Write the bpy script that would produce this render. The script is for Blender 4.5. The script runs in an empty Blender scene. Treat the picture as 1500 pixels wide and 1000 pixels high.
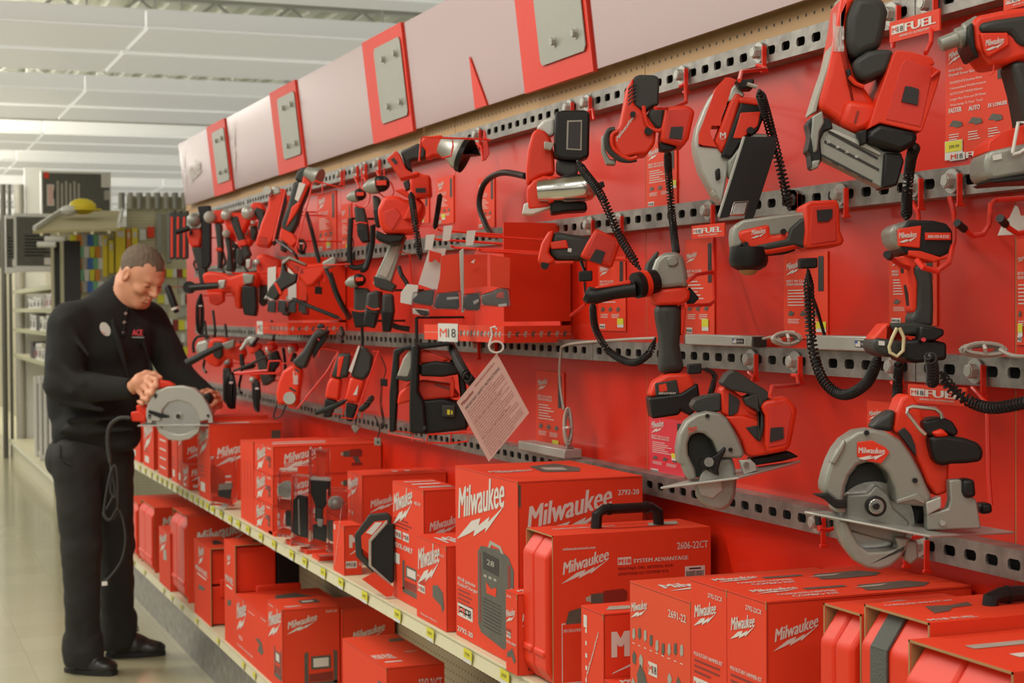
import bpy, bmesh, math, random
import numpy as np
from mathutils import Vector, Matrix
random.seed(7)
PI = math.pi
C = bpy.context.scene.collection
sc = bpy.context.scene
# ------------------------------------------------------------------ camera
F = 2430.0
HC = 1.45
YAW, PITCH, ROLL = math.atan(945/F), math.atan(48.7/F), 0.006
cam_d = bpy.data.cameras.new('camera'); cam = bpy.data.objects.new('camera', cam_d); C.objects.link(cam)
cam_d.sensor_width = 36.0; cam_d.lens = F/1500*36.0; cam_d.clip_start = .05; cam_d.clip_end = 200
M = Matrix.Rotation(-YAW, 4, 'Z') @ Matrix.Rotation(PI/2-PITCH, 4, 'X') @ Matrix.Rotation(ROLL*-1, 4, 'Z')
cam.matrix_world = Matrix.Translation((0, 0, HC)) @ M
cam_d.dof.use_dof = True; cam_d.dof.focus_distance = 2.75; cam_d.dof.aperture_fstop = 10.5
sc.camera = cam
R3 = M.to_3x3(); CR = R3 @ Vector((1, 0, 0)); CU = R3 @ Vector((0, 1, 0)); CF = R3 @ Vector((0, 0, -1)); CP = Vector((0, 0, HC))
sc.view_settings.view_transform = 'Standard'; sc.view_settings.look = 'None'; sc.view_settings.gamma = 1
sc.view_settings.use_curve_mapping = False
sc.view_settings.exposure = -0.13
# ------------------------------------------------------------------ world and the big lights
w = bpy.data.worlds.new('world'); sc.world = w; w.use_nodes = True
# the rest of the store around the built part: bright ceiling above, dimmer shelves and floor at eye level and below
wt = w.node_tree; g_ = wt.nodes.new('ShaderNodeTexCoord'); sp = wt.nodes.new('ShaderNodeSeparateXYZ'); mr = wt.nodes.new('ShaderNodeMapRange'); cr = wt.nodes.new('ShaderNodeMix'); cr.data_type = 'RGBA'
mr.inputs['From Min'].default_value = .0; mr.inputs['From Max'].default_value = .055; mr.interpolation_type = 'SMOOTHSTEP'
wt.links.new(g_.outputs['Generated'], sp.inputs[0]); wt.links.new(sp.outputs['Z'], mr.inputs['Value']); wt.links.new(mr.outputs[0], cr.inputs[0])
cr.inputs[6].default_value = (.09, .075, .05, 1); cr.inputs[7].default_value = (1.12, 1.06, .93, 1)
mr2 = wt.nodes.new('ShaderNodeMapRange'); mr2.inputs['From Min'].default_value = .12; mr2.inputs['From Max'].default_value = .45; mr2.inputs['To Min'].default_value = 1.0; mr2.inputs['To Max'].default_value = .48
wt.links.new(sp.outputs['Z'], mr2.inputs['Value']); vm = wt.nodes.new('ShaderNodeVectorMath'); vm.operation = 'SCALE'; wt.links.new(cr.outputs[2], vm.inputs[0]); wt.links.new(mr2.outputs[0], vm.inputs['Scale'])
wt.links.new(vm.outputs[0], wt.nodes['Background'].inputs[0]); wt.nodes['Background'].inputs[1].default_value = 1.0
def area(name, loc, rot, sx, sy, power, col=(1, .95, .85)):
    l = bpy.data.lights.new(name, 'AREA'); l.shape = 'RECTANGLE'; l.size = sx; l.size_y = sy; l.energy = power; l.color = col
    o = bpy.data.objects.new(name, l); C.objects.link(o); o.location = loc; o.rotation_euler = rot; return o
# fluorescent rows over the aisles; those over this aisle run above and behind the photographer; far fill lights are added
area('aisle_light', (-.6, 1.0, 3.5), (0, 0, 0), 3.0, .35, 62)
area('aisle_light', (-.6, -2.2, 3.5), (0, 0, 0), 3.0, .35, 62)
area('aisle_light', (-.9, 4.2, 3.5), (0, 0, 0), 2.4, .35, 100)
area('aisle_light', (-1.3, 7.4, 3.5), (0, 0, 0), 2.0, .35, 100)
area('aisle_light', (-2.0, 11.0, 3.5), (0, 0, 0), 3.0, .35, 100)
area('far_fill_light', (.25, 15.5, 3.4), (0, -.8, 0), 1.4, 3.0, 110)  # tilted panels added out of view to brighten the dark far shelves
area('far_fill_light', (.35, 21.0, 3.4), (0, -.8, 0), 1.8, 3.0, 190)
area('far_fill_light', (.6, 28.0, 3.4), (0, -.8, 0), 2.2, 3.0, 260)
# ------------------------------------------------------------------ projecting helpers
def PT(u, v, d): return CP + CF*d + CR*((u-750)/F*d) - CU*((v-500)/F*d)
def ray(u, v): return CF + CR*((u-750)/F) - CU*((v-500)/F)
def onX(u, v, X): r = ray(u, v); return CP + r*(X/r.x)
def onZ(u, v, Z): r = ray(u, v); return CP + r*((Z-HC)/r.z)
def onY(u, v, Y): r = ray(u, v); return CP + r*(Y/r.y)
def DX(u, X): return X/ray(u, 455).x        # depth at which column u meets the plane x = X
# ------------------------------------------------------------------ materials
def nd(t, ty, **k):
    n = t.nodes.new(ty)
    for a, b in k.items(): setattr(n, a, b)
    return n
def mk(name, col, rough=.5, metal=0, var=.06, scale=25, bump=.0, coat=0, ior=1.5, trans=0, bscale=None, coat_ior=1.5, coat_rough=.05):
    m = bpy.data.materials.new(name); m.use_nodes = True; t = m.node_tree; b = t.nodes['Principled BSDF']
    tc = nd(t, 'ShaderNodeTexCoord'); no = nd(t, 'ShaderNodeTexNoise'); no.inputs['Scale'].default_value = scale; no.inputs['Detail'].default_value = 4
    t.links.new(tc.outputs['Object'], no.inputs['Vector'])
    mx = nd(t, 'ShaderNodeMix', data_type='RGBA')
    a = [max(0, c*(1-var)) for c in col]; e = [min(1, c*(1+var)) for c in col]
    mx.inputs[6].default_value = (*a, 1); mx.inputs[7].default_value = (*e, 1)
    t.links.new(no.outputs['Fac'], mx.inputs[0]); t.links.new(mx.outputs[2], b.inputs['Base Color'])
    b.inputs['Roughness'].default_value = rough; b.inputs['Metallic'].default_value = metal; b.inputs['IOR'].default_value = ior
    b.inputs['Coat Weight'].default_value = coat; b.inputs['Coat IOR'].default_value = coat_ior; b.inputs['Coat Roughness'].default_value = coat_rough
    b.inputs['Transmission Weight'].default_value = trans
    if bump:
        n2 = nd(t, 'ShaderNodeTexNoise'); n2.inputs['Scale'].default_value = bscale or scale*6
        t.links.new(tc.outputs['Object'], n2.inputs['Vector'])
        bp = nd(t, 'ShaderNodeBump'); bp.inputs['Strength'].default_value = bump; bp.inputs['Distance'].default_value = .003
        t.links.new(n2.outputs['Fac'], bp.inputs['Height']); t.links.new(bp.outputs[0], b.inputs['Normal'])
    return m
def emis(name, col, s):
    m = bpy.data.materials.new(name); m.use_nodes = True; b = m.node_tree.nodes['Principled BSDF']
    b.inputs['Base Color'].default_value = (*col, 1); b.inputs['Emission Color'].default_value = (*col, 1); b.inputs['Emission Strength'].default_value = s
    return m
MT = dict(
 wallred=mk('glossy_red_panel', (.60, .018, .003), .42, var=.10, scale=2, ior=1.35, coat=.38, coat_ior=1.5, coat_rough=.14),
 red=mk('red_plastic', (.70, .034, .008), .42, ior=1.42, bump=.08, scale=12, bscale=400),
 redd=mk('dull_red_plastic', (.62, .03, .014), .5, bump=.1, scale=12, bscale=400),
 redwire=mk('red_coated_wire', (.68, .025, .01), .3),
 card=mk('printed_red_card', (.70, .046, .013), .6, ior=1.4, var=.05, scale=5, bump=.06, bscale=60),
 card2=mk('printed_orange_red_card', (.68, .068, .023), .6, ior=1.4, var=.05, scale=5, bump=.06, bscale=60),
 cardtop=mk('printed_red_card_top', (.70, .052, .015), .55, var=.06, scale=6, bump=.06, bscale=60),
 kraft=mk('raw_cardboard', (.36, .2, .08), .8, bump=.2),
 blk=mk('black_plastic', (.009, .0085, .008), .42, ior=1.38, bump=.12, bscale=500),
 rub=mk('black_rubber', (.014, .014, .013), .55, ior=1.4, bump=.25, bscale=300),
 dgr=mk('dark_grey_plastic', (.034, .035, .031), .5, ior=1.4, bump=.12, bscale=500),
 mgr=mk('grey_cast_metal', (.27, .27, .235), .42, metal=.35, bump=.1, bscale=300),
 lgr=mk('light_grey_metal', (.42, .42, .38), .38, metal=.4, bump=.06),
 steel=mk('bright_steel', (.62, .61, .58), .22, metal=1, bump=.04),
 wh=mk('white_print', (.62, .58, .54), .5, var=.03),
 whp=mk('white_plastic', (.62, .61, .57), .4, var=.03),
 bp=mk('black_print', (.02, .018, .018), .5),
 gp=mk('grey_print', (.085, .082, .066), .5, var=.3, scale=40),
 gp2=mk('pale_grey_print', (.36, .34, .29), .5, var=.15, scale=40),
 dr=mk('dark_red_print', (.22, .02, .012), .5),
 yel=mk('yellow_tag_print', (.62, .58, .03), .5, var=.03),
 shelf=mk('beige_shelf_enamel', (.60, .56, .38), .4, var=.05),
 lip=mk('clear_tag_strip', (.60, .60, .40), .25, var=.05),
 jeans=mk('black_denim', (.016, .0155, .014), .85, var=.4, scale=9, bump=.5, bscale=900),
 knit=mk('black_knit', (.011, .011, .0105), .9, var=.25, scale=7, bump=.6, bscale=700),
 skin=mk('skin', (.66, .31, .185), .5, var=.10, scale=14, bump=.05),
 hair=mk('short_brown_hair', (.15, .11, .075), .8, var=.4, scale=60, bump=.8, bscale=500),
 leather=mk('black_leather', (.014, .013, .012), .35, bump=.3, bscale=200),
 yelp=mk('yellow_plastic', (.72, .56, .02), .45),
 oran=mk('orange_print', (.62, .22, .02), .5),
 blu=mk('blue_plastic', (.05, .13, .4), .45),
 grn=mk('green_plastic', (.15, .38, .2), .45),
 pinkp=mk('pink_laminated_paper', (.62, .38, .34), .3, var=.03),
 web=mk('grey_webbing', (.085, .09, .078), .8, bump=.5, bscale=300),
 cable=mk('grey_cable', (.40, .37, .32), .45),
 cream=mk('cream_wall_paint', (.62, .60, .50), .6),
 magenta=mk('pinkish_red_print', (.66, .03, .05), .35),
)
def galv():
    m = mk('galvanised_steel', (.25, .235, .21), .42, metal=.7, var=.75, scale=26, bump=.25, bscale=60); return m
MT['galv'] = galv()
def clear_mat(name, tint=(.95, .93, .95)):
    m = bpy.data.materials.new(name); m.use_nodes = True; t = m.node_tree; t.nodes.clear()
    o = nd(t, 'ShaderNodeOutputMaterial'); a = nd(t, 'ShaderNodeBsdfTransparent'); a.inputs[0].default_value = (*tint, 1)
    g = nd(t, 'ShaderNodeBsdfGlossy'); g.inputs['Roughness'].default_value = .08; g.inputs[0].default_value = (.9, .9, .9, 1)
    f = nd(t, 'ShaderNodeFresnel'); f.inputs[0].default_value = 1.6; mx = nd(t, 'ShaderNodeMixShader')
    t.links.new(f.outputs[0], mx.inputs[0]); t.links.new(a.outputs[0], mx.inputs[1]); t.links.new(g.outputs[0], mx.inputs[2]); t.links.new(mx.outputs[0], o.inputs[0]); return m
MT['clear'] = clear_mat('clear_plastic')
def peg_mat(name, col, pitch=.0254, r=.0034):
    m = mk(name, col, .6, var=.05, scale=6); t = m.node_tree; b = t.nodes['Principled BSDF']; mx = b.inputs['Base Color'].links[0].from_node
    ge = nd(t, 'ShaderNodeNewGeometry'); sx = nd(t, 'ShaderNodeSeparateXYZ'); t.links.new(ge.outputs['Position'], sx.inputs[0])
    def fr(s, add=None):
        if add is not None:
            a0 = nd(t, 'ShaderNodeMath', operation='ADD'); t.links.new(s, a0.inputs[0]); t.links.new(add, a0.inputs[1]); s = a0.outputs[0]
        a = nd(t, 'ShaderNodeMath', operation='MULTIPLY'); t.links.new(s, a.inputs[0]); a.inputs[1].default_value = 1/pitch
        f = nd(t, 'ShaderNodeMath', operation='FRACT'); t.links.new(a.outputs[0], f.inputs[0])
        g = nd(t, 'ShaderNodeMath', operation='SUBTRACT'); t.links.new(f.outputs[0], g.inputs[0]); g.inputs[1].default_value = .5
        h = nd(t, 'ShaderNodeMath', operation='POWER'); t.links.new(g.outputs[0], h.inputs[0]); h.inputs[1].default_value = 2
        return h.outputs[0]
    s = nd(t, 'ShaderNodeMath', operation='ADD'); t.links.new(fr(sx.outputs['Y'], sx.outputs['X']), s.inputs[0]); t.links.new(fr(sx.outputs['Z']), s.inputs[1])
    l = nd(t, 'ShaderNodeMath', operation='LESS_THAN'); t.links.new(s.outputs[0], l.inputs[0]); l.inputs[1].default_value = (r/pitch)**2
    m2 = nd(t, 'ShaderNodeMix', data_type='RGBA'); t.links.new(l.outputs[0], m2.inputs[0]); t.links.new(mx.outputs[2], m2.inputs[6]); m2.inputs[7].default_value = (.05, .03, .015, 1)
    t.links.new(m2.outputs[2], b.inputs['Base Color']); return m
MT['peg'] = peg_mat('tan_pegboard', (.47, .28, .12), .0254*1.1)
MT['pegc'] = peg_mat('cream_pegboard', (.50, .46, .31), .0254)
# ------------------------------------------------------------------ text meshes
_tc = {}
def text_mesh(s, bold=.02):
    k = (s, 0)
    if k in _tc: return _tc[k]
    cu = bpy.data.curves.new('t', 'FONT'); cu.body = s; cu.size = 1; cu.offset = 0; cu.resolution_u = 2; cu.fill_mode = 'FRONT'
    o = bpy.data.objects.new('t', cu); C.objects.link(o); bpy.context.view_layer.update()
    me = o.evaluated_get(bpy.context.evaluated_depsgraph_get()).to_mesh()
    vs = [(v.co.x, v.co.y) for v in me.vertices]; fs = [tuple(p.vertices) for p in me.polygons]
    o.to_mesh_clear() if False else None
    bpy.data.objects.remove(o); bpy.data.curves.remove(cu)
    if vs:
        x0 = min(v[0] for v in vs); vs = [(v[0]-x0, v[1]) for v in vs]
        W = max(v[0] for v in vs)
    else: W = 1
    _tc[k] = (vs, fs, W); return _tc[k]
def text_layers(s, bold):
    vs, fs, W = text_mesh(s); n = 1 if bold < .012 else 3
    return [(vs, fs, dx*bold, i*.00006) for i, dx in enumerate((0,) if n == 1 else (-1, 1, 0))], W
# ------------------------------------------------------------------ mesh builder
class MB:
    def __init__(s, mats='red'):
        s.v = []; s.f = []; s.mi = []; s.mats = []; s.cur = 0; s.use(mats)
    def use(s, m):
        if m not in s.mats: s.mats.append(m)
        s.cur = s.mats.index(m); return s
    def add(s, vs, fs, m=None):
        if m: s.use(m)
        n = len(s.v); s.v += [Vector(v) for v in vs]
        for f in fs: s.f.append(tuple(i+n for i in f)); s.mi.append(s.cur)
        return s
    def box(s, x0, x1, y0, y1, z0, z1, m=None, rot=0, piv=None):
        vs = [Vector((x, y, z)) for z in (z0, z1) for y in (y0, y1) for x in (x0, x1)]
        if rot:
            p = Vector(piv) if piv else Vector(((x0+x1)/2, (y0+y1)/2, 0)); r = Matrix.Rotation(rot, 3, 'Z'); vs = [r @ (v-p) + p for v in vs]
        return s.add(vs, [(0, 2, 3, 1), (4, 5, 7, 6), (0, 1, 5, 4), (2, 6, 7, 3), (0, 4, 6, 2), (1, 3, 7, 5)], m)
    def prism(s, pts, off, m=None):                       # pts: 3D polygon, off: 3D offset vector
        n = len(pts); pts = [Vector(p) for p in pts]; off = Vector(off)
        vs = pts + [p+off for p in pts]
        return s.add(vs, [tuple(range(n))[::-1], tuple(range(n, 2*n))] + [(i, (i+1) % n, n+(i+1) % n, n+i) for i in range(n)], m)
    def slab(s, poly, d, t, m=None, skew=(0, 0), k=1.0):  # outline at distance d, thickness t away from the viewer
        n = len(poly); cu = sum(p[0] for p in poly)/n; cv = sum(p[1] for p in poly)/n
        a = [PT(p[0], p[1], p[2] if len(p) > 2 else d) for p in poly]
        b = []
        for p in poly:
            dd = (p[2] if len(p) > 2 else d); q = PT(cu+(p[0]-cu)*k+skew[0], cv+(p[1]-cv)*k+skew[1], dd); b.append(q+CF*t)
        return s.add(a+b, [tuple(range(n))[::-1], tuple(range(n, 2*n))] + [(i, (i+1) % n, n+(i+1) % n, n+i) for i in range(n)], m)
    def tube(s, pts, r, m=None, n=8, cap=True):
        pts = [Vector(p) for p in pts]; N = len(pts); rs = r if isinstance(r, (list, tuple)) else [r]*N
        vs = []; up = None
        for i, p in enumerate(pts):
            t = (pts[min(i+1, N-1)]-pts[max(i-1, 0)])
            if t.length < 1e-9: t = Vector((0, 0, 1))
            t.normalize()
            if up is None:
                up = Vector((0, 0, 1)) if abs(t.z) < .9 else Vector((1, 0, 0))
            a = t.cross(up)
            if a.length < 1e-6: a = t.cross(Vector((0, 1, .3)))
            a.normalize(); b = a.cross(t); up = b
            for j in range(n):
                an = 2*PI*j/n; vs.append(p + a*math.cos(an)*rs[i] + b*math.sin(an)*rs[i])
        fs = [(i*n+j, i*n+(j+1) % n, (i+1)*n+(j+1) % n, (i+1)*n+j) for i in range(N-1) for j in range(n)]
        if cap: fs += [tuple(range(n))[::-1], tuple(range((N-1)*n, N*n))]
        return s.add(vs, fs, m)
    def ptube(s, pts, r, m=None, n=8, sm=0):               # pts: (u, v, depth); r in metres
        q = [PT(*p) for p in pts]
        rr = r if isinstance(r, (list, tuple)) else [r]*len(q)
        if sm: q, rr = spline(q, rr, sm)
        return s.tube(q, rr, m, n)
    def ball(s, c, r, m=None, n=12, rot=None):
        c = Vector(c); r = Vector(r if isinstance(r, (tuple, list, Vector)) else (r, r, r)); vs = []; h = n//2
        for i in range(1, h):
            for j in range(n):
                th = PI*i/h; ph = 2*PI*j/n; p = Vector((r.x*math.sin(th)*math.cos(ph), r.y*math.sin(th)*math.sin(ph), r.z*math.cos(th)))
                vs.append(c + (rot @ p if rot else p))
        a = Vector((0, 0, r.z)); b = -a; vs += [c+(rot @ a if rot else a), c+(rot @ b if rot else b)]; T = len(vs)-2; B = T+1
        fs = [(i*n+j, (i+1)*n+j, (i+1)*n+(j+1) % n, i*n+(j+1) % n) for i in range(h-2) for j in range(n)]
        fs += [(T, j, (j+1) % n) for j in range(n)] + [(B, (h-2)*n+(j+1) % n, (h-2)*n+j) for j in range(n)]
        return s.add(vs, fs, m)
    def disc(s, c, ax, r, t, m=None, n=24, r2=None):       # short cylinder (or ring when r2 given) centred on c along ax
        c = Vector(c); ax = Vector(ax).normalized(); a = ax.orthogonal().normalized(); b = ax.cross(a)
        def ring(rr, o): return [c+ax*o+a*math.cos(2*PI*j/n)*rr+b*math.sin(2*PI*j/n)*rr for j in range(n)]
        if r2 is None:
            return s.add(ring(r, -t/2)+ring(r, t/2), [tuple(range(n))[::-1], tuple(range(n, 2*n))]+[(i, (i+1) % n, n+(i+1) % n, n+i) for i in range(n)], m)
        vs = ring(r, -t/2)+ring(r, t/2)+ring(r2, t/2)+ring(r2, -t/2)
        return s.add(vs, [(k*n+i, k*n+(i+1) % n, ((k+1) % 4)*n+(i+1) % n, ((k+1) % 4)*n+i) for k in range(4) for i in range(n)], m)
    def lathe(s, prof, c, ax, m=None, n=16):               # prof: (radius, distance along ax)
        c = Vector(c); ax = Vector(ax).normalized(); a = ax.orthogonal().normalized(); b = ax.cross(a)
        return s.tube([c+ax*h for r, h in prof], [max(r, 1e-4) for r, h in prof], m, n)
    def flat(s, pts2, O, X, Y, m, lift=.0007):             # planar polygon on a surface frame
        N = X.cross(Y).normalized()*lift
        return s.add([O+X*p[0]+Y*p[1]+N for p in pts2], [tuple(range(len(pts2)))], m)
    def text(s, st, O, X, Y, m, w=None, h=None, rot=0, shear=0, bold=.02, lift=.0008, ys=1.0):
        L, W = text_layers(st, bold); Xn = X.normalized(); Yn = Y.normalized()
        k = (w/W) if w else h/.73; kh = (h/.73) if h else k*ys; c, sn = math.cos(rot), math.sin(rot)
        for vs, fs, dx, dl in L:
            out = []; N = Xn.cross(Yn)*(lift+(dl if lift >= 0 else -dl))
            if lift == 0: N = -CF*dl
            for x, y in vs:
                x2 = (x+dx+y*shear)*k; y2 = y*kh; out.append(O+Xn*(x2*c-y2*sn)+Yn*(x2*sn+y2*c)+N)
            s.add(out, fs, m)
        return s
    def build(s, name, parent=None, bevel=0, seg=2, smooth=True, ang=35, sub=0, origin=None):
        me = bpy.data.meshes.new(name); o = bpy.data.objects.new(name, me)
        org = Vector(origin) if origin is not None else (parent_origin(parent) if parent else base_pt(s.v))
        me.from_pydata([tuple(v-org) for v in s.v], [], s.f)
        for m in s.mats: me.materials.append(MT[m])
        me.polygons.foreach_set('material_index', s.mi)
        bm = bmesh.new(); bm.from_mesh(me)
        solid = [f for f in bm.faces]
        if s.fixn: bmesh.ops.recalc_face_normals(bm, faces=solid)
        if smooth:
            ca = math.radians(ang)
            for f in bm.faces: f.smooth = True
            for e in bm.edges:
                if len(e.link_faces) != 2 or e.calc_face_angle(0) > ca: e.smooth = False
        bm.to_mesh(me); bm.free()
        C.objects.link(o)
        if parent: o.parent = parent
        else: o.location = org
        if bevel:
            b = o.modifiers.new('b', 'BEVEL'); b.width = bevel*.8; b.segments = seg; b.limit_method = 'ANGLE'; b.angle_limit = math.radians(30); b.harden_normals = False
        if sub:
            q = o.modifiers.new('s', 'SUBSURF'); q.levels = sub; q.render_levels = sub
        return o
    fixn = True
def parent_origin(p):
    while p.parent: p = p.parent
    return Vector(p.location)
def base_pt(vs):
    xs = [v.x for v in vs]; ys = [v.y for v in vs]; return Vector(((min(xs)+max(xs))/2, (min(ys)+max(ys))/2, min(v.z for v in vs)))
def spline(q, rr, k):
    Q, Rr = [], []; n = len(q)
    for i in range(n-1):
        p0, p1, p2, p3 = q[max(i-1, 0)], q[i], q[i+1], q[min(i+2, n-1)]
        for j in range(k):
            t = j/k; t2 = t*t; t3 = t2*t
            Q.append(.5*((2*p1)+(p2-p0)*t+(2*p0-5*p1+4*p2-p3)*t2+(3*p1-p0-3*p2+p3)*t3)); Rr.append(rr[i]*(1-t)+rr[i+1]*t)
    Q.append(q[-1]); Rr.append(rr[-1]); return Q, Rr
def tag(o, label=None, cat=None, group=None, kind=None):
    if label: o['label'] = label
    if cat: o['category'] = cat
    if group: o['group'] = group
    if kind: o['kind'] = kind
    return o
def thing(name, label, cat, loc, group=None):
    o = bpy.data.objects.new(name, None); C.objects.link(o); o.empty_display_size = .05; o.location = loc
    return tag(o, label, cat, group)
def copy_tree(o, loc=None, parent=None, **kw):
    c = o.copy(); C.objects.link(c)
    if parent: c.parent = parent
    if loc is not None: c.location = loc
    for ch in list(o.children): copy_tree(ch, None, c)
    tag(c, **kw); return c
def cord(pts, r_coil=.007, r_wire=.0022, pitch=.0062, name='coiled_cord', label='', group=None, sm=12, n=6, straight=None):
    r_coil *= .88
    q = [PT(*p) for p in pts]; q, _ = spline(q, [1]*len(q), sm)
    # resample by arclength
    L = [0]
    for a, b in zip(q, q[1:]): L.append(L[-1]+(b-a).length)
    tot = L[-1]; per = 10; N = max(8, int(tot/pitch*per)); out = []; i = 0; up = None
    for k in range(N+1):
        sL = tot*k/N
        while i < len(L)-2 and L[i+1] < sL: i += 1
        f = (sL-L[i])/max(L[i+1]-L[i], 1e-9); p = q[i].lerp(q[i+1], f); t = (q[i+1]-q[i]).normalized()
        if up is None: up = t.orthogonal().normalized()
        a = (up-t*up.dot(t)).normalized(); up = a; b = t.cross(a); an = 2*PI*k/per
        e = min(1, 12*min(sL, tot-sL)/tot+.15)
        out.append(p+a*math.cos(an)*r_coil*e+b*math.sin(an)*r_coil*e)
    m = MB('rub'); m.tube(out, r_wire, n=n)
    if r_coil > .0045: m.tube(q, r_coil*.40, 'bp', n=6)
    return tag(m.build(name, bevel=0), label, 'cord', group)
# ================================================================== setting
XW, XR, XL = 1.57, 1.53, 1.19          # wall panel, rail face, shelf lip
YN, YE = .4, 8.75                      # near and far end of the display wall
def tile_mat():
    m = mk('waxed_floor_tile', (.40, .375, .235), .22, var=.10, scale=1.6, coat=.35, coat_rough=.12); t = m.node_tree; b = t.nodes['Principled BSDF']; mx = b.inputs['Base Color'].links[0].from_node
    ge = nd(t, 'ShaderNodeNewGeometry'); br = nd(t, 'ShaderNodeTexBrick'); br.offset = 0; br.inputs['Scale'].default_value = 1; br.inputs['Mortar Size'].default_value = .0012
    br.inputs['Brick Width'].default_value = .305; br.inputs['Row Height'].default_value = .305
    br.inputs['Color1'].default_value = (1, 1, 1, 1); br.inputs['Color2'].default_value = (.93, .92, .90, 1); br.inputs['Mortar'].default_value = (.7, .68, .62, 1)
    t.links.new(ge.outputs['Position'], br.inputs['Vector']); m2 = nd(t, 'ShaderNodeMix', data_type='RGBA', blend_type='MULTIPLY'); m2.inputs[0].default_value = 1
    t.links.new(mx.outputs[2], m2.inputs[6]); t.links.new(br.outputs['Color'], m2.inputs[7]); t.links.new(m2.outputs[2], b.inputs['Base Color']); return m
MT['tile'] = tile_mat()
m = MB('tile'); m.box(-4, 14, -3, 38, -.1, 0); tag(m.build('floor', smooth=False), 'beige waxed tile shop floor', kind='structure')
# ceiling: corrugated deck, joists, light rows
MT['deck'] = mk('white_metal_deck', (.66, .67, .56), .5, var=.14, scale=1.2)
CX0, CX1, CY0, CY1 = -.7, 13.8, 1.5, 38
m = MB('deck'); p = []; x = CX0
while x < CX1: p += [(x, 3.90), (x+.09, 3.90), (x+.12, 3.99), (x+.20, 3.99), (x+.23, 3.90)]; x += .23
n = len(p); m.add([(a, CY0, b) for a, b in p]+[(a, CY1, b) for a, b in p], [(i, i+1, n+i+1, n+i) for i in range(n-1)]); m.box(CX0, CX1, CY0, CY1, 4.02, 4.1)
tag(m.build('ceiling', smooth=False), 'white corrugated metal deck', kind='structure')
MT['beam'] = mk('white_painted_steel', (.64, .64, .60), .5, var=.04)
MT['tube'] = emis('fluorescent_diffuser_and_housing', (.80, .80, .76), .40)
rows = [(8.6, 9.5), (10.5, 12.6), (13.6, 15.8), (17.0, 18.9), (20.2, 22.4), (23.8, 26.0), (27.4, 29.6), (31, 33)]
for ri, (a, b) in enumerate(rows):
    h = (b-a)/2
    for k in range(2):
        y0 = a+k*(h+.02); y1 = y0+h-.16
        for xi in range(5 if a > 20 else 4):
            x0 = CX0+.05+xi*2.3; x1 = x0+2.292
            r = thing('ceiling_light', 'long white fluorescent fixture hanging in a row under the metal ceiling deck', 'ceiling light', Vector(((x0+x1)/2, (y0+y1)/2, 3.2)), 'rows of fluorescent ceiling lights')
            m = MB('tube'); m.box(x0, x1, y0-.01, y1+.01, 3.215, 3.33); m.build('housing', r, bevel=.01)  # glow added to the housing so it lights the deck above
            m = MB('tube'); m.box(x0+.01, x1-.01, y0, y1, 3.20, 3.214); m.build('diffuser', r, smooth=False)
            for xx in (x0+.3, x1-.3): m = MB('beam'); m.tube([(xx, (y0+y1)/2, 3.33), (xx, (y0+y1)/2, 3.9)], .008, n=6); m.build('hanger', r)
for y in (10.0, 13.1, 16.4, 19.5, 23.1, 26.7):
    m = MB('beam'); m.box(CX0, CX1, y-.05, y+.05, 3.60, 3.63); m.box(CX0, CX1, y-.05, y+.05, 3.86, 3.90); x = CX0; s = 1
    while x < CX1: m.tube([(x, y, 3.63 if s > 0 else 3.87), (x+.3, y, 3.87 if s > 0 else 3.63)], .014, n=6); x += .3; s = -s
    tag(m.build('trim_1'), 'white open-web roof joist', kind='structure')
MT['pipe'] = mk('cream_pipe_paint', (.58, .52, .30), .4)
m = MB('pipe'); m.tube([(CX0, 9.95, 3.45), (CX1, 9.95, 3.45)], .028, n=10)
for x in (0, 2.2, 4.4, 6.6): m.tube([(x, 9.95, 3.45), (x, 9.95, 3.9)], .006, n=6)
tag(m.build('ceiling_pipe'), 'cream sprinkler pipe running across under the metal ceiling', 'pipe')
m = MB('cream'); m.box(-.7, 14, 37.8, 38, 0, 4); tag(m.build('wall_back'), 'plain cream painted back wall', kind='structure')
m = MB('cream'); m.box(13.8, 14, 1.5, 38, 0, 4); tag(m.build('wall_right'), 'plain cream painted side wall', kind='structure')
# display wall panels
PT1 = onX(1060, 78.7, XR).z-.006
seam = [YN, .77, 2.0, 3.236, 4.473, 5.70, 6.93, 8.15, YE]
for i in range(len(seam)-1):
    a, b = seam[i], seam[i+1]
    m = MB('wallred'); m.box(XW, XW+.02, a+.0015, b-.0015, .70, PT1); tag(m.build('wall_right', bevel=.001), 'glossy red display panel behind the tools', kind='structure')
    m = MB('peg'); m.box(XW, XW+.02, a+.002, b-.002, PT1+.002, 2.33); tag(m.build('wall_right', smooth=False), 'tan pegboard strip above the rails', kind='structure')
m = MB('pegc'); m.box(XW+.005, XW+.02, YN, YE, .05, .698); tag(m.build('wall_right', smooth=False), 'cream pegboard behind the lower shelf', kind='structure')
m = MB('pegc'); m.box(XW+.03, XW+.06, YN, YE, .0, 2.32)
tag(m.build('wall_right', smooth=False), 'cream steel core behind the display', kind='structure')
# upright seams
for y in seam[1:-1]:
    m = MB('kraft'); m.box(XW+.001, XW+.012, y-.0016, y+.0016, .7, 2.03); tag(m.build('trim_2', smooth=False), 'thin brass-coloured panel seam', kind='structure')
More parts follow.
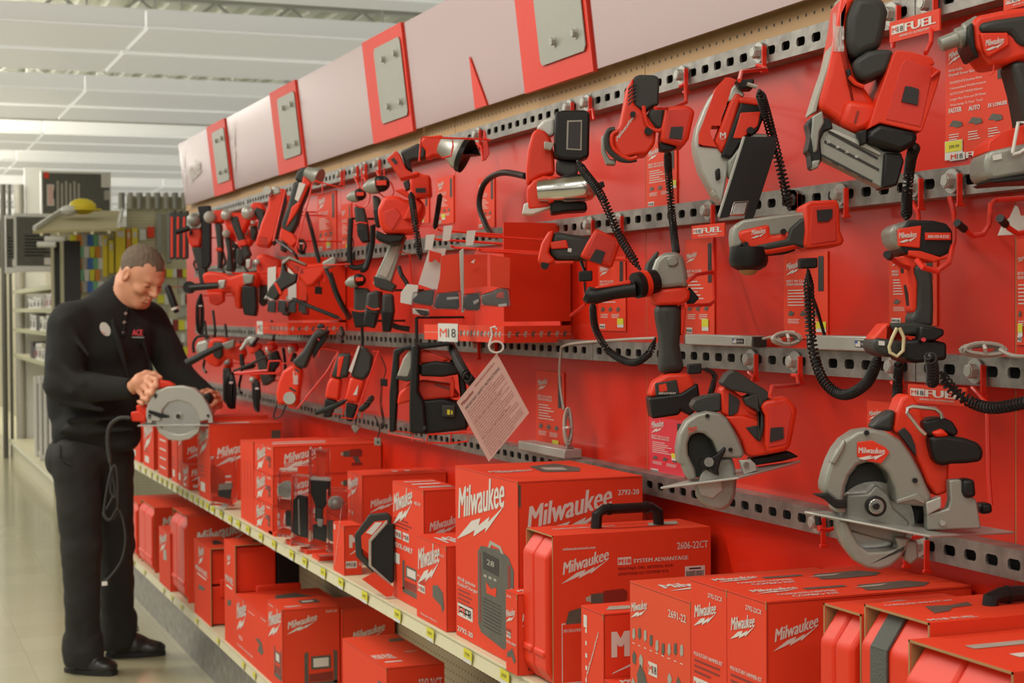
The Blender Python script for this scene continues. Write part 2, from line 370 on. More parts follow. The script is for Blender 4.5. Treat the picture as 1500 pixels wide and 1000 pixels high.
# ================================================================== rails
def vz(u, v, X): return onX(u, v, X)
rz = [(onX(1060, 78.7, XR).z+onX(860, 138.7, XR).z)/2-.041, (onX(1060, 323.6, XR).z+onX(1487, 276, XR).z)/2,
      (onX(1040, 539, XR).z+onX(1500, 569.3, XR).z)/2, (onX(945, 725.4, XR).z+onX(1460, 840, XR).z)/2]
print('RAILZ', rz)
RH = .044; HP = .0508
secs = [(YN, .95), (.952, 2.19), (2.192, 3.43), (3.432, 4.65), (4.652, 5.88), (5.882, 7.10), (7.102, 8.3)]
rail_names = ['top', 'second', 'third', 'lowest']
where = ['nearest the camera', 'behind the large circular saw', 'behind the grinder', 'behind the middle display box', 'beside the black work radio', 'behind the hanging cut-off saws', 'at the far wall end']
for ri, z0 in enumerate(rz):
    for si, (a, b) in enumerate(secs):
        if si == 0: continue
        m = MB('galv'); n = int((b-a)/HP); off = ((b-a)-n*HP)/2; hw, hh = .0142, .0080; zc = z0+RH*.5
        vs = []; fs = []
        for k in range(n):
            yc = a+off+HP*(k+.5); y0 = yc-HP/2; y1 = yc+HP/2
            o = [(y0, z0), (yc, z0), (y1, z0), (y1, zc), (y1, z0+RH), (yc, z0+RH), (y0, z0+RH), (y0, zc)]
            c = .004
            h = [(yc-hw, zc-hh+c), (yc-hw+c, zc-hh), (yc+hw-c, zc-hh), (yc+hw, zc-hh+c), (yc+hw, zc+hh-c), (yc+hw-c, zc+hh), (yc-hw+c, zc+hh), (yc-hw, zc+hh-c)]
            B = len(vs); vs += [(XR, *q) for q in o]+[(XR, *q) for q in h]+[(XR+.004, *q) for q in h]
            oo = [B+i for i in range(8)]; h0 = [B+8+i for i in range(8)]; h1 = [B+16+i for i in range(8)]
            fs += [(oo[i], oo[(i+1) % 8], h0[(i+1) % 8]) for i in range(8)]+[(oo[i], h0[(i+1) % 8], h0[i]) for i in range(8)]
            fs += [(h0[i], h0[(i+1) % 8], h1[(i+1) % 8], h1[i]) for i in range(8)]
        m.add(vs, fs)
        for ya, yb in ((a, a+off), (b-off, b)): m.add([(XR, ya, z0), (XR, yb, z0), (XR, yb, z0+RH), (XR, ya, z0+RH)], [(0, 1, 2, 3)])
        m.box(XR+.0005, XW-.001, a, b, z0, z0+.003); m.box(XR+.0005, XW-.001, a, b, z0+RH-.003, z0+RH)
        m.use('bp'); m.box(XW-.004, XW-.001, a, b, z0+.004, z0+RH-.004)
        m.fixn = False
        o = m.build('strut_channel', smooth=False)
        tag(o, 'slotted steel channel, %s row, %s' % (rail_names[ri], where[si]), 'metal rail', 'slotted metal rails on the wall')
# ================================================================== gondola shelves
ZU = onX(460, 842, XL).z; ZL = onX(276.8, 905.4, XL).z
print('SHELFZ', ZU, ZL)
ZU = (onX(202, 687, XL).z+onX(669, 966, XL).z)/2
UT = ZU+.036; LT = ZL+.036            # top faces
sy = [.3, 1.5, 2.72, 3.94, 5.16, 6.38, 7.6, YE-.02]
for lv, (z, nm) in enumerate(((ZU, 'upper'), (ZL, 'bottom'))):
    for i in range(len(sy)-1):
        a, b = sy[i]+.001, sy[i+1]-.001
        root = thing('steel_shelf', 'beige steel %s shelf deck, section %s' % (nm, ['nearest the camera, under the soft-strapped cases', 'under the tall charger-radio carton', 'under the clear blister packs', 'under the stacked drill cartons', 'beside the person', 'behind the person', 'at the far end of the wall'][i] if lv == 0 else ['out under the nearest upper boxes', 'under the long carton marked FUEL', 'under the work-light carton', 'under the opened FUEL cartons', 'under the big moulded cases', 'behind the legs of the person', 'at the far end near the floor'][i]), 'shelf', Vector((XL, (a+b)/2, z)), 'gondola shelf decks')
        m = MB('shelf'); m.box(XL+.002, XW-.002, a, b, z+.030, z+.036); m.build('deck', root, bevel=.001)
        m = MB('shelf'); m.prism([(XL, a, z), (XL+.004, a, z), (XL+.012, a, z+.033), (XL+.006, a, z+.033)], (0, b-a, 0)); m.box(XL+.003, XL+.02, a, b, z, z+.004)
        m.build('front_lip', root, bevel=.0006)
m = MB('galv'); m.box(1.245, 1.255, .3, YE, 0, ZL); tag(m.build('baseboard_right', smooth=False), 'scuffed metal kick plate below the bottom shelf', kind='structure')
m = MB('shelf'); m.box(1.245, XW, YE-.02, YE, 0, ZL+.02); tag(m.build('trim_3', smooth=False), 'end of gondola base', kind='structure')
# ================================================================== printed cartons
class Face:
    def __init__(s, mb, O, X, Y):
        s.mb = mb; s.O = Vector(O); s.W = X.length; s.H = Y.length; s.X = X.normalized(); s.Y = Y.normalized()
    def p(s, x, y): return s.O+s.X*x*s.W+s.Y*y*s.H
    def R(s, x, y, w, h, m='wh', lift=.0007):
        s.mb.flat([(0, 0), (w*s.W, 0), (w*s.W, h*s.H), (0, h*s.H)], s.p(x, y), s.X, s.Y, m, lift)
    def P(s, pts, m, x=0, y=0, w=1, h=1, lift=.0007):
        s.mb.flat([(a*w*s.W, b*h*s.H) for a, b in pts], s.p(x, y), s.X, s.Y, m, lift)
    def T(s, st, x, y, w, h=None, m='wh', rot=0, bold=.02, lift=.0009, ys=1.0):
        s.mb.text(st, s.p(x, y), s.X, s.Y, m, w=w*s.W, h=(h*s.H if h else None), rot=rot, bold=bold, lift=lift, ys=ys)
    def logo(s, x, y, w, m="wh", sk=.25, k=1.0, lift=.0009, st='Milwaukee', bolt=True):
        ww = w*s.W; y = min(y, .985-(ww*(.20*k+sk)/s.H)) if bolt else y; LL, W = text_layers(st, .035); kx = ww/W; ky = ww*.27*k/.73; O = s.p(x, y); N0 = s.X.cross(s.Y).normalized(); N = N0*lift
        for vs, fs, dx, dl in LL: s.mb.add([O+s.X*((a+dx)*kx+b*ky*.10)+s.Y*(b*ky+(a+dx)*kx*sk)+N0*(lift+dl) for a, b in vs], fs, m)
        if bolt:
            B = [(-.05, -.17), (.30, -.05), (.50, -.045), (.46, -.10), (.70, -.05), (.67, -.09), (1.02, .01), (.60, -.17), (.62, -.13), (.34, -.18), (.37, -.13), (.22, -.15)]
            s.mb.add([O+s.X*(a*ww)+s.Y*((b*k+a*sk)*ww)+N for a, b in B], [(0, 1, 11), (1, 2, 9, 10), (2, 3, 9), (3, 4, 8, 9), (4, 5, 7, 8), (5, 6, 7), (1, 10, 11)], m)
    def m18(s, x, y, w, h):
        s.R(x, y, w, h, 'wh', .0007); s.T('M', x+w*.07, y+h*.2, w*.40, h*.62, 'card', bold=.0, lift=.0014); s.T('18', x+w*.52, y+h*.2, w*.40, h*.62, 'bp', bold=.0, lift=.0014)
    def lines(s, x, y, w, n, dy, m='dr', hh=.35):
        rnd = random.Random(int(x*1000+y*77))
        for i in range(n): s.R(x, y-i*dy, w*(.6+.4*rnd.random()), dy*hh, m)
    def drill(s, x, y, w, h, m2='gp'):
        s.P([(0, .62), (.12, .56), (.12, .80), (0, .74)], 'gp2', x, y, w, h); s.P([(.12, .52), (.42, .5), (.42, .86), (.12, .84)], m2, x, y, w, h, .001)
        s.P([(.42, .5), (.95, .5), (1, .6), (1, .85), (.9, .95), (.42, .92)], 'dr', x, y, w, h, .001); s.P([(.55, .5), (.82, .5), (.92, .12), (.7, .12)], m2, x, y, w, h, .0012)
        s.P([(.5, 0), (1, 0), (1, .14), (.5, .14)], 'dr', x, y, w, h, .0014)
    def radio(s, x, y, w, h):
        s.P([(0, .10), (.08, .02), (.70, -.04), (.86, .0), (.98, .08), (1, .80), (.86, .92), (.62, .96), (.1, .93), (0, .86)], 'gp', x, y, w, h)
        s.P([(.30, .94), (.36, 1.02), (.66, 1.0), (.74, .93), (.66, .93), (.62, .97), (.40, .98), (.36, .94)], 'gp2', x, y, w, h, .001)
        s.P([(.05, .12), (.09, .12), (.09, .86), (.05, .84)], 'dr', x, y, w, h, .001); s.P([(.84, .60), (.92, .62), (.92, .84), (.84, .84)], 'dr', x, y, w, h, .001)
        s.P([(.16, .70), (.60, .68), (.60, .86), (.16, .88)], 'bp', x, y, w, h, .0012); s.T('28', x+w*.28, y+h*.76, w*.2, h*.06, 'gp2', lift=.0016)
        for i in range(3): s.P([(.18+.14*i, .62), (.26+.14*i, .62), (.26+.14*i, .645), (.18+.14*i, .645)], 'gp2', x, y, w, h, .0012)
        s.P([(.26, .46), (.52, .46), (.54, .56), (.39, .52), (.24, .57)], 'card', x, y, w, h, .0013)
        for i in range(9): s.P([(.16, .10+.036*i), (.66, .09+.036*i), (.66, .10+.036*i), (.16, .11+.036*i)], 'bp', x, y, w, h, .0011)
        s.P([(.93, .30), (.97, .30), (.97, .62), (.93, .62)], 'gp2', x, y, w, h, .0012)
    def lamp(s, x, y, w, h):
        s.P([(0, 0), (1, 0), (1, .16), (0, .16)], 'gp', x, y, w, h); s.P([(0, .1), (.12, .1), (.12, 1), (0, .95)], 'gp', x, y, w, h); s.P([(.88, .1), (1, .1), (1, .95), (.88, 1)], 'gp', x, y, w, h)
        s.P([(.14, .18), (.86, .18), (.86, .42), (.14, .38)], 'dr', x, y, w, h); s.P([(.2, .5), (.8, .5), (.8, .86), (.2, .86)], 'gp', x, y, w, h, .001); s.P([(.27, .56), (.73, .56), (.73, .8), (.27, .8)], 'wh', x, y, w, h, .0013)
    def code(s, x, y, w, h):
        s.R(x, y, w, h, 'wh'); rnd = random.Random(5); c = .06
        while c < .9: q = .02+.03*rnd.random(); s.R(x+w*c, y+h*.08, w*q, h*.6, 'bp', .0012); c += q+.03
        s.R(x+w*.2, y+h*.78, w*.6, h*.1, 'bp', .0012)
def geom(x0, ul, uc, ur, vt, zb, y0=None):
    P = onX(uc, vt, x0); ya = P.y; z1 = P.z; yb = onX(ul, vt, x0).y; x1 = min(onY(ur, vt, ya).x, XW-.004) if ur else XW-.006
    return x0, x1, ya, yb, zb, z1
def carton(label, G, fr=None, si=None, to=None, m='card', name='tool_carton', cat='box', group=None, openf=False, rough=.0015, parent=None):
    x0, x1, ya, yb, zb, z1 = G; zb += .0012
    mb = MB(m); mb.box(x0, x1, ya, yb, zb, z1)
    # shut lid: thin flap line along the near edge and corner seam
    mb.use('dr'); mb.box(x0-.0004, x1+.0004, ya-.0006, yb+.0004, z1-.0035, z1-.0028); mb.box(x0+.0018, x0+.0026, ya-.0007, ya+.001, zb+.003, z1-.004)
    mb.use('kraft'); mb.box(x0-.0006, x0+.0008, ya-.0006, ya+.0008, z1-.012, z1+.0002)
    f = Face(mb, (x0, yb, zb), Vector((0, ya-yb, 0)), Vector((0, 0, z1-zb))); 
    if fr: fr(f)
    f = Face(mb, (x0, ya, zb), Vector((x1-x0, 0, 0)), Vector((0, 0, z1-zb)))
    if si: si(f)
    f = Face(mb, (x0, ya, z1), Vector((x1-x0, 0, 0)), Vector((0, yb-ya, 0)))
    if to: to(f)
    mb.fixn = False
    o = mb.build(name, parent, smooth=False)
    return o if parent else tag(o, label, cat, group)
def sleeve_case(label, G, fr=None, si=None, to=None, strap=False, handle=None, group=None, back=.0, m='card', proud=.0, thick=.006):
    """moulded case standing in an open-ended printed sleeve; the aisle end shows the case"""
    x0, x1, ya, yb, zb, z1 = G; zb += .0012
    root = thing('cased_tool_kit', label, 'tool case', Vector(((x0+x1)/2, (ya+yb)/2, zb)), group)
    mb = MB(m); xs = x0+.012; t = .003
    mb.box(xs, x1, ya, ya+t, zb, z1); mb.box(xs, x1, yb-t, yb, zb, z1); mb.box(xs, x1, ya+t, yb-t, z1-t, z1)
    mb.use('kraft'); mb.box(xs-.0008, xs, ya, ya+t, zb, z1); mb.box(xs-.0008, xs, yb-t, yb, zb, z1); mb.box(xs-.0008, xs, ya, yb, z1-t, z1); mb.box(xs+.001, x1-.01, yb-t-.0008, yb-t, zb, z1-t)
    f = Face(mb, (xs, ya, zb), Vector((x1-xs, 0, 0)), Vector((0, 0, z1-zb)))
    if si: si(f)
    f = Face(mb, (xs, ya, z1), Vector((x1-xs, 0, 0)), Vector((0, yb-ya, 0)))
    if to: to(f)
    if fr:
        mb.box(xs-.003, xs, ya, yb, zb, z1, m); f = Face(mb, (xs-.003, yb, zb), Vector((0, ya-yb, 0)), Vector((0, 0, z1-zb))); fr(f)
    mb.fixn = False; mb.build('printed_sleeve', root, smooth=False)
    # moulded case: chamfered end, ribs
    a, b, c = ya+.007, yb-.007, .10*(z1-zb); xf = x0-proud; w2 = (b-a)
    prof = [(xf+c*.7, zb+.001), (xf, zb+c), (xf, z1-.004-c*1.3), (xf+c*.9, z1-.006), (x1-.02, z1-.006), (x1-.02, zb+.001)]
    for nm, q0, q1 in (('case_lid', a, a+w2*.52), ('case_base', a+w2*.525, b)):
        k = MB('red'); k.prism([(px, q0, pz) for px, pz in prof], (0, q1-q0, 0))
        k.box(xf-.004, xf+.02, q0+.004, q1-.004, zb+(z1-zb)*.18, zb+(z1-zb)*.24)
        k.build(nm, root, bevel=.008, seg=3)
    if strap:
        s = MB('web'); ys0 = a+w2*strap[0]; ys1 = a+w2*strap[1]; e = .0015
        q = [(xf+c*.7-e, zb+.002), (xf-e, zb+c), (xf-e, z1-.004-c*1.3), (xf+c*.9-e, z1-.006+e), (xf+.06, z1-.006+e)]
        for (p0, z0_), (p1, z1_) in zip(q, q[1:]):
            s.add([(p0, ys0, z0_), (p0, ys1, z0_), (p1, ys1, z1_), (p1, ys0, z1_)], [(0, 1, 2, 3)])
        o = s.build('webbing_strap', root, smooth=False); so = o.modifiers.new('s', 'SOLIDIFY'); so.thickness = .003; so.offset = 0
    if handle:
        h = MB('blk'); hx0, hx1, hz = handle; yc = (ya+yb)/2; r = .011
        h.tube([(hx0, yc, z1-.02), (hx0+.004, yc, z1+hz*.75), (hx0+.018, yc, z1+hz), (hx1-.018, yc, z1+hz), (hx1-.004, yc, z1+hz*.75), (hx1, yc, z1-.02)], [r*1.0, r, r*.95, r*.95, r, r], n=10)
        for xx in (hx0+.03, hx1-.03): h.disc((xx, yc, z1+hz), (1, 0, 0), r*1.08, .006, n=12)
        h.build('carry_handle', root)
    return root
XF = XL+.012
def side_open(label, G, fr, to):
    x0, x1, ya, yb, zb, z1 = G; zb += .0012; t = .003
    root = thing('cased_tool_kit', label, 'tool case', Vector(((x0+x1)/2, (ya+yb)/2, zb)))
    mb = MB('card'); mb.box(x0, x0+t, ya, yb, zb, z1); mb.box(x0+t, x1, yb-t, yb, zb, z1); mb.box(x0+t, x1, ya, yb-t, z1-t, z1)
    mb.use('kraft'); mb.box(x0, x0+t, ya-.0008, ya, zb, z1); mb.box(x0+t, x1, ya-.0008, ya, z1-t, z1)
    f = Face(mb, (x0, yb, zb), Vector((0, ya-yb, 0)), Vector((0, 0, z1-zb))); fr(f)
    f = Face(mb, (x0, ya, z1), Vector((x1-x0, 0, 0)), Vector((0, yb-ya, 0))); to(f)
    mb.fixn = False; mb.build('printed_sleeve', root, smooth=False)
    h = z1-zb; a = x0+t+.004; w = x1-a
    for nm, p, q, dy in (('case_lid', .53, .985, .014), ('case_base', .01, .52, .014)):
        k = MB('red'); k.box(a, a+w*.62, ya+dy, yb-.01, zb+h*p, zb+h*q-.004); k.build(nm, root, bevel=.008, seg=3)
    k = MB('blk')
    k.box(a+w*.64, x1-.004, ya+.012, yb-.01, zb+.002, z1-.006); k.build('foam_insert', root, bevel=.002)
    k = MB('red'); k.box(a+w*.3, x1+.0, ya+.004, ya+.016, zb+h*.36, zb+h*.60); k.build('latch', root, bevel=.006)
# ---- upper shelf, near to far
def f(F): F.logo(.12, .80, .60, k=1.1); F.T('2792-22CX', .5, .93, .40, .025); F.T('M18 ROTARY HAMMER KIT', .1, .60, .8, .022); F.lines(.1, .57, .75, 3, .03); F.m18(.08, .40, .42, .085); F.R(.56, .40, .34, .085, 'gp2'); F.lines(.6, .46, .2, 3, .02, 'wh')
def s2(F):
    F.logo(.04, .80, .20, k=1.05); F.T('2792-22CX', .80, .88, .18, .055)
    for a in ((.04, .14, .13, .32), (.24, .2, .07, .24)):
        F.R(*a, 'wh', .0006); F.R(a[0]+.003, a[1]+.008, a[2]-.006, a[3]-.016, 'card', .0009)
    F.P([(0, .5), (.3, .8), (1, .9), (1, .1), (.3, .2)], 'gp', .05, .2, .11, .2, .0012); F.R(.16, .17, .08, .24, 'magenta', .0010); F.P([(0, 0), (1, 0), (.7, .3), (.7, .7), (1, 1), (0, 1)], 'gp', .25, .23, .05, .18, .0013)
    F.P([(0, 0), (.5, 0), (1, 1), (.3, 1)], 'dr', .2, .0, .12, .16, .0012)
def t2(F):
    F.logo(.06, .62, .22, sk=.05); F.T('CORDLESS HAMMER', .12, .3, .28, .10); F.T('COMBO KIT', .16, .12, .22, .12)
    F.P([(0, 0), (.2, -.1), (.8, .0), (1, .4), (.8, .9), (.1, .8)], 'gp', .52, .2, .36, .5); F.P([(0, .2), (.3, .5), (.9, .6), (.6, .2)], 'gp2', .50, .35, .22, .3, .001); F.P([(0, 0), (1, 0), (1, .3), (0, .3)], 'gp', .3, .55, .2, .4)
G1 = geom(XF, 1065, 1122, 1423, 881, UT); carton('big red hammer-drill carton marked 2792-22CX with a boxed chuck picture', G1, f, s2, t2, group='long hammer kit cartons')
G2 = geom(XF, 1012, 1062, 1400, 862, UT); G2 = (G2[0], G1[1]-.01, G1[3]+.002, G2[3], UT, G1[5]-.001)
carton('red hammer kit carton squeezed between the picture carton and the ADD TO carton', G2, f, None, t2, group='long hammer kit cartons')
def f(F):
    F.logo(.03, .80, .27); F.T('2691-22', .66, .86, .28, .05); F.m18(.32, .44, .15, .085)
    F.T('ADD TO', .33, .30, .36, .07, bold=.05); F.T('YOUR SYSTEM', .33, .25, .33, .03); F.lines(.36, .22, .38, 2, .03, 'wh')
    F.P([(0, .7), (.3, 1), (.7, .8), (1, .4), (.8, 0), (.4, .1), (.1, .3)], 'gp', .12, .24, .2, .24); rnd = random.Random(3)
    for i in range(9): F.P([(0, .2), (.5, 0), (1, .3), (.9, 1), (.2, .9)], 'gp' if i % 2 else 'gp2', .04+i*.1, .62+.02*math.sin(i), .055, .08); F.R(.045+i*.1, .595, .04, .006)
    for i, (a, b) in enumerate(((.04, .46), (.16, .46), (.64, .42), (.78, .42), (.02, .28), (.88, .2), (.04, .1), (.16, .08), (.28, .06), (.4, .05), (.55, .05), (.7, .04))): F.P([(.1, .1), (.8, 0), (1, .7), (.4, 1), (0, .6)], 'gp2' if i % 3 else 'gp', a, b, .07, .09)
def t(F): F.logo(.05, .55, .4, sk=.04); F.T('18V LITHIUM-ION', .2, .30, .35, .09); F.T('2-TOOL COMBO', .3, .1, .5, .12)
GB = geom(XF, 923, 1011, None, 881, UT); carton('red two-tool combo carton marked 2691-22 and ADD TO, beside the hammer kits', GB, f, None, t, m='card2')
def f(F): F.logo(.25, .30, .55, k=.9, sk=1.7, bolt=False); F.R(.12, .80, .16, .12); F.lines(.2, .75, .1, 5, .12, 'wh')
def s(F): F.T('M', .10, .58, .16, .26, bold=.07); F.P([(0, 0), (1, .5), (.9, .62), (.1, .12)], 'wh', .08, .42, .25, .15); F.T('HACKZALL', .1, .31, .34, .05, bold=.05); F.T('M18 Cordless', .1, .26, .3, .035); F.T('Recip Saw', .1, .21, .2, .035); F.P([(0, 0), (.2, 0), (.5, 1), (.4, 1)], 'gp2', .02, .04, .08, .2)
def t(F): F.P([(0, .2), (.8, .1), (1, .7), (.3, .9)], 'gp2', .1, .2, .4, .5)
GC = geom(XL+.004, 850, 882, 1010, 899, UT); GC = (XL+.006, XL+.19, GC[2], GC[3], UT, GC[5]); carton('small red carton printed HACKZALL in front of the ADD TO carton', GC, f, s, t)
P0 = onX(905, 990, XL+.004)
carton('low red carton tucked in front of the HACKZALL carton, only its top showing', (XL+.006, XL+.17, GC[2]-.088, GC[2]-.004, UT, onX(884, 992, XL+.01).z), None, None, lambda F: (F.logo(.1, .5, .5, sk=.05), F.T('M18 CORDLESS', .2, .2, .5, .12)))
# 2606 kit
def s(F):
    F.logo(.06, .74, .28); F.T('2606-22CT', .78, .86, .2, .05); F.T('milwaukeetool.com', .06, .90, .2, .02)
    F.R(.40, .78, .085, .05); F.T('M18', .405, .79, .075, .03, 'card', bold=.03, lift=.0014); F.T('SYSTEM ADVANTAGE', .50, .788, .35, .028, bold=.04)
    F.T('VENTAJA DEL SISTEMA M18', .40, .745, .35, .02, 'dr'); F.T('AVANTAGE DU SYSTEME M18', .40, .71, .32, .02, 'dr'); F.code(.83, .64, .13, .10)
    F.drill(.20, .44, .26, .19); F.P([(0, 0), (1, 0), (1, 1), (.2, .8)], 'gp', .07, .40, .12, .12); F.P([(0, .2), (.6, 0), (1, .4), (.8, 1), (.2, .9)], 'gp2', .54, .46, .09, .11)
    F.R(.05, .02, .15, .40, 'wh', .0006); F.R(.055, .028, .14, .384, 'card', .0009); F.T('SPECIFICATIONS', .06, .36, .12, .02, lift=.0014); F.lines(.06, .3, .1, 5, .05, 'wh')
def t(F): F.T('COMPACT DRILL DRIVER KIT', .1, .55, .4, .12); F.P([(0, 0), (.8, .1), (1, .9), (.2, .8)], 'gp2', .68, .4, .25, .4)
GE = geom(XL+.035, 783, 822, 1041, 784, UT); GE = (XL+.006, min(GE[1], XW-.01), GE[2], GE[3], UT, GE[5])
xh0 = onY(872, 760, (GE[2]+GE[3])/2).x; xh1 = onY(966, 760, (GE[2]+GE[3])/2).x
sleeve_case('red moulded drill kit in a printed sleeve marked 2606-22CT with black carry handle', GE, None, s, t, handle=(xh0, xh1, .036))
def f(F): F.logo(.05, .66, .80, k=1.2); F.T('2656-20', .1, .92, .4, .03); F.m18(.06, .42, .4, .08); F.T('TOOL-ONLY', .05, .35, .9, .035, bold=.05); F.lines(.05, .52, .7, 2, .03); F.P([(0, .5), (.6, 1), (1, .2), (.8, 0), (.5, .4), (0, .2)], 'gp', .1, .13, .8, .18)
def s(F): F.logo(.10, .66, .5); F.P([(0, 0), (1, 0), (1, 1), (0, 1)], 'bp', .55, .05, .14, .1); F.P([(0, 0), (1, 0), (1, 1), (0, 1)], 'dr', .2, .05, .1, .08)
GF = geom(1.182, 730, 757, None, 870, UT); GF = (GF[0], GF[1], GF[2], min(GF[3], geom(1.21, 667, 758, 941, 705, UT)[2]-.004), UT, GF[5]); carton('small red TOOL-ONLY carton squeezed between the charger-radio carton and the 2606 kit', (GF[0], GF[0]+.115, GF[2], GF[3], UT, GF[5]), f, s, lambda F: F.logo(.1, .3, .7, sk=.03))
# charger radio
def f(F):
    F.logo(.06, .76, .74, k=.95, sk=.2); F.radio(.38, .08, .56, .54); F.T('M18 Jobsite', .04, .33, .3, .022); F.T('Radio/Charger', .04, .30, .34, .022); F.lines(.04, .27, .28, 6, .025)
    F.m18(.03, .12, .26, .075); F.T('2792-20', .03, .03, .26, .03, bold=.04); F.R(.9, .08, .07, .05); F.R(.9, .14, .07, .05)
def s(F):
    F.logo(.08, .74, .66, k=1.0, sk=.22); F.T('2792-20', .80, .90, .17, .03, bold=.03); F.T('M18 Jobsite', .02, .36, .2, .022); F.T('Radio/Charger', .02, .33, .22, .022); F.lines(.02, .30, .2, 6, .025); F.m18(.02, .13, .18, .07); F.R(.005, .86, .02, .12, 'gp')
def t(F): F.logo(.05, .5, .35, sk=.05); F.P([(0, .1), (.7, 0), (1, .4), (.9, 1), (.2, .8)], 'gp', .42, .35, .4, .5); F.P([(.2, .3), (.6, .2), (.7, .5), (.3, .6)], 'gp2', .42, .35, .4, .5, .001)
GG = geom(1.21, 667, 758, 941, 705, UT); carton('tallest red carton, marked 2792-20 with a jobsite radio picture', GG, f, s, t, m='card')
def f(F): F.logo(.07, .74, .72, k=1.25); F.T('2893-20', .70, .86, .24, .03); F.P([(.1, .9), (.5, 1), (.9, .8), (1, .2), (.85, 0), (.75, .25), (.1, .45)], 'gp', .52, .20, .42, .30); F.m18(.05, .32, .25, .09); F.T('M18 Jobsite Radio', .04, .5, .36, .02); F.lines(.04, .47, .3, 3, .03); F.T('Milwaukee Electric', .15, .05, .55, .025)
def s(F): F.logo(.3, .7, .9); F.R(.2, .9, .6, .01, 'wh')
GH = geom(XF-.004, 610, 653, 672, 800, UT); carton('red carton with a small black radio picture left of the charger-radio carton', (GH[0], GH[0]+.20, GH[2], GH[3], UT, GH[5]), f, s, lambda F: F.T('Milwaukee', .1, .2, .7, .5, bold=.04))
def f(F): F.logo(.05, .80, .6, k=1.2); F.T('48-59', .72, .86, .2, .03); F.m18(.04, .52, .25, .07); F.m18(.34, .52, .2, .07); F.T('TOOL-ONLY', .04, .44, .62, .045, bold=.05); F.R(.03, .30, .2, .09); F.lamp(.32, .08, .6, .28); F.lines(.05, .68, .7, 3, .03)
def s(F): F.logo(.15, .66, .75, k=1.1); F.lines(.2, .5, .6, 4, .04)
GI = geom(1.226, 575, 620, 668, 718, UT); carton('red carton with a cage lamp picture and TOOL-ONLY, left of the small-radio carton', (GI[0], GI[1]+.02, GI[2], GI[3], UT, GI[5]), f, s, lambda F: (F.R(.1, .2, .8, .1), F.R(.15, .5, .7, .08), F.R(.12, .75, .8, .05)))
def f(F): F.logo(.15, .1, .7, sk=2.2, bolt=False, k=.7); F.R(.1, .85, .12, .1)
def s(F): F.T('M', .35, .55, .45, .28, bold=.08); F.P([(0, 0), (1, .6), (.9, .75), (.1, .15)], 'wh', .3, .4, .6, .2); F.R(.1, .14, .62, .14); F.T('M18', .15, .17, .5, .085, 'bp', lift=.0013); F.T('TOOL-ONLY', .8, .18, .4, .07)
GK = geom(XL+.008, 488, 503.5, 540, 770, UT); carton('little red carton with a white M18 patch beside the octagonal blade pack', (GK[0], GK[0]+.05, GK[2], GK[3], UT, GK[5]), f, s)
def s(F): F.logo(.10, .62, .32); F.P([(0, .5), (.3, 1), (.3, .6), (1, .6), (1, .4), (.3, .4), (.3, 0)], 'wh', .75, .84, .08, .08); F.lines(.1, .5, .3, 3, .05); F.R(.08, .2, .2, .06)
def f(F): F.logo(.05, .82, .7, k=1.2); F.T('M18', .1, .5, .3, .05); F.P([(0, 0), (1, 0), (1, 1), (0, 1)], 'gp', .55, .22, .3, .14)
GL = geom(1.312, 509, 530, 668, 696, UT); carton('long red carton with small white arrows on its top flap behind the little M18 carton', GL, f, s, lambda F: (F.P([(0, .5), (.4, 1), (.4, .65), (1, .65), (1, .35), (.4, .35), (.4, 0)], 'wh', .45, .3, .06, .4), F.P([(0, .5), (.4, 1), (.4, .65), (1, .65), (1, .35), (.4, .35), (.4, 0)], 'wh', .6, .3, .06, .4)))
# stacked drill cartons
def f(F): F.logo(.15, .62, .45, k=1.4); F.R(.2, .12, .22, .14); F.drill(.62, .25, .28, .4); F.T('26', .7, .86, .2, .08)
def s(F): F.logo(.10, .55, .34); F.R(.06, .12, .16, .14); F.lines(.1, .42, .28, 3, .06, 'wh'); F.drill(.62, .25, .2, .6)
GM = geom(XF, 371, 398, 560, 654, UT); zt = GM[5]; h = (zt-UT)/3
for k in range(3):
    carton(['red drill carton at the bottom of a stack of three by the blister packs', 'red drill carton in the middle of a stack of three by the blister packs', 'red drill carton on top of a stack of three, with a drill picture'][k], (GM[0]+.002*k, GM[1], GM[2], GM[3], UT+h*k+.0006, UT+h*(k+1)), f, s, (lambda F: (F.R(.05, .3, .5, .1), F.R(.1, .55, .5, .08))) if k == 2 else None, group='stacked drill cartons')
# leaning row of tall plain red cartons left of the stack
yy = GM[3]+.004
for k in range(4):
    wd = .052; P = onX(345, 640, XF)
    sv = (lambda F: F.R(.86, .3, .01, .4))
    carton('narrow plain red carton standing upright, %s of four left of the drill stack' % ['nearest', 'second nearest', 'third nearest', 'farthest'][k], (XF+.001*k, XF+.27, yy, yy+wd, UT, zt-.004-.003*k), lambda F: F.R(.25, .3, .05, .45, 'dr'), None, lambda F: F.R(.1, .2, .6, .3, 'wh'), group='narrow upright cartons'); yy += wd+.003
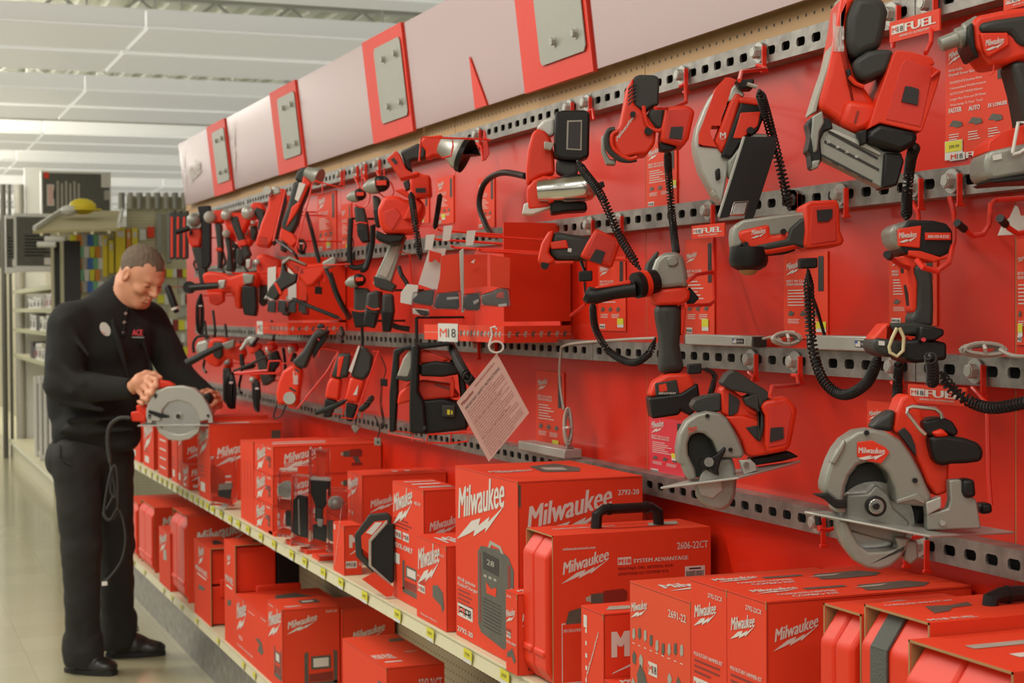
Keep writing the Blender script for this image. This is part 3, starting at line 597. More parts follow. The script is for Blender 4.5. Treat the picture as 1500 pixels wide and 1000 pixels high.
# farther cartons beside the man
def s(F): F.logo(.10, .55, .52, k=1.1); F.R(.85, .3, .13, .6, 'gp'); F.lines(.1, .3, .3, 2, .08, 'wh')
def f(F): F.logo(.1, .75, .8, k=1.2); F.R(.15, .08, .4, .12); F.lines(.1, .4, .5, 3, .06, 'dr')
GN = geom(XF, 291, 307, 413, 622, UT); carton('wide red carton with large white lettering standing right behind the held saw', GN, f, s, lambda F: F.R(.1, .2, .5, .2))
GN2 = (GN[0]+.02, GN[1], GN[3]+.01, GN[3]+.14, UT, GN[5]+.015); carton('plain red carton behind the wide lettered carton, its top edge showing', GN2, f)
G = geom(XL+.006, 265, 290, 320, 688, UT)
yc = GN[2]-.16
carton('small red open-topped box in front of the wide lettered carton', (XL+.008, XL+.12, GN[3]+.20, GN[3]+.34, UT, UT+.10), f, f)
carton('red carton with a black seam, nearer of the two under the held saw', (XF, XF+.2, GN[3]+.36, GN[3]+.47, UT, UT+.235), f, s)
carton('red carton with white print, farther of the two under the held saw', (XF, XF+.2, GN[3]+.49, GN[3]+.62, UT, UT+.245), f, s)
carton('red carton with five pale bars standing beside the sleeve of the person', (XF, XF+.22, GN[3]+.72, GN[3]+.98, UT, UT+.25), lambda F: [F.R(.2, .12+i*.16, .6, .03) for i in range(5)], s)
for k in range(3):
    carton('far red carton on the upper shelf partly hidden by the person, %s' % ['nearest', 'middle', 'farthest'][k], (XF, XF+.25, GN[3]+1.1+.4*k, GN[3]+1.4+.4*k, UT, UT+.24), f, s, group='far cartons on the upper shelf')
# near soft-strapped cases
def s(F): F.logo(.33, .50, .5); F.T('M18 FUEL', .3, .80, .3, .03); F.lines(.2, .9, .2, 1, .02, 'wh')
def t(F): F.T('CORDLESS IMPACT KIT', .04, .8, .3, .06); F.P([(0, 0), (.3, .1), (.5, .4), (.9, .5), (1, .9), (.6, .7), (.2, .8)], 'gp', .12, .35, .25, .4); F.T('M18 FUEL', .02, .05, .2, .08)
GR = geom(XL+.0, 1257, 1352, None, 913, UT); GR = (XL-.002, XW-.02, GR[2], GR[3], UT, GR[5])
yc = (GR[2]+GR[3])/2
sleeve_case('large red case in an open cardboard sleeve with a grey webbing strap', GR, None, s, t, strap=(.50, .78), handle=(XL+.15, XL+.33, .012))
G = geom(XL, 1205, 1250, None, 903, UT)
sleeve_case('red moulded case in a sleeve just left of the strapped case', (XL-.004, XL+.2, GR[3]+.004, GR[3]+.095, UT, GR[5]-.014), None, None, lambda F: F.P([(0, .2), (.4, .1), (1, .4), (.7, .9), (.2, .7)], 'gp2', .2, .2, .5, .6))
G = geom(XL, 1383, 1480, None, 975, UT)
P = onX(1477, 985, XL-.03)
sleeve_case('red case in an open sleeve in the near bottom right corner', (XL-.035, XL+.16, P.y, GR[2]-.004, UT, P.z), None, None, lambda F: (F.R(.2, .6, .6, .1, 'gp2'), F.R(.3, .3, .5, .1)))
# ---- bottom shelf
XB = XL+.01
def f(F): F.logo(.32, .52, .28, k=1.2); F.m18(.1, .10, .24, .2); F.m18(.38, .1, .16, .2); F.R(.82, .55, .17, .3, 'gp'); F.R(.85, .62, .1, .15)
def s(F): F.T('2743-21CT', .55, .78, .4, .11); F.logo(.32, .1, .34)
def t(F): F.T('M18 FUEL', .03, .25, .36, .14, bold=.04); F.R(.1, .14, .3, .03); F.logo(.66, .4, .22, sk=.05); F.P([(0, 0), (1, 0), (1, 1), (.2, .8)], 'gp', .66, .75, .3, .1)
G = geom(XB, 502, 566, 651, 978, LT); carton('long low red carton with M18 FUEL on top, marked 2743-21CT, on the bottom shelf', G, f, s, t)
carton('red carton lid at the lower frame edge under the upper shelf', (XB+.1, XW-.01, G[2]-.30, G[2]-.02, LT, G[5]-.08), None, None, lambda F: F.R(.2, .4, .4, .05))
GLA = G
def f(F): F.logo(.08, .80, .85, k=1.1); F.lamp(.45, .12, .5, .38); F.T('2364', .1, .95, .3, .02)
def s(F): F.logo(.10, .76, .5); F.T('2364-20', .76, .93, .2, .03); F.lamp(.38, .02, .58, .45); F.R(.1, .02, .18, .05)
def t(F): F.P([(0, 0), (1, .1), (1, 1), (0, .8)], 'gp', .45, .4, .35, .35); F.R(.5, .5, .2, .12, 'wh', .0012); F.logo(.1, .2, .3, sk=.05)
G = geom(XB, 392, 413, 497, 893, LT); carton('red carton with a work-light picture on the bottom shelf', G, f, s, t); GLB = G
carton('red carton in the shade behind the work-light carton', (G[1]+.004, XW-.008, G[2]-.02, G[3]+.0, LT, G[5]-.01), None, lambda F: (F.logo(.2, .6, .6), F.R(.5, .1, .3, .2)))
def f(F): F.logo(.05, .78, .30, k=1.5); F.P([(.2, .8), (.5, 1), (.8, .9), (1, .3), (.8, 0), (.4, .1), (.6, .6)], 'gp', .58, .30, .3, .24); F.T('2780', .8, .9, .15, .03); F.lines(.1, .3, .2, 2, .04, 'wh'); F.T('GRINDER', .06, .12, .5, .03); F.R(.42, .86, .2, .01)
def s(F): F.logo(.3, .7, .9); F.T('TUE', .4, .1, .5, .2)
def t(F): F.P([(0, .3), (.5, 0), (1, .5), (.7, .9), (.2, .8)], 'gp', .3, .4, .5, .5); F.R(.1, .1, .5, .15)
G = geom(XB, 345, 382, 400, 897, LT); carton('red grinder carton left of the work-light carton on the bottom shelf', (G[0], G[0]+.3, GLB[3]+.002, G[3], LT, G[5]), f, s, t); GLC = G
def f(F): F.logo(.3, .80, .32, k=1.5); F.T('M18 FUEL', .12, .60, .72, .07, bold=.04); F.R(.2, .55, .55, .02); F.P([(0, 0), (.9, .3), (1, .8), (.2, .7)], 'gp', .25, .36, .4, .1)
G = geom(XB-.004, 333, 374, 424, 819, LT)
side_open('opened red FUEL carton showing the case inside, behind the grinder carton', (XB, XB+.24, GLC[3]+.004, GLC[3]+.19, LT, G[5]), f, lambda F: F.P([(0, 0), (1, .2), (.8, 1), (.2, .7)], 'bp', .3, .3, .4, .4))
yq = GLC[3]+.18
G = geom(XB-.004, 283, 308, 335, 805, LT)
ya = onX(309, 905, XB).y
side_open('opened red FUEL carton standing clear of its neighbours on the bottom shelf', (XB, XB+.11, ya, ya+.34, LT, G[5]), f, lambda F: F.P([(0, 0), (1, .2), (.8, 1), (.2, .7)], 'bp', .3, .3, .4, .4))
def s(F): F.logo(.12, .66, .70); F.R(.1, .12, .2, .14); F.lines(.1, .4, .3, 2, .06, 'wh'); F.T('HAMMER', .1, .04, .4, .05)
for nm, ua, ub, vt, lab in (('', 249, 270, 757, 'large red moulded case with big white lettering on the bottom shelf'), ('', 203, 222, 744, 'large red moulded case left of the lettered one, next to the trouser leg'), ('', 183, 199, 738, 'farthest red moulded case on the bottom shelf, next to the trouser leg')):
    P = onX(ub, vt, XB); Q = onX(ua, vt, XB)
    sleeve_case(lab, (XB, XW-.05, P.y, Q.y, LT, P.z), None, s, None, group='moulded cases on the bottom shelf')
P = onX(250, 776, XB-.01); Q = onX(231, 776, XB-.01)
carton('small red carton standing between two moulded cases on the bottom shelf', (XB-.008, XB+.14, P.y+.03, Q.y-.02, LT, P.z-.02), lambda F: (F.P([(.2, .2), (.8, .3), (.7, .9), (.2, .8)], 'gp2', .3, .4, .5, .3), F.logo(.1, .8, .6)))
# ---- yellow price tags along the shelf lips
yt = [(U, z0) for U, z0 in ()]
for u in [131*1.0]: pass
tags_u = [205, 213, 222, 230, 237, 244, 251, 259, 266, 273, 281, 289, 296, 304, 312, 324, 337, 349, 363, 382, 401, 427, 446, 473, 499, 534, 582, 630, 685, 739]
for i, u in enumerate(tags_u):
    P = onX(u, 700, XL); y = P.y; w = .050 if i > 12 else .036; z = ZU
    m = MB('yel'); X0 = XL-.0030; m.box(X0, X0+.0012, y-w/2, y+w/2, z+.002, z+.031); F_ = Face(m, (X0, y+w/2, z+.002), Vector((0, -w, 0)), Vector((0, 0, .029)))
    F_.R(0, 0, 1, .30, 'whp'); F_.T('129.99' if i % 2 else '79.99', .2, .5, .55, .26, 'bp', bold=0)
    m.fixn = False; tag(m.build('price_tag', smooth=False), 'small yellow price tag clipped to the lip of the upper shelf', 'price tag', 'yellow price tags on the upper shelf lip')
for i, u in enumerate([197, 212, 240, 252, 266, 288, 319, 356, 372]):
    y = onX(u, 850, XL).y; m = MB('yel'); m.box(XL-.003, XL-.0018, y-.016, y+.016, ZL+.006, ZL+.030); F_ = Face(m, (XL-.003, y+.016, ZL+.006), Vector((0, -.032, 0)), Vector((0, 0, .024))); F_.R(0, 0, 1, .3, 'whp')
    m.fixn = False; tag(m.build('price_tag', smooth=False), 'small yellow price tag clipped to the lip of the bottom shelf', 'price tag', 'yellow price tags on the bottom shelf lip')
# ================================================================== signs above the wall
SX = XW-.03; zb0 = onX(700, 159, SX).z; zb1 = zb0+.315
MT['sign'] = mk('glossy_red_sign', (.24, .030, .020), .3, var=.03, coat=1.0, coat_ior=4.0, coat_rough=.12)
MT['signr'] = mk('red_sign_backing', (.72, .035, .015), .45)
MT['plate'] = mk('grey_sign_plate', (.36, .37, .32), .4, metal=.3)
ends = [onX(u, v, SX).y for u, v in ((272, 309), (343, 286), (449, 246), (608, 200), (873, 105))]
ends += [2.05, .6]
for i in range(len(ends)-1):
    yb, ya = ends[i], ends[i+1]; nm = ['farthest', 'second farthest', 'third farthest', 'middle', 'second nearest', 'nearest'][i]
    root = thing('header_sign', 'glossy red header sign tilted out above the pegboard strip, %s' % nm, 'sign', Vector((SX, (ya+yb)/2, zb0)), 'header signs above the wall')
    w = .42 if i < 5 else .0
    def q(y, z, o=0): return Vector((SX-.036*(z-zb0)/.315-o, y, z))
    m = MB('sign')
    m.prism([q(ya+w+.003, zb0), q(yb-.004, zb0), q(yb-.004, zb1), q(ya+w+.003, zb1)], (.008, 0, 0))
    O = q(yb, zb0, .001); X = Vector((0, ya+w-yb, 0)); Y = q(yb, zb1)-q(yb, zb0)
    m.fixn = False; F_ = Face(m, O, X, Y)
    i < 2 and F_.P([(0, 0), (.5, .52), (.42, .60), (1, 1), (.46, .50), (.54, .42)], 'wh', .04, .12, .18, .8, .003); i < 1 and F_.logo(.26, .30, .40, sk=.12, bolt=False, lift=.003)
    m.build('sign_face', root, smooth=False)
    if i == 3:
        yf = onX(706, 158, SX).y; m = MB('signr'); m.prism([q(yf-.045, zb0, .004), q(yf+.045, zb0, .004), q(yf+.045, zb0+.14, .004)], (.003, 0, 0)); m.build('joint_wedge', root, smooth=False)
    if w:
        m = MB('signr'); y0, y1 = ya+.002, ya+w; m.prism([q(y0, zb0-.004, .006), q(y1, zb0-.004, .006), q(y1, zb1+.004, .006), q(y0, zb1+.004, .006)], (.012, 0, 0)); m.build('end_panel', root, smooth=False)
        y0, y1 = ya+.02, ya+.29
        m = MB('plate'); c = .012; zz0, zz1 = zb0+.045, zb1-.035
        m.prism([q(y0+c, zz0, .008), q(y1-c, zz0, .008), q(y1, zz0+c, .008), q(y1, zz1-c, .008), q(y1-c, zz1, .008), q(y0+c, zz1, .008), q(y0, zz1-c, .008), q(y0, zz0+c, .008)], (-.003, 0, 0)); pl = m.build('joining_plate', root, bevel=.0008)
        for yy in (y0+.045, y1-.10):
            for z in (zz0+.045, zz1-.045):
                b = MB('lgr'); p = q(yy, z, .011); b.disc(p, (-1, 0, -.1), .0135, .003, n=16); b.disc(p-Vector((.006, 0, 0)), (-1, 0, -.1), .0095, .010, n=6); b.build('bolt', pl)
# small red gap sliver between two sign faces
# ================================================================== helper class for hung tools
def Zf(x0, y0, s): return lambda st: [(x0+float(a.split(',')[0])/s, y0+float(a.split(',')[1])/s) for a in st.split()]
class Tool:
    def __init__(s, name, label, cat, d, u, v, group=None):
        s.d = d; s.root = thing(name, label, cat, PT(u, v, d+.03), group)
    def s(s, name, mat, poly, o=0, t=.05, b=.006, k=1.0, skew=(0, 0), label=None, parent=None, seg=3):
        m = MB(mat); m.slab(poly, s.d+o, t, skew=skew, k=k); x = m.build(name, parent or s.root, bevel=b, seg=seg)
        if label: x['label'] = label
        return x
    def t(s, name, mat, pts, rpx, o=0, sm=0, n=10, parent=None, do=None):
        m = MB(mat); r = [q*s.d/F for q in rpx] if isinstance(rpx, (list, tuple)) else rpx*s.d/F
        m.ptube([(p[0], p[1], s.d+o+(do[i] if do else 0)) for i, p in enumerate(pts)], r, n=n, sm=sm); return m.build(name, parent or s.root)
    def d_(s, name, mat, c, rpx, o=0, t=.02, n=28, r2=None, ax=None, parent=None, b=0):
        m = MB(mat); m.disc(PT(c[0], c[1], s.d+o), ax or CF, rpx*s.d/F, t, n=n, r2=(r2*s.d/F if r2 else None)); return m.build(name, parent or s.root, bevel=b)
    def txt(s, name, st, c, wpx, hpx, o=0, rot=0, mat='wh', yskew=0, bold=.03, parent=None, bolt=False):
        m = MB(mat); O = PT(c[0], c[1], s.d+o-.0012); k = s.d/F
        if yskew or bolt:
            LL, W = text_layers(st, bold)
            for vs, fs, dx, dl in LL: m.add([O+CR*((a+dx)/W*wpx*k)+CU*((b/.73*hpx+yskew*a/W*wpx)*k)-CF*dl for a, b in vs], fs)
            if bolt:
                B = [(-.05, -.2), (.45, -.08), (.42, -.16), (1, .0), (.6, -.26), (.62, -.18), (.2, -.26)]
                m.add([O+CR*(a*wpx*k)+CU*((b+yskew*a)*wpx*k) for a, b in B], [(0, 1, 5, 6), (1, 2, 5), (2, 3, 4, 5)])
        else: m.text(st, O, CR, CU, mat, w=wpx*k, h=hpx*k, rot=rot, bold=bold, lift=0)
        m.fixn = False; return m.build(name, parent or s.root, smooth=False)
def hang(T, u, v, r=.003, mat='redwire'):
    P = PT(u, v, T.d+.02); m = MB(mat); m.tube([P, Vector((XW-.0005, P.y, P.z))], r, n=6); m.build('hanger', T.root)
def batt_hole(T, poly, o): return T.s('terminal_socket', 'bp', poly, o=o, t=.006, b=0)
# ---------------------------------------------------------------- big circular saw
Z = Zf(1160, 540, 3.124); T = Tool('circular_saw', 'large grey and red circular saw with round guard hanging lowest on the wall, at right', 'saw', 2.20, 1300, 700)
T.s('upper_guard', 'mgr', Z('148,530 160,480 180,420 205,370 240,325 300,285 365,275 430,287 500,328 545,390 590,470 620,540 645,590 612,632 480,618 470,545 440,475 400,438 350,425 300,442 262,490 245,540 236,590 255,660 200,662 195,600 150,565'), o=-.012, t=.05, b=.006)
T.s('guard_lip', 'mgr', Z('175,430 240,320 250,340 238,372 200,440'), o=-.016, t=.02, b=.003)
T.s('motor_plate', 'dgr', Z('245,540 262,490 300,442 350,425 400,438 440,475 470,545 480,618 600,640 560,760 500,800 260,760 236,660'), o=.03, t=.02, b=.003)
T.s('gear_case', 'mgr', Z('250,575 350,570 385,530 440,570 470,640 540,700 520,790 480,800 250,740'), o=.012, t=.02, b=.004)
T.d_('blade', 'steel', Z('375,700')[0], 60, o=.028, t=.002, n=48)
T.s('lower_guard', 'mgr', Z('215,690 222,760 248,825 290,880 345,912 400,921 455,905 500,865 530,815 545,775 470,770 490,822 430,832 350,836 305,800 275,745 255,695'), o=-.006, t=.03, b=.005)
T.s('guard_tail', 'mgr', Z('500,790 575,785 582,868 545,897 512,870 520,835'), o=.0, t=.02, b=.004)
for r, mt, o in ((15, 'blk', -.012), (11, 'steel', -.018), (5, 'blk', -.022)): T.d_('arbor_washer', mt, Z('383,628')[0], r, o=o, t=.012, b=.001)
T.s('motor_housing', 'blk', Z('420,520 560,560 640,580 660,690 560,740 480,650'), o=.03, t=.07, b=.012)
T.s('handle_frame', 'red', Z('500,140 525,116 555,122 580,160 600,215 640,290 700,335 722,430 716,565 660,585 615,520 585,440 545,370 500,310 462,285 472,220'), o=.01, t=.055, b=.014, seg=4)
T.s('handle_opening', 'bp', Z('485,290 515,268 545,300 565,350 570,400 545,370 510,320'), o=.006, t=.01, b=.001)
T.s('cord_boot', 'dgr', Z('362,272 400,225 440,198 478,185 470,240 462,292 430,285'), o=.005, t=.04, b=.008)
T.s('front_grip', 'blk', Z('630,312 690,300 800,318 860,340 882,378 872,425 800,434 735,436 690,447 655,425 640,370'), o=-.015, t=.055, b=.018, seg=4)
T.s('top_clamp', 'blk', Z('602,238 690,220 738,240 768,290 750,312 700,292 640,312 612,292'), o=-.012, t=.05, b=.008)
T.s('clamp_knob', 'red', Z('640,290 690,272 725,308 660,315'), o=-.018, t=.03, b=.006)
T.t('rafter_hook', 'steel', Z('612,300 585,275 528,200 532,180 550,172 655,182 680,200 690,225'), 3.2, o=-.02)
T.s('bevel_bracket', 'mgr', Z('720,510 775,505 790,560 845,600 868,732 620,738 618,655 640,660 715,640 726,600'), o=-.012, t=.02, b=.003)
T.s('depth_bracket', 'lgr', Z('612,612 684,584 684,636 620,670'), o=-.014, t=.02, b=.002)
T.d_('bracket_rivet', 'lgr', Z('688,705')[0], 4, o=-.016, t=.006)
T.s('bevel_knob', 'blk', Z('782,508 838,505 846,585 800,596 780,570'), o=-.018, t=.035, b=.007)
T.s('rear_knob', 'blk', Z('862,618 918,615 922,662 866,668'), o=.03, t=.03, b=.006)
T.s('front_lever', 'blk', Z('95,574 160,570 208,600 250,600 252,640 200,640 150,598'), o=-.02, t=.015, b=.003)
T.s('lock_lever', 'mgr', Z('480,600 575,568 612,600 610,622 560,600 480,618'), o=-.016, t=.012, b=.002)
for c in ('342,292', '563,510'): T.d_('guard_screw', 'blk', Z(c)[0], 3.6, o=-.014, t=.005)
e = T.s('emblem', 'red', Z('300,335 370,328 430,360 448,383 410,433 350,423 300,402'), o=-.0155, t=.004, b=.001)
T.txt('emblem_lettering', 'Milwaukee', Z('306,385')[0], 38, 9, o=-.0155, yskew=-.03, parent=e, bolt=True)
m = MB('lgr'); A, B_, C_, D_ = Z('55,650 632,762 1020,744 500,655'); P = [PT(*A, 2.20), PT(*B_, 2.16), PT(*C_, 2.26), PT(*D_, 2.30)]; m.prism(P, (0, 0, -.0035)); sh = m.build('base_plate', T.root, bevel=.0015); sh['label'] = 'flat metal base plate'
# ---------------------------------------------------------------- smaller circular saw
Z = Zf(940, 520, 3.846); T = Tool('circular_saw', 'smaller cordless circular saw with grey guard and empty red battery bay, above the charger-radio carton', 'saw', 2.72, 1060, 650)
T.s('upper_guard', 'mgr', Z('206,612 200,530 214,445 252,375 308,333 370,317 440,326 480,352 522,425 560,505 582,560 560,582 450,578 425,545 400,482 352,442 310,438 275,455 260,500 262,560 300,640 312,698 262,702 236,640 238,620'), o=-.01, t=.05, b=.006)
T.s('gear_case', 'dgr', Z('258,500 275,455 310,438 352,442 400,482 425,545 450,600 400,680 300,690 262,600'), o=.028, t=.02, b=.003)
T.s('lower_guard', 'mgr', Z('345,650 420,600 450,578 512,572 530,640 538,710 530,790 502,850 450,878 392,870 335,832 304,790 318,720'), o=.0, t=.022, b=.008)
T.s('guard_step', 'lgr', Z('360,640 450,690 460,760 400,808 340,790 316,740 330,680'), o=-.003, t=.008, b=.002)
T.d_('arbor_bolt', 'steel', Z('375,600')[0], 7, o=-.016, t=.02); T.d_('arbor_washer', 'blk', Z('352,612')[0], 8, o=-.012, t=.02)
T.s('guard_lever', 'blk', Z('372,618 390,575 420,560 470,515 477,530 445,595 432,650 438,678 405,665 395,640'), o=-.02, t=.014, b=.003)
T.s('motor_housing', 'red', Z('470,345 560,338 650,362 700,420 720,560 610,576 585,560 562,480 520,410'), o=.012, t=.065, b=.016, seg=4)
T.s('handle_frame', 'red', Z('446,190 470,172 520,200 560,232 640,240 672,285 690,330 690,400 655,385 585,350 500,350 452,330'), o=.018, t=.05, b=.010)
T.s('handle_opening', 'bp', Z('492,214 545,245 552,270 542,318 512,342 490,340'), o=.014, t=.01, b=.001)
T.s('rear_grip', 'dgr', Z('452,156 480,108 520,82 560,102 625,150 692,190 740,236 690,262 668,300 688,350 692,400 670,490 655,470 662,330 640,305 592,285 572,245 620,222 510,200 470,178'), o=-.002, t=.055, b=.014, seg=4)
T.s('trigger', 'red', Z('585,290 605,284 655,320 650,345 600,320'), o=.01, t=.02, b=.004)
T.s('battery_bay', 'red', Z('665,292 690,255 820,234 872,290 876,318 838,520 805,542 702,562 690,500 692,340'), o=-.004, t=.07, b=.010, skew=(6, 0))
T.s('bay_recess', 'redd', Z('706,290 812,275 845,320 815,500 715,520 718,350'), o=-.006, t=.004, b=.001)
batt_hole(T, Z('728,410 798,405 800,470 722,490'), -.009)
T.s('side_label', 'bp', Z('588,408 650,396 668,488 640,470'), o=.008, t=.008, b=.001)
T.s('front_grip', 'dgr', Z('280,285 300,250 345,232 450,214 448,316 390,326 318,322 290,305'), o=.02, t=.05, b=.014)
T.s('base_bracket', 'lgr', Z('548,592 615,588 642,612 650,652 575,672'), o=-.016, t=.012, b=.002); T.d_('bracket_rivet', 'steel', Z('588,616')[0], 4, o=-.018, t=.006)
T.s('rear_foot', 'blk', Z('610,585 700,566 785,548 830,540 888,572 790,598 700,612 640,622'), o=.03, t=.05, b=.004)
m = MB('lgr'); A, B_, C_, D_ = Z('104,742 545,686 898,592 470,650'); m.prism([PT(*A, 2.71), PT(*B_, 2.68), PT(*C_, 2.75), PT(*D_, 2.82)], (0, 0, -.004)); m.build('base_plate', T.root, bevel=.0015)
T.txt('guard_lettering', 'Milwaukee', Z('262,425')[0], 13, 5, o=-.0115, yskew=.25, mat='card', bolt=True)
for c in ('370,342', '500,532'): T.d_('guard_screw', 'blk', Z(c)[0], 3, o=-.012, t=.005)
# ---------------------------------------------------------------- impact driver
Z = Zf(1260, 260, 2.78); T = Tool('impact_driver', 'black and red cordless impact driver standing upright on its battery, at right', 'impact driver', 2.33, 1340, 500)
T.s('nose_cap', 'mgr', Z('124,215 145,188 200,171 232,176 240,300 165,292 135,265'), o=-.004, t=.07, b=.016, seg=4)
T.s('motor_head', 'blk', Z('200,171 300,174 352,186 376,215 378,270 370,305 330,322 250,322 180,308 168,292 170,210'), o=-.010, t=.085, b=.022, seg=4)
e = T.s('side_panel', 'red', Z('156,208 250,195 244,287 158,278'), o=-.014, t=.01, b=.002); T.txt('panel_lettering', 'Milwaukee', Z('160,248')[0], 25, 9, o=-.014, yskew=.10, parent=e, bolt=True)
e = T.s('rear_label', 'red', Z('265,224 370,224 371,254 266,254'), o=-.0145, t=.006, b=.001); T.txt('label_lettering', 'BRUSHLESS', Z('277,246')[0], 30, 4.5, o=-.0145, parent=e)
T.s('trim_line', 'red', Z('195,296 245,298 330,325 350,318 362,328 300,345 200,318'), o=-.012, t=.04, b=.005)
T.s('grip_shell', 'red', Z('168,318 215,318 300,335 240,355 222,372 236,420 235,530 226,556 212,540 206,470 190,400 186,350'), o=-.002, t=.05, b=.010)
T.s('grip', 'dgr', Z('222,352 255,355 292,378 300,430 302,520 300,608 228,606 212,575 232,528 235,430 220,385'), o=-.006, t=.055, b=.016, seg=4)
T.s('trigger', 'blk', Z('170,345 192,360 208,440 214,560 200,520 186,420'), o=.012, t=.02, b=.004)
T.s('base', 'dgr', Z('120,592 225,588 300,604 342,620 342,648 250,645 215,640 130,650'), o=-.012, t=.07, b=.010)
T.s('base_trim', 'red', Z('58,648 104,592 124,592 118,652 215,650 215,670 60,668'), o=-.014, t=.06, b=.005)
T.s('battery', 'dgr', Z('58,650 185,665 182,735 90,727 56,700'), o=-.020, t=.08, b=.008)
T.s('security_cradle', 'blk', Z('178,664 270,655 355,672 355,742 228,756 178,742'), o=-.026, t=.09, b=.006)
T.s('battery_patch', 'whp', Z('76,664 100,666 100,684 76,682'), o=-.022, t=.003, b=0)
T.s('sensor_block', 'blk', Z('248,604 342,616 345,640 310,662 240,670'), o=-.034, t=.03, b=.004); T.d_('indicator_light', 'magenta', Z('258,660')[0], 3, o=-.037, t=.004)
T.t('belt_clip', 'pipe', Z('150,612 130,655 118,690 122,712 150,728 175,705 178,650 160,612'), 2.6, o=-.034)
for h in ('112,320', '225,332'):
    pass
# ---------------------------------------------------------------- right angle drill
Z = Zf(1040, 260, 2.94); T = Tool('right_angle_drill', 'grey and red right angle drill with downward black chuck under the second rail', 'drill', 2.60, 1150, 340)
T.s('gear_housing', 'mgr', Z('104,210 140,181 260,164 400,147 425,160 425,225 300,250 170,260 130,300 103,302 99,250'), o=-.006, t=.06, b=.014, seg=4)
e = T.s('body_shell', 'red', Z('122,228 258,198 262,250 330,238 388,190 402,298 330,318 240,332 180,326 150,292 124,262'), o=-.010, t=.065, b=.012); T.txt('body_lettering', 'Milwaukee', Z('180,248')[0], 20, 8, o=-.010, yskew=.2, parent=e, bolt=True)
T.s('grip', 'dgr', Z('190,292 330,262 345,218 390,178 425,165 428,298 395,300 360,292 250,312 205,312'), o=-.012, t=.06, b=.010)
T.s('paddle_switch', 'blk', Z('235,322 360,300 372,314 330,328 240,336'), o=.0, t=.04, b=.004)
m = MB('blk'); c0 = PT(*Z('166,300')[0], 2.61); m.lathe([(.030, 0), (.031, -.022), (.028, -.03), (.018, -.036)], c0-CU*.0, CU, n=20); m.build('chuck', T.root, bevel=0)
m = MB('kraft'); m.lathe([(.017, -.034), (.012, -.041), (.006, -.044)], c0, CU, n=16); m.build('chuck_jaws', T.root)
T.s('battery_bay', 'red', Z('408,118 430,100 545,95 558,112 562,228 580,272 566,292 424,308 404,290 412,230'), o=-.022, t=.08, b=.010)
T.s('bay_recess', 'redd', Z('440,124 540,118 545,272 436,288 430,240'), o=-.0235, t=.004, b=.001)
batt_hole(T, Z('460,140 528,135 526,170 508,188 464,190'), -.026)
T.d_('mode_button', 'blk', Z('316,232')[0], 4, o=-.014, t=.008); T.d_('lock_button', 'blk', Z('153,288')[0], 4, o=-.014, t=.008)
# ---------------------------------------------------------------- angle grinder
Z = Zf(760, 300, 2.94); T = Tool('angle_grinder', 'upright angle grinder with black ribbed side handle and battery at bottom', 'grinder', 3.06, 980, 540)
T.s('gear_head', 'mgr', Z('568,300 590,235 620,206 680,200 712,225 728,300 732,360 700,352 566,366'), o=-.008, t=.075, b=.016, seg=4)
T.s('spindle_lock', 'mgr', Z('638,232 655,222 682,225 688,250 670,265 645,262'), o=-.014, t=.012, b=.003)
T.s('disc_guard', 'dgr', Z('546,300 556,250 598,197 606,206 580,260 572,310 560,352'), o=.01, t=.06, b=.004)
T.s('head_collar', 'red', Z('562,366 720,354 740,372 736,408 702,430 592,432 568,402'), o=-.010, t=.08, b=.010)
T.s('body', 'dgr', Z('586,426 640,420 702,426 704,500 696,600 706,660 722,722 604,732 612,640 608,560 596,500'), o=-.004, t=.065, b=.020, seg=4)
T.s('side_trim', 'red', Z('698,430 724,428 716,500 708,560 698,560'), o=.004, t=.05, b=.004)
T.s('paddle_switch', 'blk', Z('736,352 778,402 740,440 722,410'), o=.01, t=.03, b=.003)
T.s('foot_trim', 'red', Z('562,826 582,762 640,726 732,724 756,760 770,810 700,830'), o=-.010, t=.075, b=.008)
T.s('battery_face', 'dgr', Z('586,768 680,752 692,816 590,824'), o=-.014, t=.01, b=.003)
T.s('battery', 'blk', Z('560,830 700,810 772,765 784,850 742,912 700,885 690,905 574,922'), o=-.018, t=.09, b=.006)
T.s('battery_patch', 'card', Z('602,775 634,768 640,800 606,806'), o=-.0155, t=.002, b=0); T.txt('battery_lettering', 'REDLITHIUM', Z('604,815')[0], 24, 3, o=-.019)
k = T.t('side_handle', 'blk', Z('286,382 300,388 330,392 400,376 470,365 500,362'), [10, 13, 12, 11, 11.5, 12], o=-.02, n=16)
T.s('handle_inlay', 'red', Z('330,352 480,322 484,340 332,362'), o=-.032, t=.01, b=.003, parent=k)
for i in range(9): T.t('grip_rib', 'rub', [Z('%d,%d' % (352+i*14, 370-i*2.2))[0], Z('%d,%d' % (350+i*14, 404-i*2.4))[0]], 1.3, o=-.030, parent=k, n=5)
m = MB('blk'); a = PT(*Z('515,345')[0], 3.04); b = PT(*Z('560,335')[0], 3.05); ax = (b-a).normalized(); m.disc(a, ax, .024, .012, n=28); m.build('handle_flange', T.root)
m = MB('red'); m.disc(a+ax*.012, ax, .025, .010, n=28); m.build('flange_ring', T.root); m = MB('blk'); m.disc(a+ax*.028, ax, .022, .018, n=28); m.build('handle_socket', T.root)
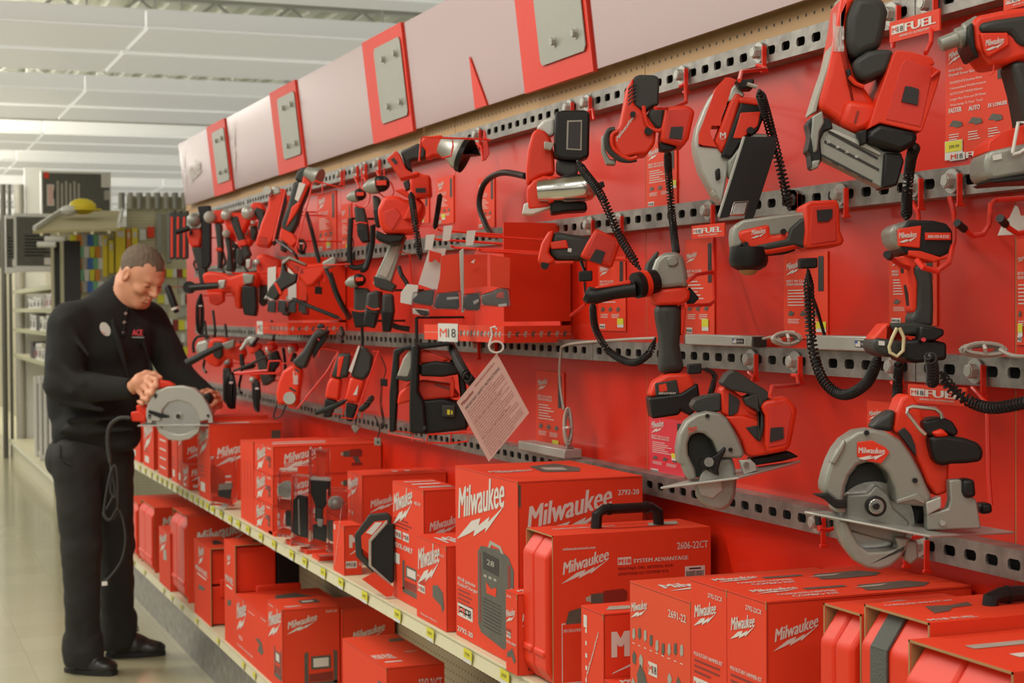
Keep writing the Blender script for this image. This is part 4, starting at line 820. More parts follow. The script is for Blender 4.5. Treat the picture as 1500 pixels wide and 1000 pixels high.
# ---------------------------------------------------------------- oscillating tool
T = Tool('multi_tool', 'short red and grey oscillating tool against the red panel above the grinder handle', 'power tool', 3.42, 850, 350)
T.s('body', 'dgr', Z('148,112 240,128 330,138 316,236 210,242 160,238 130,205'), o=0, t=.06, b=.014, seg=4)
T.s('head', 'red', Z('82,232 98,165 128,114 152,108 140,165 128,205 160,240 130,256 90,250'), o=-.006, t=.06, b=.008)
T.s('vent_panel', 'red', Z('134,160 205,150 215,186 140,190'), o=-.006, t=.02, b=.003)
T.s('lower_rail', 'red', Z('140,240 240,240 236,252 160,256'), o=.0, t=.04, b=.003)
T.d_('tool_mount', 'blk', Z('112,260')[0], 6, o=.01, t=.03)
T.s('battery_bay', 'red', Z('332,100 442,152 402,272 264,222 290,170'), o=-.03, t=.07, b=.007); T.s('bay_recess', 'redd', Z('336,118 420,160 388,250 290,212'), o=-.0315, t=.004, b=.001)
batt_hole(T, Z('332,190 372,202 354,256 304,238'), -.034)
T.s('switch_patch', 'whp', Z('212,185 228,188 226,204 210,201'), o=-.002, t=.004, b=0)
# ---------------------------------------------------------------- band-type tool with black battery and silver barrel
Z = Zf(740, 80, 3.572); T = Tool('cordless_sander', 'red tool with black battery above a silver barrel, under the top rail', 'power tool', 3.46, 825, 270)
T.s('battery_cradle', 'blk', Z('262,300 300,290 420,288 444,302 440,530 395,552 300,545 256,530'), o=-.030, t=.06, b=.008)
T.s('cradle_frame', 'gp2', Z('324,344 402,342 400,500 320,496'), o=-.032, t=.003, b=0); T.s('cradle_window', 'bp', Z('332,352 396,350 392,492 328,488'), o=-.0335, t=.003, b=0)
T.s('neck', 'dgr', Z('268,545 384,560 382,625 330,642 268,615'), o=-.01, t=.05, b=.008)
T.s('handle', 'red', Z('118,500 140,410 165,385 215,400 240,440 256,520 262,620 180,640 112,680 108,600'), o=.0, t=.05, b=.012)
T.s('handle_top', 'whp', Z('160,385 200,340 258,330 258,420 215,430 190,400'), o=.01, t=.04, b=.008)
T.s('barrel_yoke', 'red', Z('150,655 200,632 285,636 300,660 258,690 250,760 232,800 118,812 112,700'), o=-.012, t=.06, b=.008)
m = MB('steel'); a = PT(*Z('175,712')[0], 3.44); b = PT(*Z('480,690')[0], 3.42); ax = (b-a).normalized(); L = (b-a).length
m.lathe([(.022, 0), (.024, .02), (.026, L*.4), (.0285, L*.45), (.0285, L*.8), (.026, L*.9), (.018, L*.97), (.006, L)], a, ax, n=28); m.build('barrel', T.root)
T.s('yoke_band', 'red', Z('225,640 292,640 262,690 258,770 228,775 222,700'), o=-.036, t=.02, b=.005)
T.s('hook_and_loop_strap', 'blk', Z('404,700 514,660 523,690 414,726'), o=-.045, t=.012, b=.002)
T.s('foot', 'blk', Z('232,745 300,760 425,768 432,815 320,820 240,832'), o=-.02, t=.07, b=.006); T.s('foot_plate', 'whp', Z('98,780 130,770 240,786 240,800 140,836 88,832'), o=-.01, t=.05, b=.005)
T.s('sensor_block', 'gp2', Z('205,452 258,462 240,500 204,490'), o=-.03, t=.02, b=.003)
# ---------------------------------------------------------------- rotary cutter / polisher
T = Tool('cordless_cut_out_tool', 'red tool with thick black grip hanging head-down below the top rail, guard at left', 'power tool', 3.08, 960, 220)
T.s('grip', 'dgr', Z('668,120 700,102 790,106 808,125 805,262 765,272 730,300 668,262'), o=-.006, t=.065, b=.018, seg=4)
e = T.s('body', 'red', Z('640,165 672,116 674,258 734,305 792,385 784,468 744,520 690,524 604,545 572,480 560,430 600,365 622,270'), o=-.012, t=.075, b=.018, seg=4)
T.txt('body_lettering', 'Milwaukee', Z('585,455')[0], 24, 8, o=-.012, yskew=1.4, parent=e)
for i in range(5): T.s('vent', 'bp', Z('%d,%d %d,%d %d,%d %d,%d' % (642, 178+i*20, 684, 142+i*20, 686, 148+i*20, 644, 185+i*20)), o=-.0135, t=.003, b=0)
T.t('collar_ring', 'dgr', Z('575,392 540,402 530,450 545,500 590,540 640,552 686,545'), 4.5, o=-.01, sm=4); T.t('collar_trim', 'red', Z('590,400 560,420 562,480 600,520 650,545 690,535'), 3, o=-.014, sm=4)
T.s('disc_guard', 'mgr', Z('505,425 528,412 526,505 548,545 582,548 578,576 532,572 506,505'), o=0, t=.03, b=.003)
T.s('neck', 'dgr', Z('745,300 775,275 835,268 832,385 795,394 755,352'), o=-.012, t=.05, b=.012)
T.t('trigger_guard', 'red', Z('724,268 730,320 750,375 800,398 825,385'), 3, o=-.018, sm=3)
for c in ('668,312', '750,400'): T.d_('button', 'blk', Z(c)[0], 6 if c[0] == '7' else 4, o=-.016, t=.01)
T.s('battery_bay', 'red', Z('842,272 958,262 995,292 962,440 932,482 814,452 822,372'), o=-.035, t=.08, b=.008); T.s('bay_recess', 'redd', Z('858,292 945,284 970,305 940,430 920,462 838,440'), o=-.0365, t=.004, b=.001)
batt_hole(T, Z('868,378 932,376 924,442 858,436'), -.039); T.s('cable_block', 'blk', Z('808,455 902,485 862,502 812,500'), o=-.02, t=.04, b=.003)
# ---------------------------------------------------------------- jigsaw
Z = Zf(980, 80, 3.846); T = Tool('jigsaw', 'grey and red jigsaw tipped nose-down showing its long black sole plate', 'saw', 2.80, 1080, 220)
T.s('gear_housing', 'lgr', Z('150,540 145,480 160,400 200,300 240,225 265,205 240,300 175,440 172,515 270,520 385,575 335,625 318,740 300,835 262,800 215,715 180,650'), o=-.002, t=.06, b=.012)
T.s('handle_frame', 'red', Z('168,450 215,320 250,225 270,180 318,128 345,128 380,142 392,175 350,260 330,262 300,340 290,400 240,400 232,440 258,500 300,560 270,520 190,510 168,500'), o=-.008, t=.05, b=.010)
T.s('rubber_grip', 'blk', Z('232,385 246,320 265,235 292,205 330,262 302,335 285,390'), o=-.004, t=.05, b=.006)
e = T.s('side_shell', 'red', Z('300,555 258,490 340,270 375,210 420,228 402,270 330,500'), o=-.012, t=.05, b=.006); T.txt('shell_lettering', 'M', Z('288,470')[0], 8, 9, o=-.012, parent=e, bolt=True)
T.s('top_shell', 'lgr', Z('330,262 350,190 375,160 430,225 380,280 362,262'), o=-.010, t=.04, b=.004)
T.s('bay_shell', 'blk', Z('296,572 400,282 412,238 530,246 548,290 540,340 505,430 402,505 352,582'), o=-.020, t=.065, b=.005)
T.s('bay_panel', 'red', Z('362,470 405,326 518,320 500,402 412,472'), o=-.023, t=.006, b=.002); T.s('bay_rim', 'red', Z('398,238 530,246 545,268 535,290 400,270'), o=-.024, t=.05, b=.004)
T.s('plug_block', 'blk', Z('374,142 482,134 478,190 400,192'), o=-.03, t=.04, b=.004)
T.t('plug', 'lgr', Z('440,165 495,182'), 3, o=-.035)
T.s('guide', 'mgr', Z('330,600 450,440 560,445 560,480 420,640 340,700'), o=-.018, t=.03, b=.006); T.d_('guide_screw', 'blk', Z('455,430')[0], 5, o=-.024, t=.02)
T.s('sole_plate', 'blk', Z('430,462 600,462 606,520 474,928 424,928 452,822 366,826 340,912 284,922'), o=-.036, t=.006, b=.001); T.s('sole_edge', 'lgr', Z('416,460 432,462 288,922 276,908'), o=-.034, t=.01, b=.001)
T.s('blade_clamp', 'steel', Z('366,830 450,824 430,905 345,905'), o=-.030, t=.02, b=.003)
T.t('front_roller', 'lgr', Z('238,770 262,790'), 4.5, o=-.01); T.s('lever', 'blk', Z('262,645 288,636 292,700 266,706'), o=-.012, t=.02, b=.004)
# ---------------------------------------------------------------- brad nailer
Z = Zf(1160, 0, 3.124); T = Tool('nailer', 'large red and black cordless nailer with grey magazine, biggest tool at top right', 'nail gun', 2.30, 1280, 200)
e = T.s('drive_body', 'red', Z('224,-20 300,-20 256,70 242,200 282,320 336,400 385,470 372,565 302,612 240,582 118,492 132,430 160,330 180,240 205,110'), o=-.006, t=.075, b=.018, seg=4)
T.s('body_edge', 'gp2', Z('88,520 125,400 160,300 200,140 226,-20 236,-20 212,150 170,310 132,430 112,510'), o=.0, t=.05, b=.004)
T.txt('body_lettering', 'Milwaukee', Z('188,235')[0], 16, 60, o=-.006, rot=0, parent=e)
T.s('grip', 'dgr', Z('290,-20 420,-20 446,50 432,140 410,222 352,240 290,272 250,205 256,80'), o=-.016, t=.08, b=.022, seg=4)
T.s('grip_neck', 'dgr', Z('286,272 350,232 400,222 472,224 452,300 436,332 360,362 325,372 290,335'), o=-.022, t=.07, b=.016, seg=4)
T.s('trigger', 'blk', Z('248,318 268,310 280,360 300,376 335,388 330,402 285,392 262,370'), o=-.014, t=.03, b=.004); T.t('trigger_guard', 'red', Z('262,350 290,382 330,398'), 3, o=-.022)
e = T.s('battery_bay', 'red', Z('468,240 480,230 545,236 640,262 656,292 640,300 684,325 668,390 596,602 560,598 404,562 352,588 400,430 436,332'), o=-.034, t=.10, b=.014, seg=4)
T.s('bay_recess', 'redd', Z('500,300 520,272 640,310 640,350 590,580 430,545'), o=-.0352, t=.003, b=.001)
batt_hole(T, Z('520,394 546,396 582,408 576,480 502,464'), -.038)
T.s('bay_latch', 'redd', Z('632,350 668,318 680,330 640,362'), o=-.038, t=.02, b=.003)
T.s('lower_arm', 'red', Z('250,452 385,470 420,520 350,590 300,612 220,570'), o=-.016, t=.06, b=.012)
T.s('arm_slot', 'dr', Z('284,560 300,505 308,508 292,564'), o=-.0175, t=.003, b=0)
T.s('battery_cap', 'blk', Z('404,562 582,604 572,660 500,696 342,646 352,596'), o=-.034, t=.10, b=.010)
T.s('magazine', 'mgr', Z('148,558 180,560 312,622 420,690 505,700 505,712 418,862 118,712 112,640'), o=-.014, t=.03, b=.004)
for i, q in enumerate(('170,600 395,720 392,730 168,608', '150,640 400,772 398,782 148,652', '130,700 370,826 366,834 128,710')): T.s('magazine_groove', 'bp', Z(q), o=-.0155, t=.003, b=0)
T.s('magazine_rail', 'lgr', Z('160,580 330,650 410,700 404,712 160,592'), o=-.018, t=.006, b=.001)
T.s('magazine_end', 'blk', Z('425,698 500,702 516,735 484,848 412,862'), o=-.022, t=.045, b=.004)
for i, q in enumerate(('185,735', '245,765', '305,797')): T.s('view_slot', 'bp', Z('%s %s %s %s' % (q, *['%d,%d' % (int(q[:3])+a, int(q[4:])+b) for a, b in ((30, 14), (28, 24), (-2, 8))])), o=-.019, t=.003, b=0)
T.s('nose', 'blk', Z('74,560 98,528 180,545 190,590 150,600 132,640 138,738 110,772 92,765 84,700 70,688 86,620'), o=-.02, t=.04, b=.004); T.s('nose_plate', 'mgr', Z('96,530 140,505 150,560 128,600 118,690 100,700 90,620'), o=-.024, t=.03, b=.003)
T.s('nose_tip', 'mgr', Z('94,735 132,730 120,770 98,772'), o=-.024, t=.02, b=.003)
T.s('release_clip', 'blk', Z('300,600 345,590 345,655 318,665'), o=-.03, t=.03, b=.003)
for i, (a, st) in enumerate((('160,655', '25'), ('202,678', '30'), ('244,700', '35'), ('288,722', '40'))): T.txt('scale_mark', st, Z(a)[0], 4.5, 4, o=-.0155)
# ---------------------------------------------------------------- screw gun and battery tool at the right frame edge
T = Tool('screw_gun', 'drywall screw gun with long grey nose at the top right frame edge', 'screwdriver', 2.16, 1450, 60)
m = MB('mgr'); a = PT(*Z('676,206')[0], 2.18); b = PT(*Z('860,140')[0], 2.18); ax = (b-a).normalized(); L = (b-a).length
m.lathe([(.006, 0), (.0095, .001), (.0105, L*.42), (.0135, L*.45), (.0135, L*.62), (.0165, L*.66), (.020, L)], a, ax, n=24); m.build('nose_cone', T.root)
e = T.s('body', 'red', Z('826,110 850,70 1000,40 1180,20 1200,240 1050,270 985,288 910,300 868,245 838,225'), o=-.004, t=.07, b=.014, seg=4)
T.s('motor_cover', 'dgr', Z('860,104 930,88 1190,50 1190,240 1040,205 1002,150 862,150'), o=-.010, t=.07, b=.010)
e2 = T.s('name_panel', 'red', Z('862,150 990,148 1000,205 900,262 880,230'), o=-.013, t=.02, b=.003); T.txt('panel_lettering', 'Milwaukee', Z('888,212')[0], 26, 10, o=-.013, yskew=.22, parent=e2, bolt=True)
T.s('collar', 'blk', Z('812,110 832,100 842,215 862,262 840,260 812,200'), o=-.008, t=.06, b=.006)
T.s('grip', 'dgr', Z('1000,280 1060,270 1110,300 1150,620 1080,640 1040,420'), o=.0, t=.06, b=.012)
T.t('trigger_guard', 'red', Z('925,290 922,330 905,345'), 1.4, o=.0)
T = Tool('cordless_hammer_drill', 'grey battery with red housing and white clip poking in from the right frame edge', 'power tool', 2.12, 1480, 250)
T.s('battery', 'mgr', Z('884,735 900,690 1062,655 1240,640 1240,780 1060,800 922,826 890,800'), o=0, t=.08, b=.008)
T.s('base_shell', 'red', Z('896,690 905,650 960,605 1062,570 1240,560 1240,660 1040,668 900,694'), o=.004, t=.07, b=.010); T.s('battery_patch', 'whp', Z('918,710 958,702 962,726 922,734'), o=-.002, t=.003, b=0)
T.t('belt_clip', 'whp', Z('1010,700 1036,560 1070,560 1110,600 1100,660 1040,700 1010,706'), 2.6, o=-.012)
T.s('battery_base', 'blk', Z('906,826 1060,802 1240,790 1240,820 1060,826 930,836'), o=-.004, t=.085, b=.004)
# ================================================================== middle and far tools
def ring(T, name, pts, rpx, mat='redwire', o=0, sm=4, parent=None): return T.t(name, mat, pts, rpx, o=o, sm=sm, n=6, parent=parent)
# spotlight
Z = Zf(480, 170, 4.547); T = Tool('work_spotlight', 'red cordless spotlight with silver cone lamp pointing right on a wire cradle', 'flashlight', DX(690, 1.40), 625, 230)
T.s('battery_bay', 'red', Z('390,285 455,228 478,250 520,350 562,380 610,372 600,390 480,418 430,340'), o=-.02, t=.07, b=.008); batt_hole(T, Z('422,288 440,276 466,308 450,322'), -.023)
T.s('grip', 'dgr', Z('482,235 600,178 660,205 650,280 560,292 545,300 562,368 520,345 495,270'), o=0, t=.05, b=.012)
T.s('lamp_body', 'red', Z('608,180 640,140 760,122 800,190 770,262 700,262 680,280 650,280 655,230'), o=-.008, t=.06, b=.012)
m = MB('lgr'); a = PT(*Z('755,190')[0], T.d); b = PT(*Z('895,250')[0], T.d-.01); ax = (b-a).normalized(); L = (b-a).length
m.lathe([(.024, 0), (.030, L*.5), (.042, L*.8), (.043, L)], a, ax, n=24); m.build('lamp_cone', T.root); m = MB('blk'); m.lathe([(.0435, L*.97), (.046, L), (.046, L+.012), (.036, L+.012)], a, ax, n=24); m.build('lens_rim', T.root)
T = Tool('wire_cradle', 'red wire cradle holding the silver-coned spotlight', 'hook', DX(715, 1.42), 670, 205)
ring(T, 'loop', Z('610,300 622,150 640,140 830,150 835,200 820,265 760,280'), 1.4, o=-.05, sm=1); ring(T, 'arm', Z('640,140 1040,155 1085,160'), 1.5, o=-.03, sm=1); T.s('bracket', 'redwire', Z('1035,90 1052,100 1080,250 1050,295 1035,280'), o=.02, t=.01, b=.002)
# band saw
T = Tool('band_saw', 'bulky red faceted cordless band saw below the silver spotlight', 'saw', DX(650, 1.42), 590, 310)
T.s('frame_cover', 'red', Z('328,620 370,535 470,525 520,560 600,540 645,580 640,640 580,780 380,785 344,720'), o=0, t=.09, b=.016, seg=4)
T.s('guard_recess', 'redd', Z('370,640 450,610 490,660 430,760 380,700'), o=-.003, t=.01, b=.002); T.s('base', 'blk', Z('318,755 380,785 520,790 492,842 400,852 318,820'), o=0, t=.09, b=.008)
T.s('battery_bay', 'red', Z('552,400 580,362 640,388 682,392 692,530 580,545 548,480'), o=-.05, t=.07, b=.008); batt_hole(T, Z('585,480 650,478 650,508 588,508'), -.053)
T.s('blade_arm', 'red', Z('440,490 500,480 560,530 640,590 590,680 500,690 560,560'), o=-.03, t=.03, b=.006); T.s('cover_handle', 'dgr', Z('500,440 540,410 550,480 520,500'), o=-.02, t=.03, b=.004)
# small impact drivers hanging in rings
def ringdrill(lab, Zc, hd, o, ringpts, grip, batt, cap=None, d=None):
    T = Tool('impact_driver', lab, 'impact driver', d or DX(hd[0]+14, 1.40), hd[0], hd[1])
    r = hd[2]; m = MB('mgr'); a = PT(hd[0]-r*1.9, hd[1]+r*.5, T.d); b = PT(hd[0]-r*.5, hd[1]+.2*r, T.d-.01); ax = (b-a).normalized(); L = (b-a).length; k = T.d/F
    m.lathe([(r*.35*k, 0), (r*.5*k, L*.15), (r*.85*k, L*.5), (r*.95*k, L*1.1)], a, ax, n=16); m.build('nose', T.root)
    m = MB('blk'); m.ball(PT(hd[0], hd[1], T.d), (r*1.05*k, r*1.0*k, r*.95*k), n=18); m.build('motor_head', T.root)
    T.s('head_label', 'red', [(hd[0]-r*.55, hd[1]-r*.35), (hd[0]+r*.6, hd[1]-r*.4), (hd[0]+r*.6, hd[1]+r*.15), (hd[0]-r*.55, hd[1]+r*.2)], o=-r*1.02*k, t=.012, b=.001)
    T.s('grip', 'dgr', grip, o=-.005, t=.04, b=.010); T.s('battery', 'blk', batt, o=-.006, t=.045, b=.006)
    if ringpts: ring(T, 'grip_band', ringpts, 1.2, mat='red', o=-.012)
    return T
ringdrill('small black impact driver hanging in a red ring, left of the red band saw', Z, (527, 285, 9.5), 0, Z('180,720 215,708 262,715'), Z('172,600 240,600 262,690 275,760 200,770 185,700'), Z('190,745 268,735 280,835 225,842 200,800'))
ringdrill('larger impact driver with red head label, behind the top of the band saw', Z, (558, 269, 13), 0, None, Z('295,520 350,540 350,700 330,750 310,700'), Z('300,620 340,620 345,740 320,740'))
for lab, pts, a, b in (('red ring hook under the small black impact driver', '235,490 280,520 270,580 230,608 180,590', (250, 600), (225, 380)), ('red ring hook under the larger impact driver', '420,440 440,500 420,540 380,540 340,510', (420, 500), (275, 340))):
    T = Tool('ring_hook', lab, 'hook', DX(560, 1.40), *Z(pts)[0]); ring(T, 'ring', Z(pts), 1.1, o=-.03); q = Z('%d,%d' % (225 if a[0] == 250 else 375, 345))[0]; e = Z(pts)[0]
    T.t('arm', 'redwire', [(q[0], q[1]), (q[0]+1, q[1]+26), e], 1.0, do=[.05, .05, -.03])
# grey work light panel
Z = Zf(480, 380, 3.572); T = Tool('work_light', 'grey tilted work light with a pale square panel, left of the hanging clear packs', 'work light', DX(600, 1.36), 570, 390)
T.s('lamp_head', 'mgr', [(550, 404), (572, 357), (585, 352), (592, 350), (586, 372), (572, 415), (562, 418), (546, 416)], o=0, t=.05, b=.004); T.s('lens', 'gp2', [(555, 402), (574, 362), (585, 359), (583, 368), (566, 407)], o=-.003, t=.005, b=.001)
T.s('head_base', 'dgr', [(546, 404), (566, 409), (572, 412), (580, 418), (574, 428), (549, 420)], o=-.004, t=.06, b=.004); ring(T, 'wire_bracket', [(545, 423), (575, 429), (604, 436), (600, 372), (584, 368)], 1.2, sm=1, o=-.01)
# flashlight-like tools under it
ringdrill('small impact driver with dark grip hanging left of the grey work light', Z, (526, 410, 10), 0, [(512, 452), (528, 456), (545, 452)], [(518, 420), (540, 422), (548, 450), (545, 480), (518, 475)], [(514, 455), (545, 460), (541, 478), (520, 480)])
T = Tool('screwdriver_tool', 'slim black and red cordless driver with a red band, hanging beside the grey work light', 'screwdriver', DX(560, 1.36), 545, 450)
T.s('grip', 'dgr', [(538, 428), (556, 424), (558, 450), (550, 478), (532, 474)], t=.035, b=.010); T.s('battery', 'blk', [(535, 456), (553, 459), (548, 481), (532, 477)], o=-.005, t=.04, b=.005); ring(T, 'grip_band', [(536, 448), (546, 453), (556, 452)], 1.3, mat='red', o=-.012)
T = Tool('screwdriver_tool', 'second slim black driver close behind the banded one, right of it', 'screwdriver', DX(575, 1.44), 566, 460)
T.s('grip', 'dgr', [(560, 430), (576, 430), (578, 455), (574, 480), (560, 484)], t=.035, b=.010); T.s('battery', 'blk', [(558, 455), (576, 458), (572, 486), (560, 486)], o=-.005, t=.04, b=.005)
for i, (pts, lab) in enumerate((([(514, 320), (512, 380), (520, 392), (538, 385), (540, 362), (546, 352)], 'black padded J-hook left of the band saw'), ([(546, 330), (545, 360), (536, 392), (528, 395)], 'black padded J-hook right below the small impact driver'), ([(556, 425), (560, 455), (575, 476), (600, 482)], 'black padded hook below the grey work light'), ([(530, 470), (531, 510), (528, 540)], 'black cable drop between the hanging cutters'), ([(610, 465), (611, 515), (614, 540)], 'upright black hook behind the cage light'))):
    m = MB('blk'); d = DX(pts[0][0], 1.43); m.ptube([(a, b, d) for a, b in pts], .009 if i < 3 else .005, sm=4); P_ = PT(pts[0][0], pts[0][1], d); m.tube([P_, Vector((XW-.0005, P_.y, P_.z))], .004, 'blk', n=6); tag(m.build('padded_hook'), lab, 'hook')
# right-angle tools
Z = Zf(260, 230, 4.547)
T = Tool('right_angle_tool', 'long black and red angled tool with round grey head pointing right, under the far signs', 'power tool', DX(470, 1.36), 440, 300)
T.s('head', 'dgr', Z('775,150 800,85 835,62 875,75 892,150 830,175'), o=0, t=.06, b=.012); m = MB('mgr'); a = PT(*Z('860,100')[0], T.d); b = PT(*Z('950,135')[0], T.d-.02); ax = (b-a).normalized(); L = (b-a).length; m.lathe([(.018, 0), (.022, L*.4), (.03, L*.8), (.028, L)], a, ax, n=16); m.build('spindle_head', T.root)
T.s('body', 'dgr', Z('770,160 835,165 875,130 880,210 830,320 800,440 760,515 700,500 690,440 730,330'), o=-.004, t=.055, b=.012); T.s('body_inlay', 'red', Z('838,120 895,170 870,200 800,360 760,420 720,470 760,330 800,300'), o=-.010, t=.05, b=.006)
T.s('label_patch', 'wh', Z('780,280 812,168 855,180 805,298'), o=-.014, t=.01, b=.002); T.s('foot', 'red', Z('690,470 770,510 800,560 760,600 680,540'), o=-.006, t=.05, b=.006)
T = Tool('wire_cradle', 'red bent wire cradle around the long angled tool under the far signs', 'hook', DX(505, 1.38), 470, 300); ring(T, 'loop', Z('800,640 790,600 880,260 900,165 920,160 965,175 965,250 880,250'), 1.1, sm=1, o=-.04); ring(T, 'arm', Z('920,160 1110,210 1112,80'), 1.2, sm=1, o=.0); ring(T, 'long_rail', Z('720,215 640,560'), 1.1, sm=1, o=-.03)
T = Tool('right_angle_tool', 'long red vented tool leaning left of the grey-headed angled tool', 'power tool', DX(418, 1.36), 395, 310)
T.s('body', 'red', Z('605,260 700,200 722,240 700,340 650,540 600,605 515,590 555,440 580,380 600,330'), t=.06, b=.012); T.s('head', 'lgr', Z('622,215 640,190 672,195 690,240 640,255'), o=-.006, t=.06, b=.008); T.s('side_grip', 'blk', Z('715,235 722,300 690,420 655,560 632,590 655,480 690,340'), o=-.004, t=.05, b=.004)
for i in range(5): T.s('vent', 'dr', Z('%d,%d %d,%d %d,%d' % (535-i*1, 530+i*14, 600, 536+i*14, 598, 542+i*14)), o=-.002, t=.003, b=0)
T.d_('spindle', 'lgr', Z('600,225')[0], 6, o=-.01, t=.03)
# drill with pistol grip (middle cluster)
T = Tool('cordless_drill', 'drill with black pistol grip and silver chuck, leaning above the leftmost display strip', 'drill', DX(478, 1.34), 430, 400)
T.s('body', 'red', Z('690,690 745,665 860,712 965,705 1000,720 970,790 900,860 850,862 800,800 760,760'), o=0, t=.06, b=.012); T.s('grip', 'dgr', Z('700,690 720,760 760,780 800,770 790,830 700,880 650,955 585,930 610,870 680,790 690,730'), o=-.01, t=.05, b=.012)
T.s('grip_inlay', 'red', Z('640,840 660,835 695,900 685,925'), o=-.014, t=.03, b=.002); T.s('chuck', 'mgr', Z('960,700 1040,655 1062,680 1055,720 1000,740 970,750'), o=-.006, t=.05, b=.008); T.s('top_trim', 'mgr', Z('690,700 745,660 860,712 850,722 745,680 700,720'), o=-.008, t=.05, b=.004); T.s('foot', 'lgr', Z('585,920 650,955 600,935 575,945'), o=-.012, t=.04, b=.003)
for i in range(4): T.s('vent', 'dr', Z('%d,%d %d,%d %d,%d' % (740+i*6, 705+i*12, 830+i*4, 735+i*12, 828+i*4, 742+i*12)), o=-.0015, t=.003, b=0)
T = Tool('wire_cradle', 'red wire frame around the drill with the black pistol grip', 'hook', DX(500, 1.36), 470, 395); ring(T, 'loop', Z('800,840 820,740 965,722 985,800 980,830'), 1.2, sm=1, o=-.05); ring(T, 'arm', Z('965,722 1150,712'), 1.2, sm=1, o=-.0)
# rear small tools left of it (column)
def rear(lab, hd, grip, red, extra=(), X=1.38, cat='drill', nm='cordless_drill'):
    um = max(p[0] for p in red); T = Tool(nm, lab, cat, DX(um+6, X), hd[0], hd[1])
    T.s('body', 'red', red, t=.07, b=.014); T.s('grip', 'dgr', grip, o=-.006, t=.045, b=.010)
    r = hd[2]; m = MB(hd[3]); m.ball(PT(hd[0], hd[1], T.d-.02), (r*T.d/F, r*T.d/F*.8, r*T.d/F), n=14); m.build('gear_head', T.root)
    for nm2, mt, p in extra: T.s(nm2, mt, p, o=-.014, t=.04, b=.006)
    hang(T, sum(p[0] for p in red)/len(red), sum(p[1] for p in red)/len(red))
    return T
rear('palm-headed drill with pale grey round head, just left of the leaning vented tool', (*Z('470,370')[0], 10, 'lgr'), Z('520,330 575,350 580,420 560,500 530,480 540,420 500,370'), Z('455,350 500,300 560,300 580,350 540,400 480,420 450,400'))
rear('grey-collared drill hanging nose-left with a long dark grip', (*Z('325,385')[0], 8, 'lgr'), Z('345,400 400,390 420,460 450,560 490,650 440,690 420,600 370,480'), Z('300,400 330,370 440,370 480,420 440,500 400,560 370,500 320,470'), [('grip_band', 'red', Z('395,560 450,545 462,585 405,600'))])
rear('drill with pale round end hanging over a black grip, third from the wall end', (*Z('215,400')[0], 9, 'gp2'), Z('245,440 290,440 300,600 290,740 265,740 262,600'), Z('190,400 240,355 320,350 330,400 290,440 240,440 200,430'), [('grip_band', 'red', Z('252,600 295,605 295,630 252,625'))])
T = rear('big grey-nosed rotary hammer with black stem hanging at the far wall end', (*Z('110,420')[0], 10, 'mgr'), Z('90,600 165,600 190,740 200,830 150,860 130,740'), Z('52,470 150,460 165,520 150,600 90,605 70,560'), [('nose_shell', 'lgr', Z('60,400 90,370 145,375 160,460 150,475 60,480')), ('stem', 'blk', Z('130,330 215,320 220,480 220,700 200,740 160,740 160,470 150,400')), ('button', 'bp', Z('75,490 95,485 98,515 80,520'))], cat='rotary hammer', nm='rotary_hammer')
T.t('side_handle', 'blk', Z('-10,500 60,480 80,470'), 4, o=-.05)
rear('small pale-headed driver hanging behind black cable loops', (*Z('325,510')[0], 6, 'gp2'), Z('310,530 350,530 360,640 370,760 320,760 330,640'), Z('300,480 360,470 370,520 340,560 310,540'))
rear('dark handled driver hanging between grips left of the vented tool', (*Z('500,440')[0], 5, 'lgr'), Z('480,440 520,440 530,500 510,560 485,545'), Z('490,420 520,425 520,450 490,450'), X=1.45)
# denser pieces of the far cluster
T = rear('upright red band-clamp shaped tool with a pale strip, left of the pistol-grip drill', (*Z('530,700')[0], 5, 'lgr'), Z('540,860 600,850 610,960 560,1000 535,960'), Z('520,660 560,640 600,650 690,680 680,780 640,860 600,880 540,860 525,760'), [('pale_strip', 'gp2', Z('515,800 545,790 545,960 520,960')), ('pale_cap', 'lgr', Z('455,680 490,675 485,740 455,745'))], cat='power tool', nm='cordless_band_tool')
rear('grey-chucked driver hanging just under the pistol-grip drill', (*Z('720,960')[0], 9, 'lgr'), Z('690,930 760,930 770,990 740,1060 690,1050'), Z('690,900 740,880 760,930 700,940'), cat='drill')
rear('black gripped drill behind the horizontal hammer drill', (*Z('340,570')[0], 6, 'gp2'), Z('330,560 400,580 420,650 460,700 430,730 380,690 340,640'), Z('330,500 370,500 380,560 340,570'), X=1.44)
rear('red drill body squeezed between two black grips at the far end', (*Z('450,500')[0], 5, 'lgr'), Z('395,600 440,620 440,700 420,730 385,700'), Z('430,470 490,480 500,560 470,600 440,570'), X=1.44)
rear('red tool end just right of the leaning vented tool', (*Z('735,330')[0], 5, 'redd'), Z('690,540 730,560 720,640 680,620'), Z('722,250 750,260 720,420 690,520 680,480 705,380'), X=1.44, cat='power tool', nm='right_angle_tool')
Zb = Zf(260, 420, 4.547)
rear('small red driver hanging behind the leftmost display strip', (*Zb('610,420')[0], 6, 'lgr'), Zb('600,440 650,440 640,520 600,520'), Zb('590,370 650,360 660,420 600,430'), X=1.46)
rear('second small red driver hanging behind the strip, near the angular saw', (*Zb('760,420')[0], 6, 'lgr'), Zb('740,440 790,440 780,500 745,500'), Zb('730,380 790,370 800,430 740,440'), X=1.46)
rear('dark handled red tool below the side-handled rotary hammer', (*Zb('330,500')[0], 5, 'lgr'), Zb('300,540 350,540 360,700 330,790 300,760'), Zb('300,480 350,470 360,540 310,550'), X=1.42, cat='power tool', nm='cordless_driver')
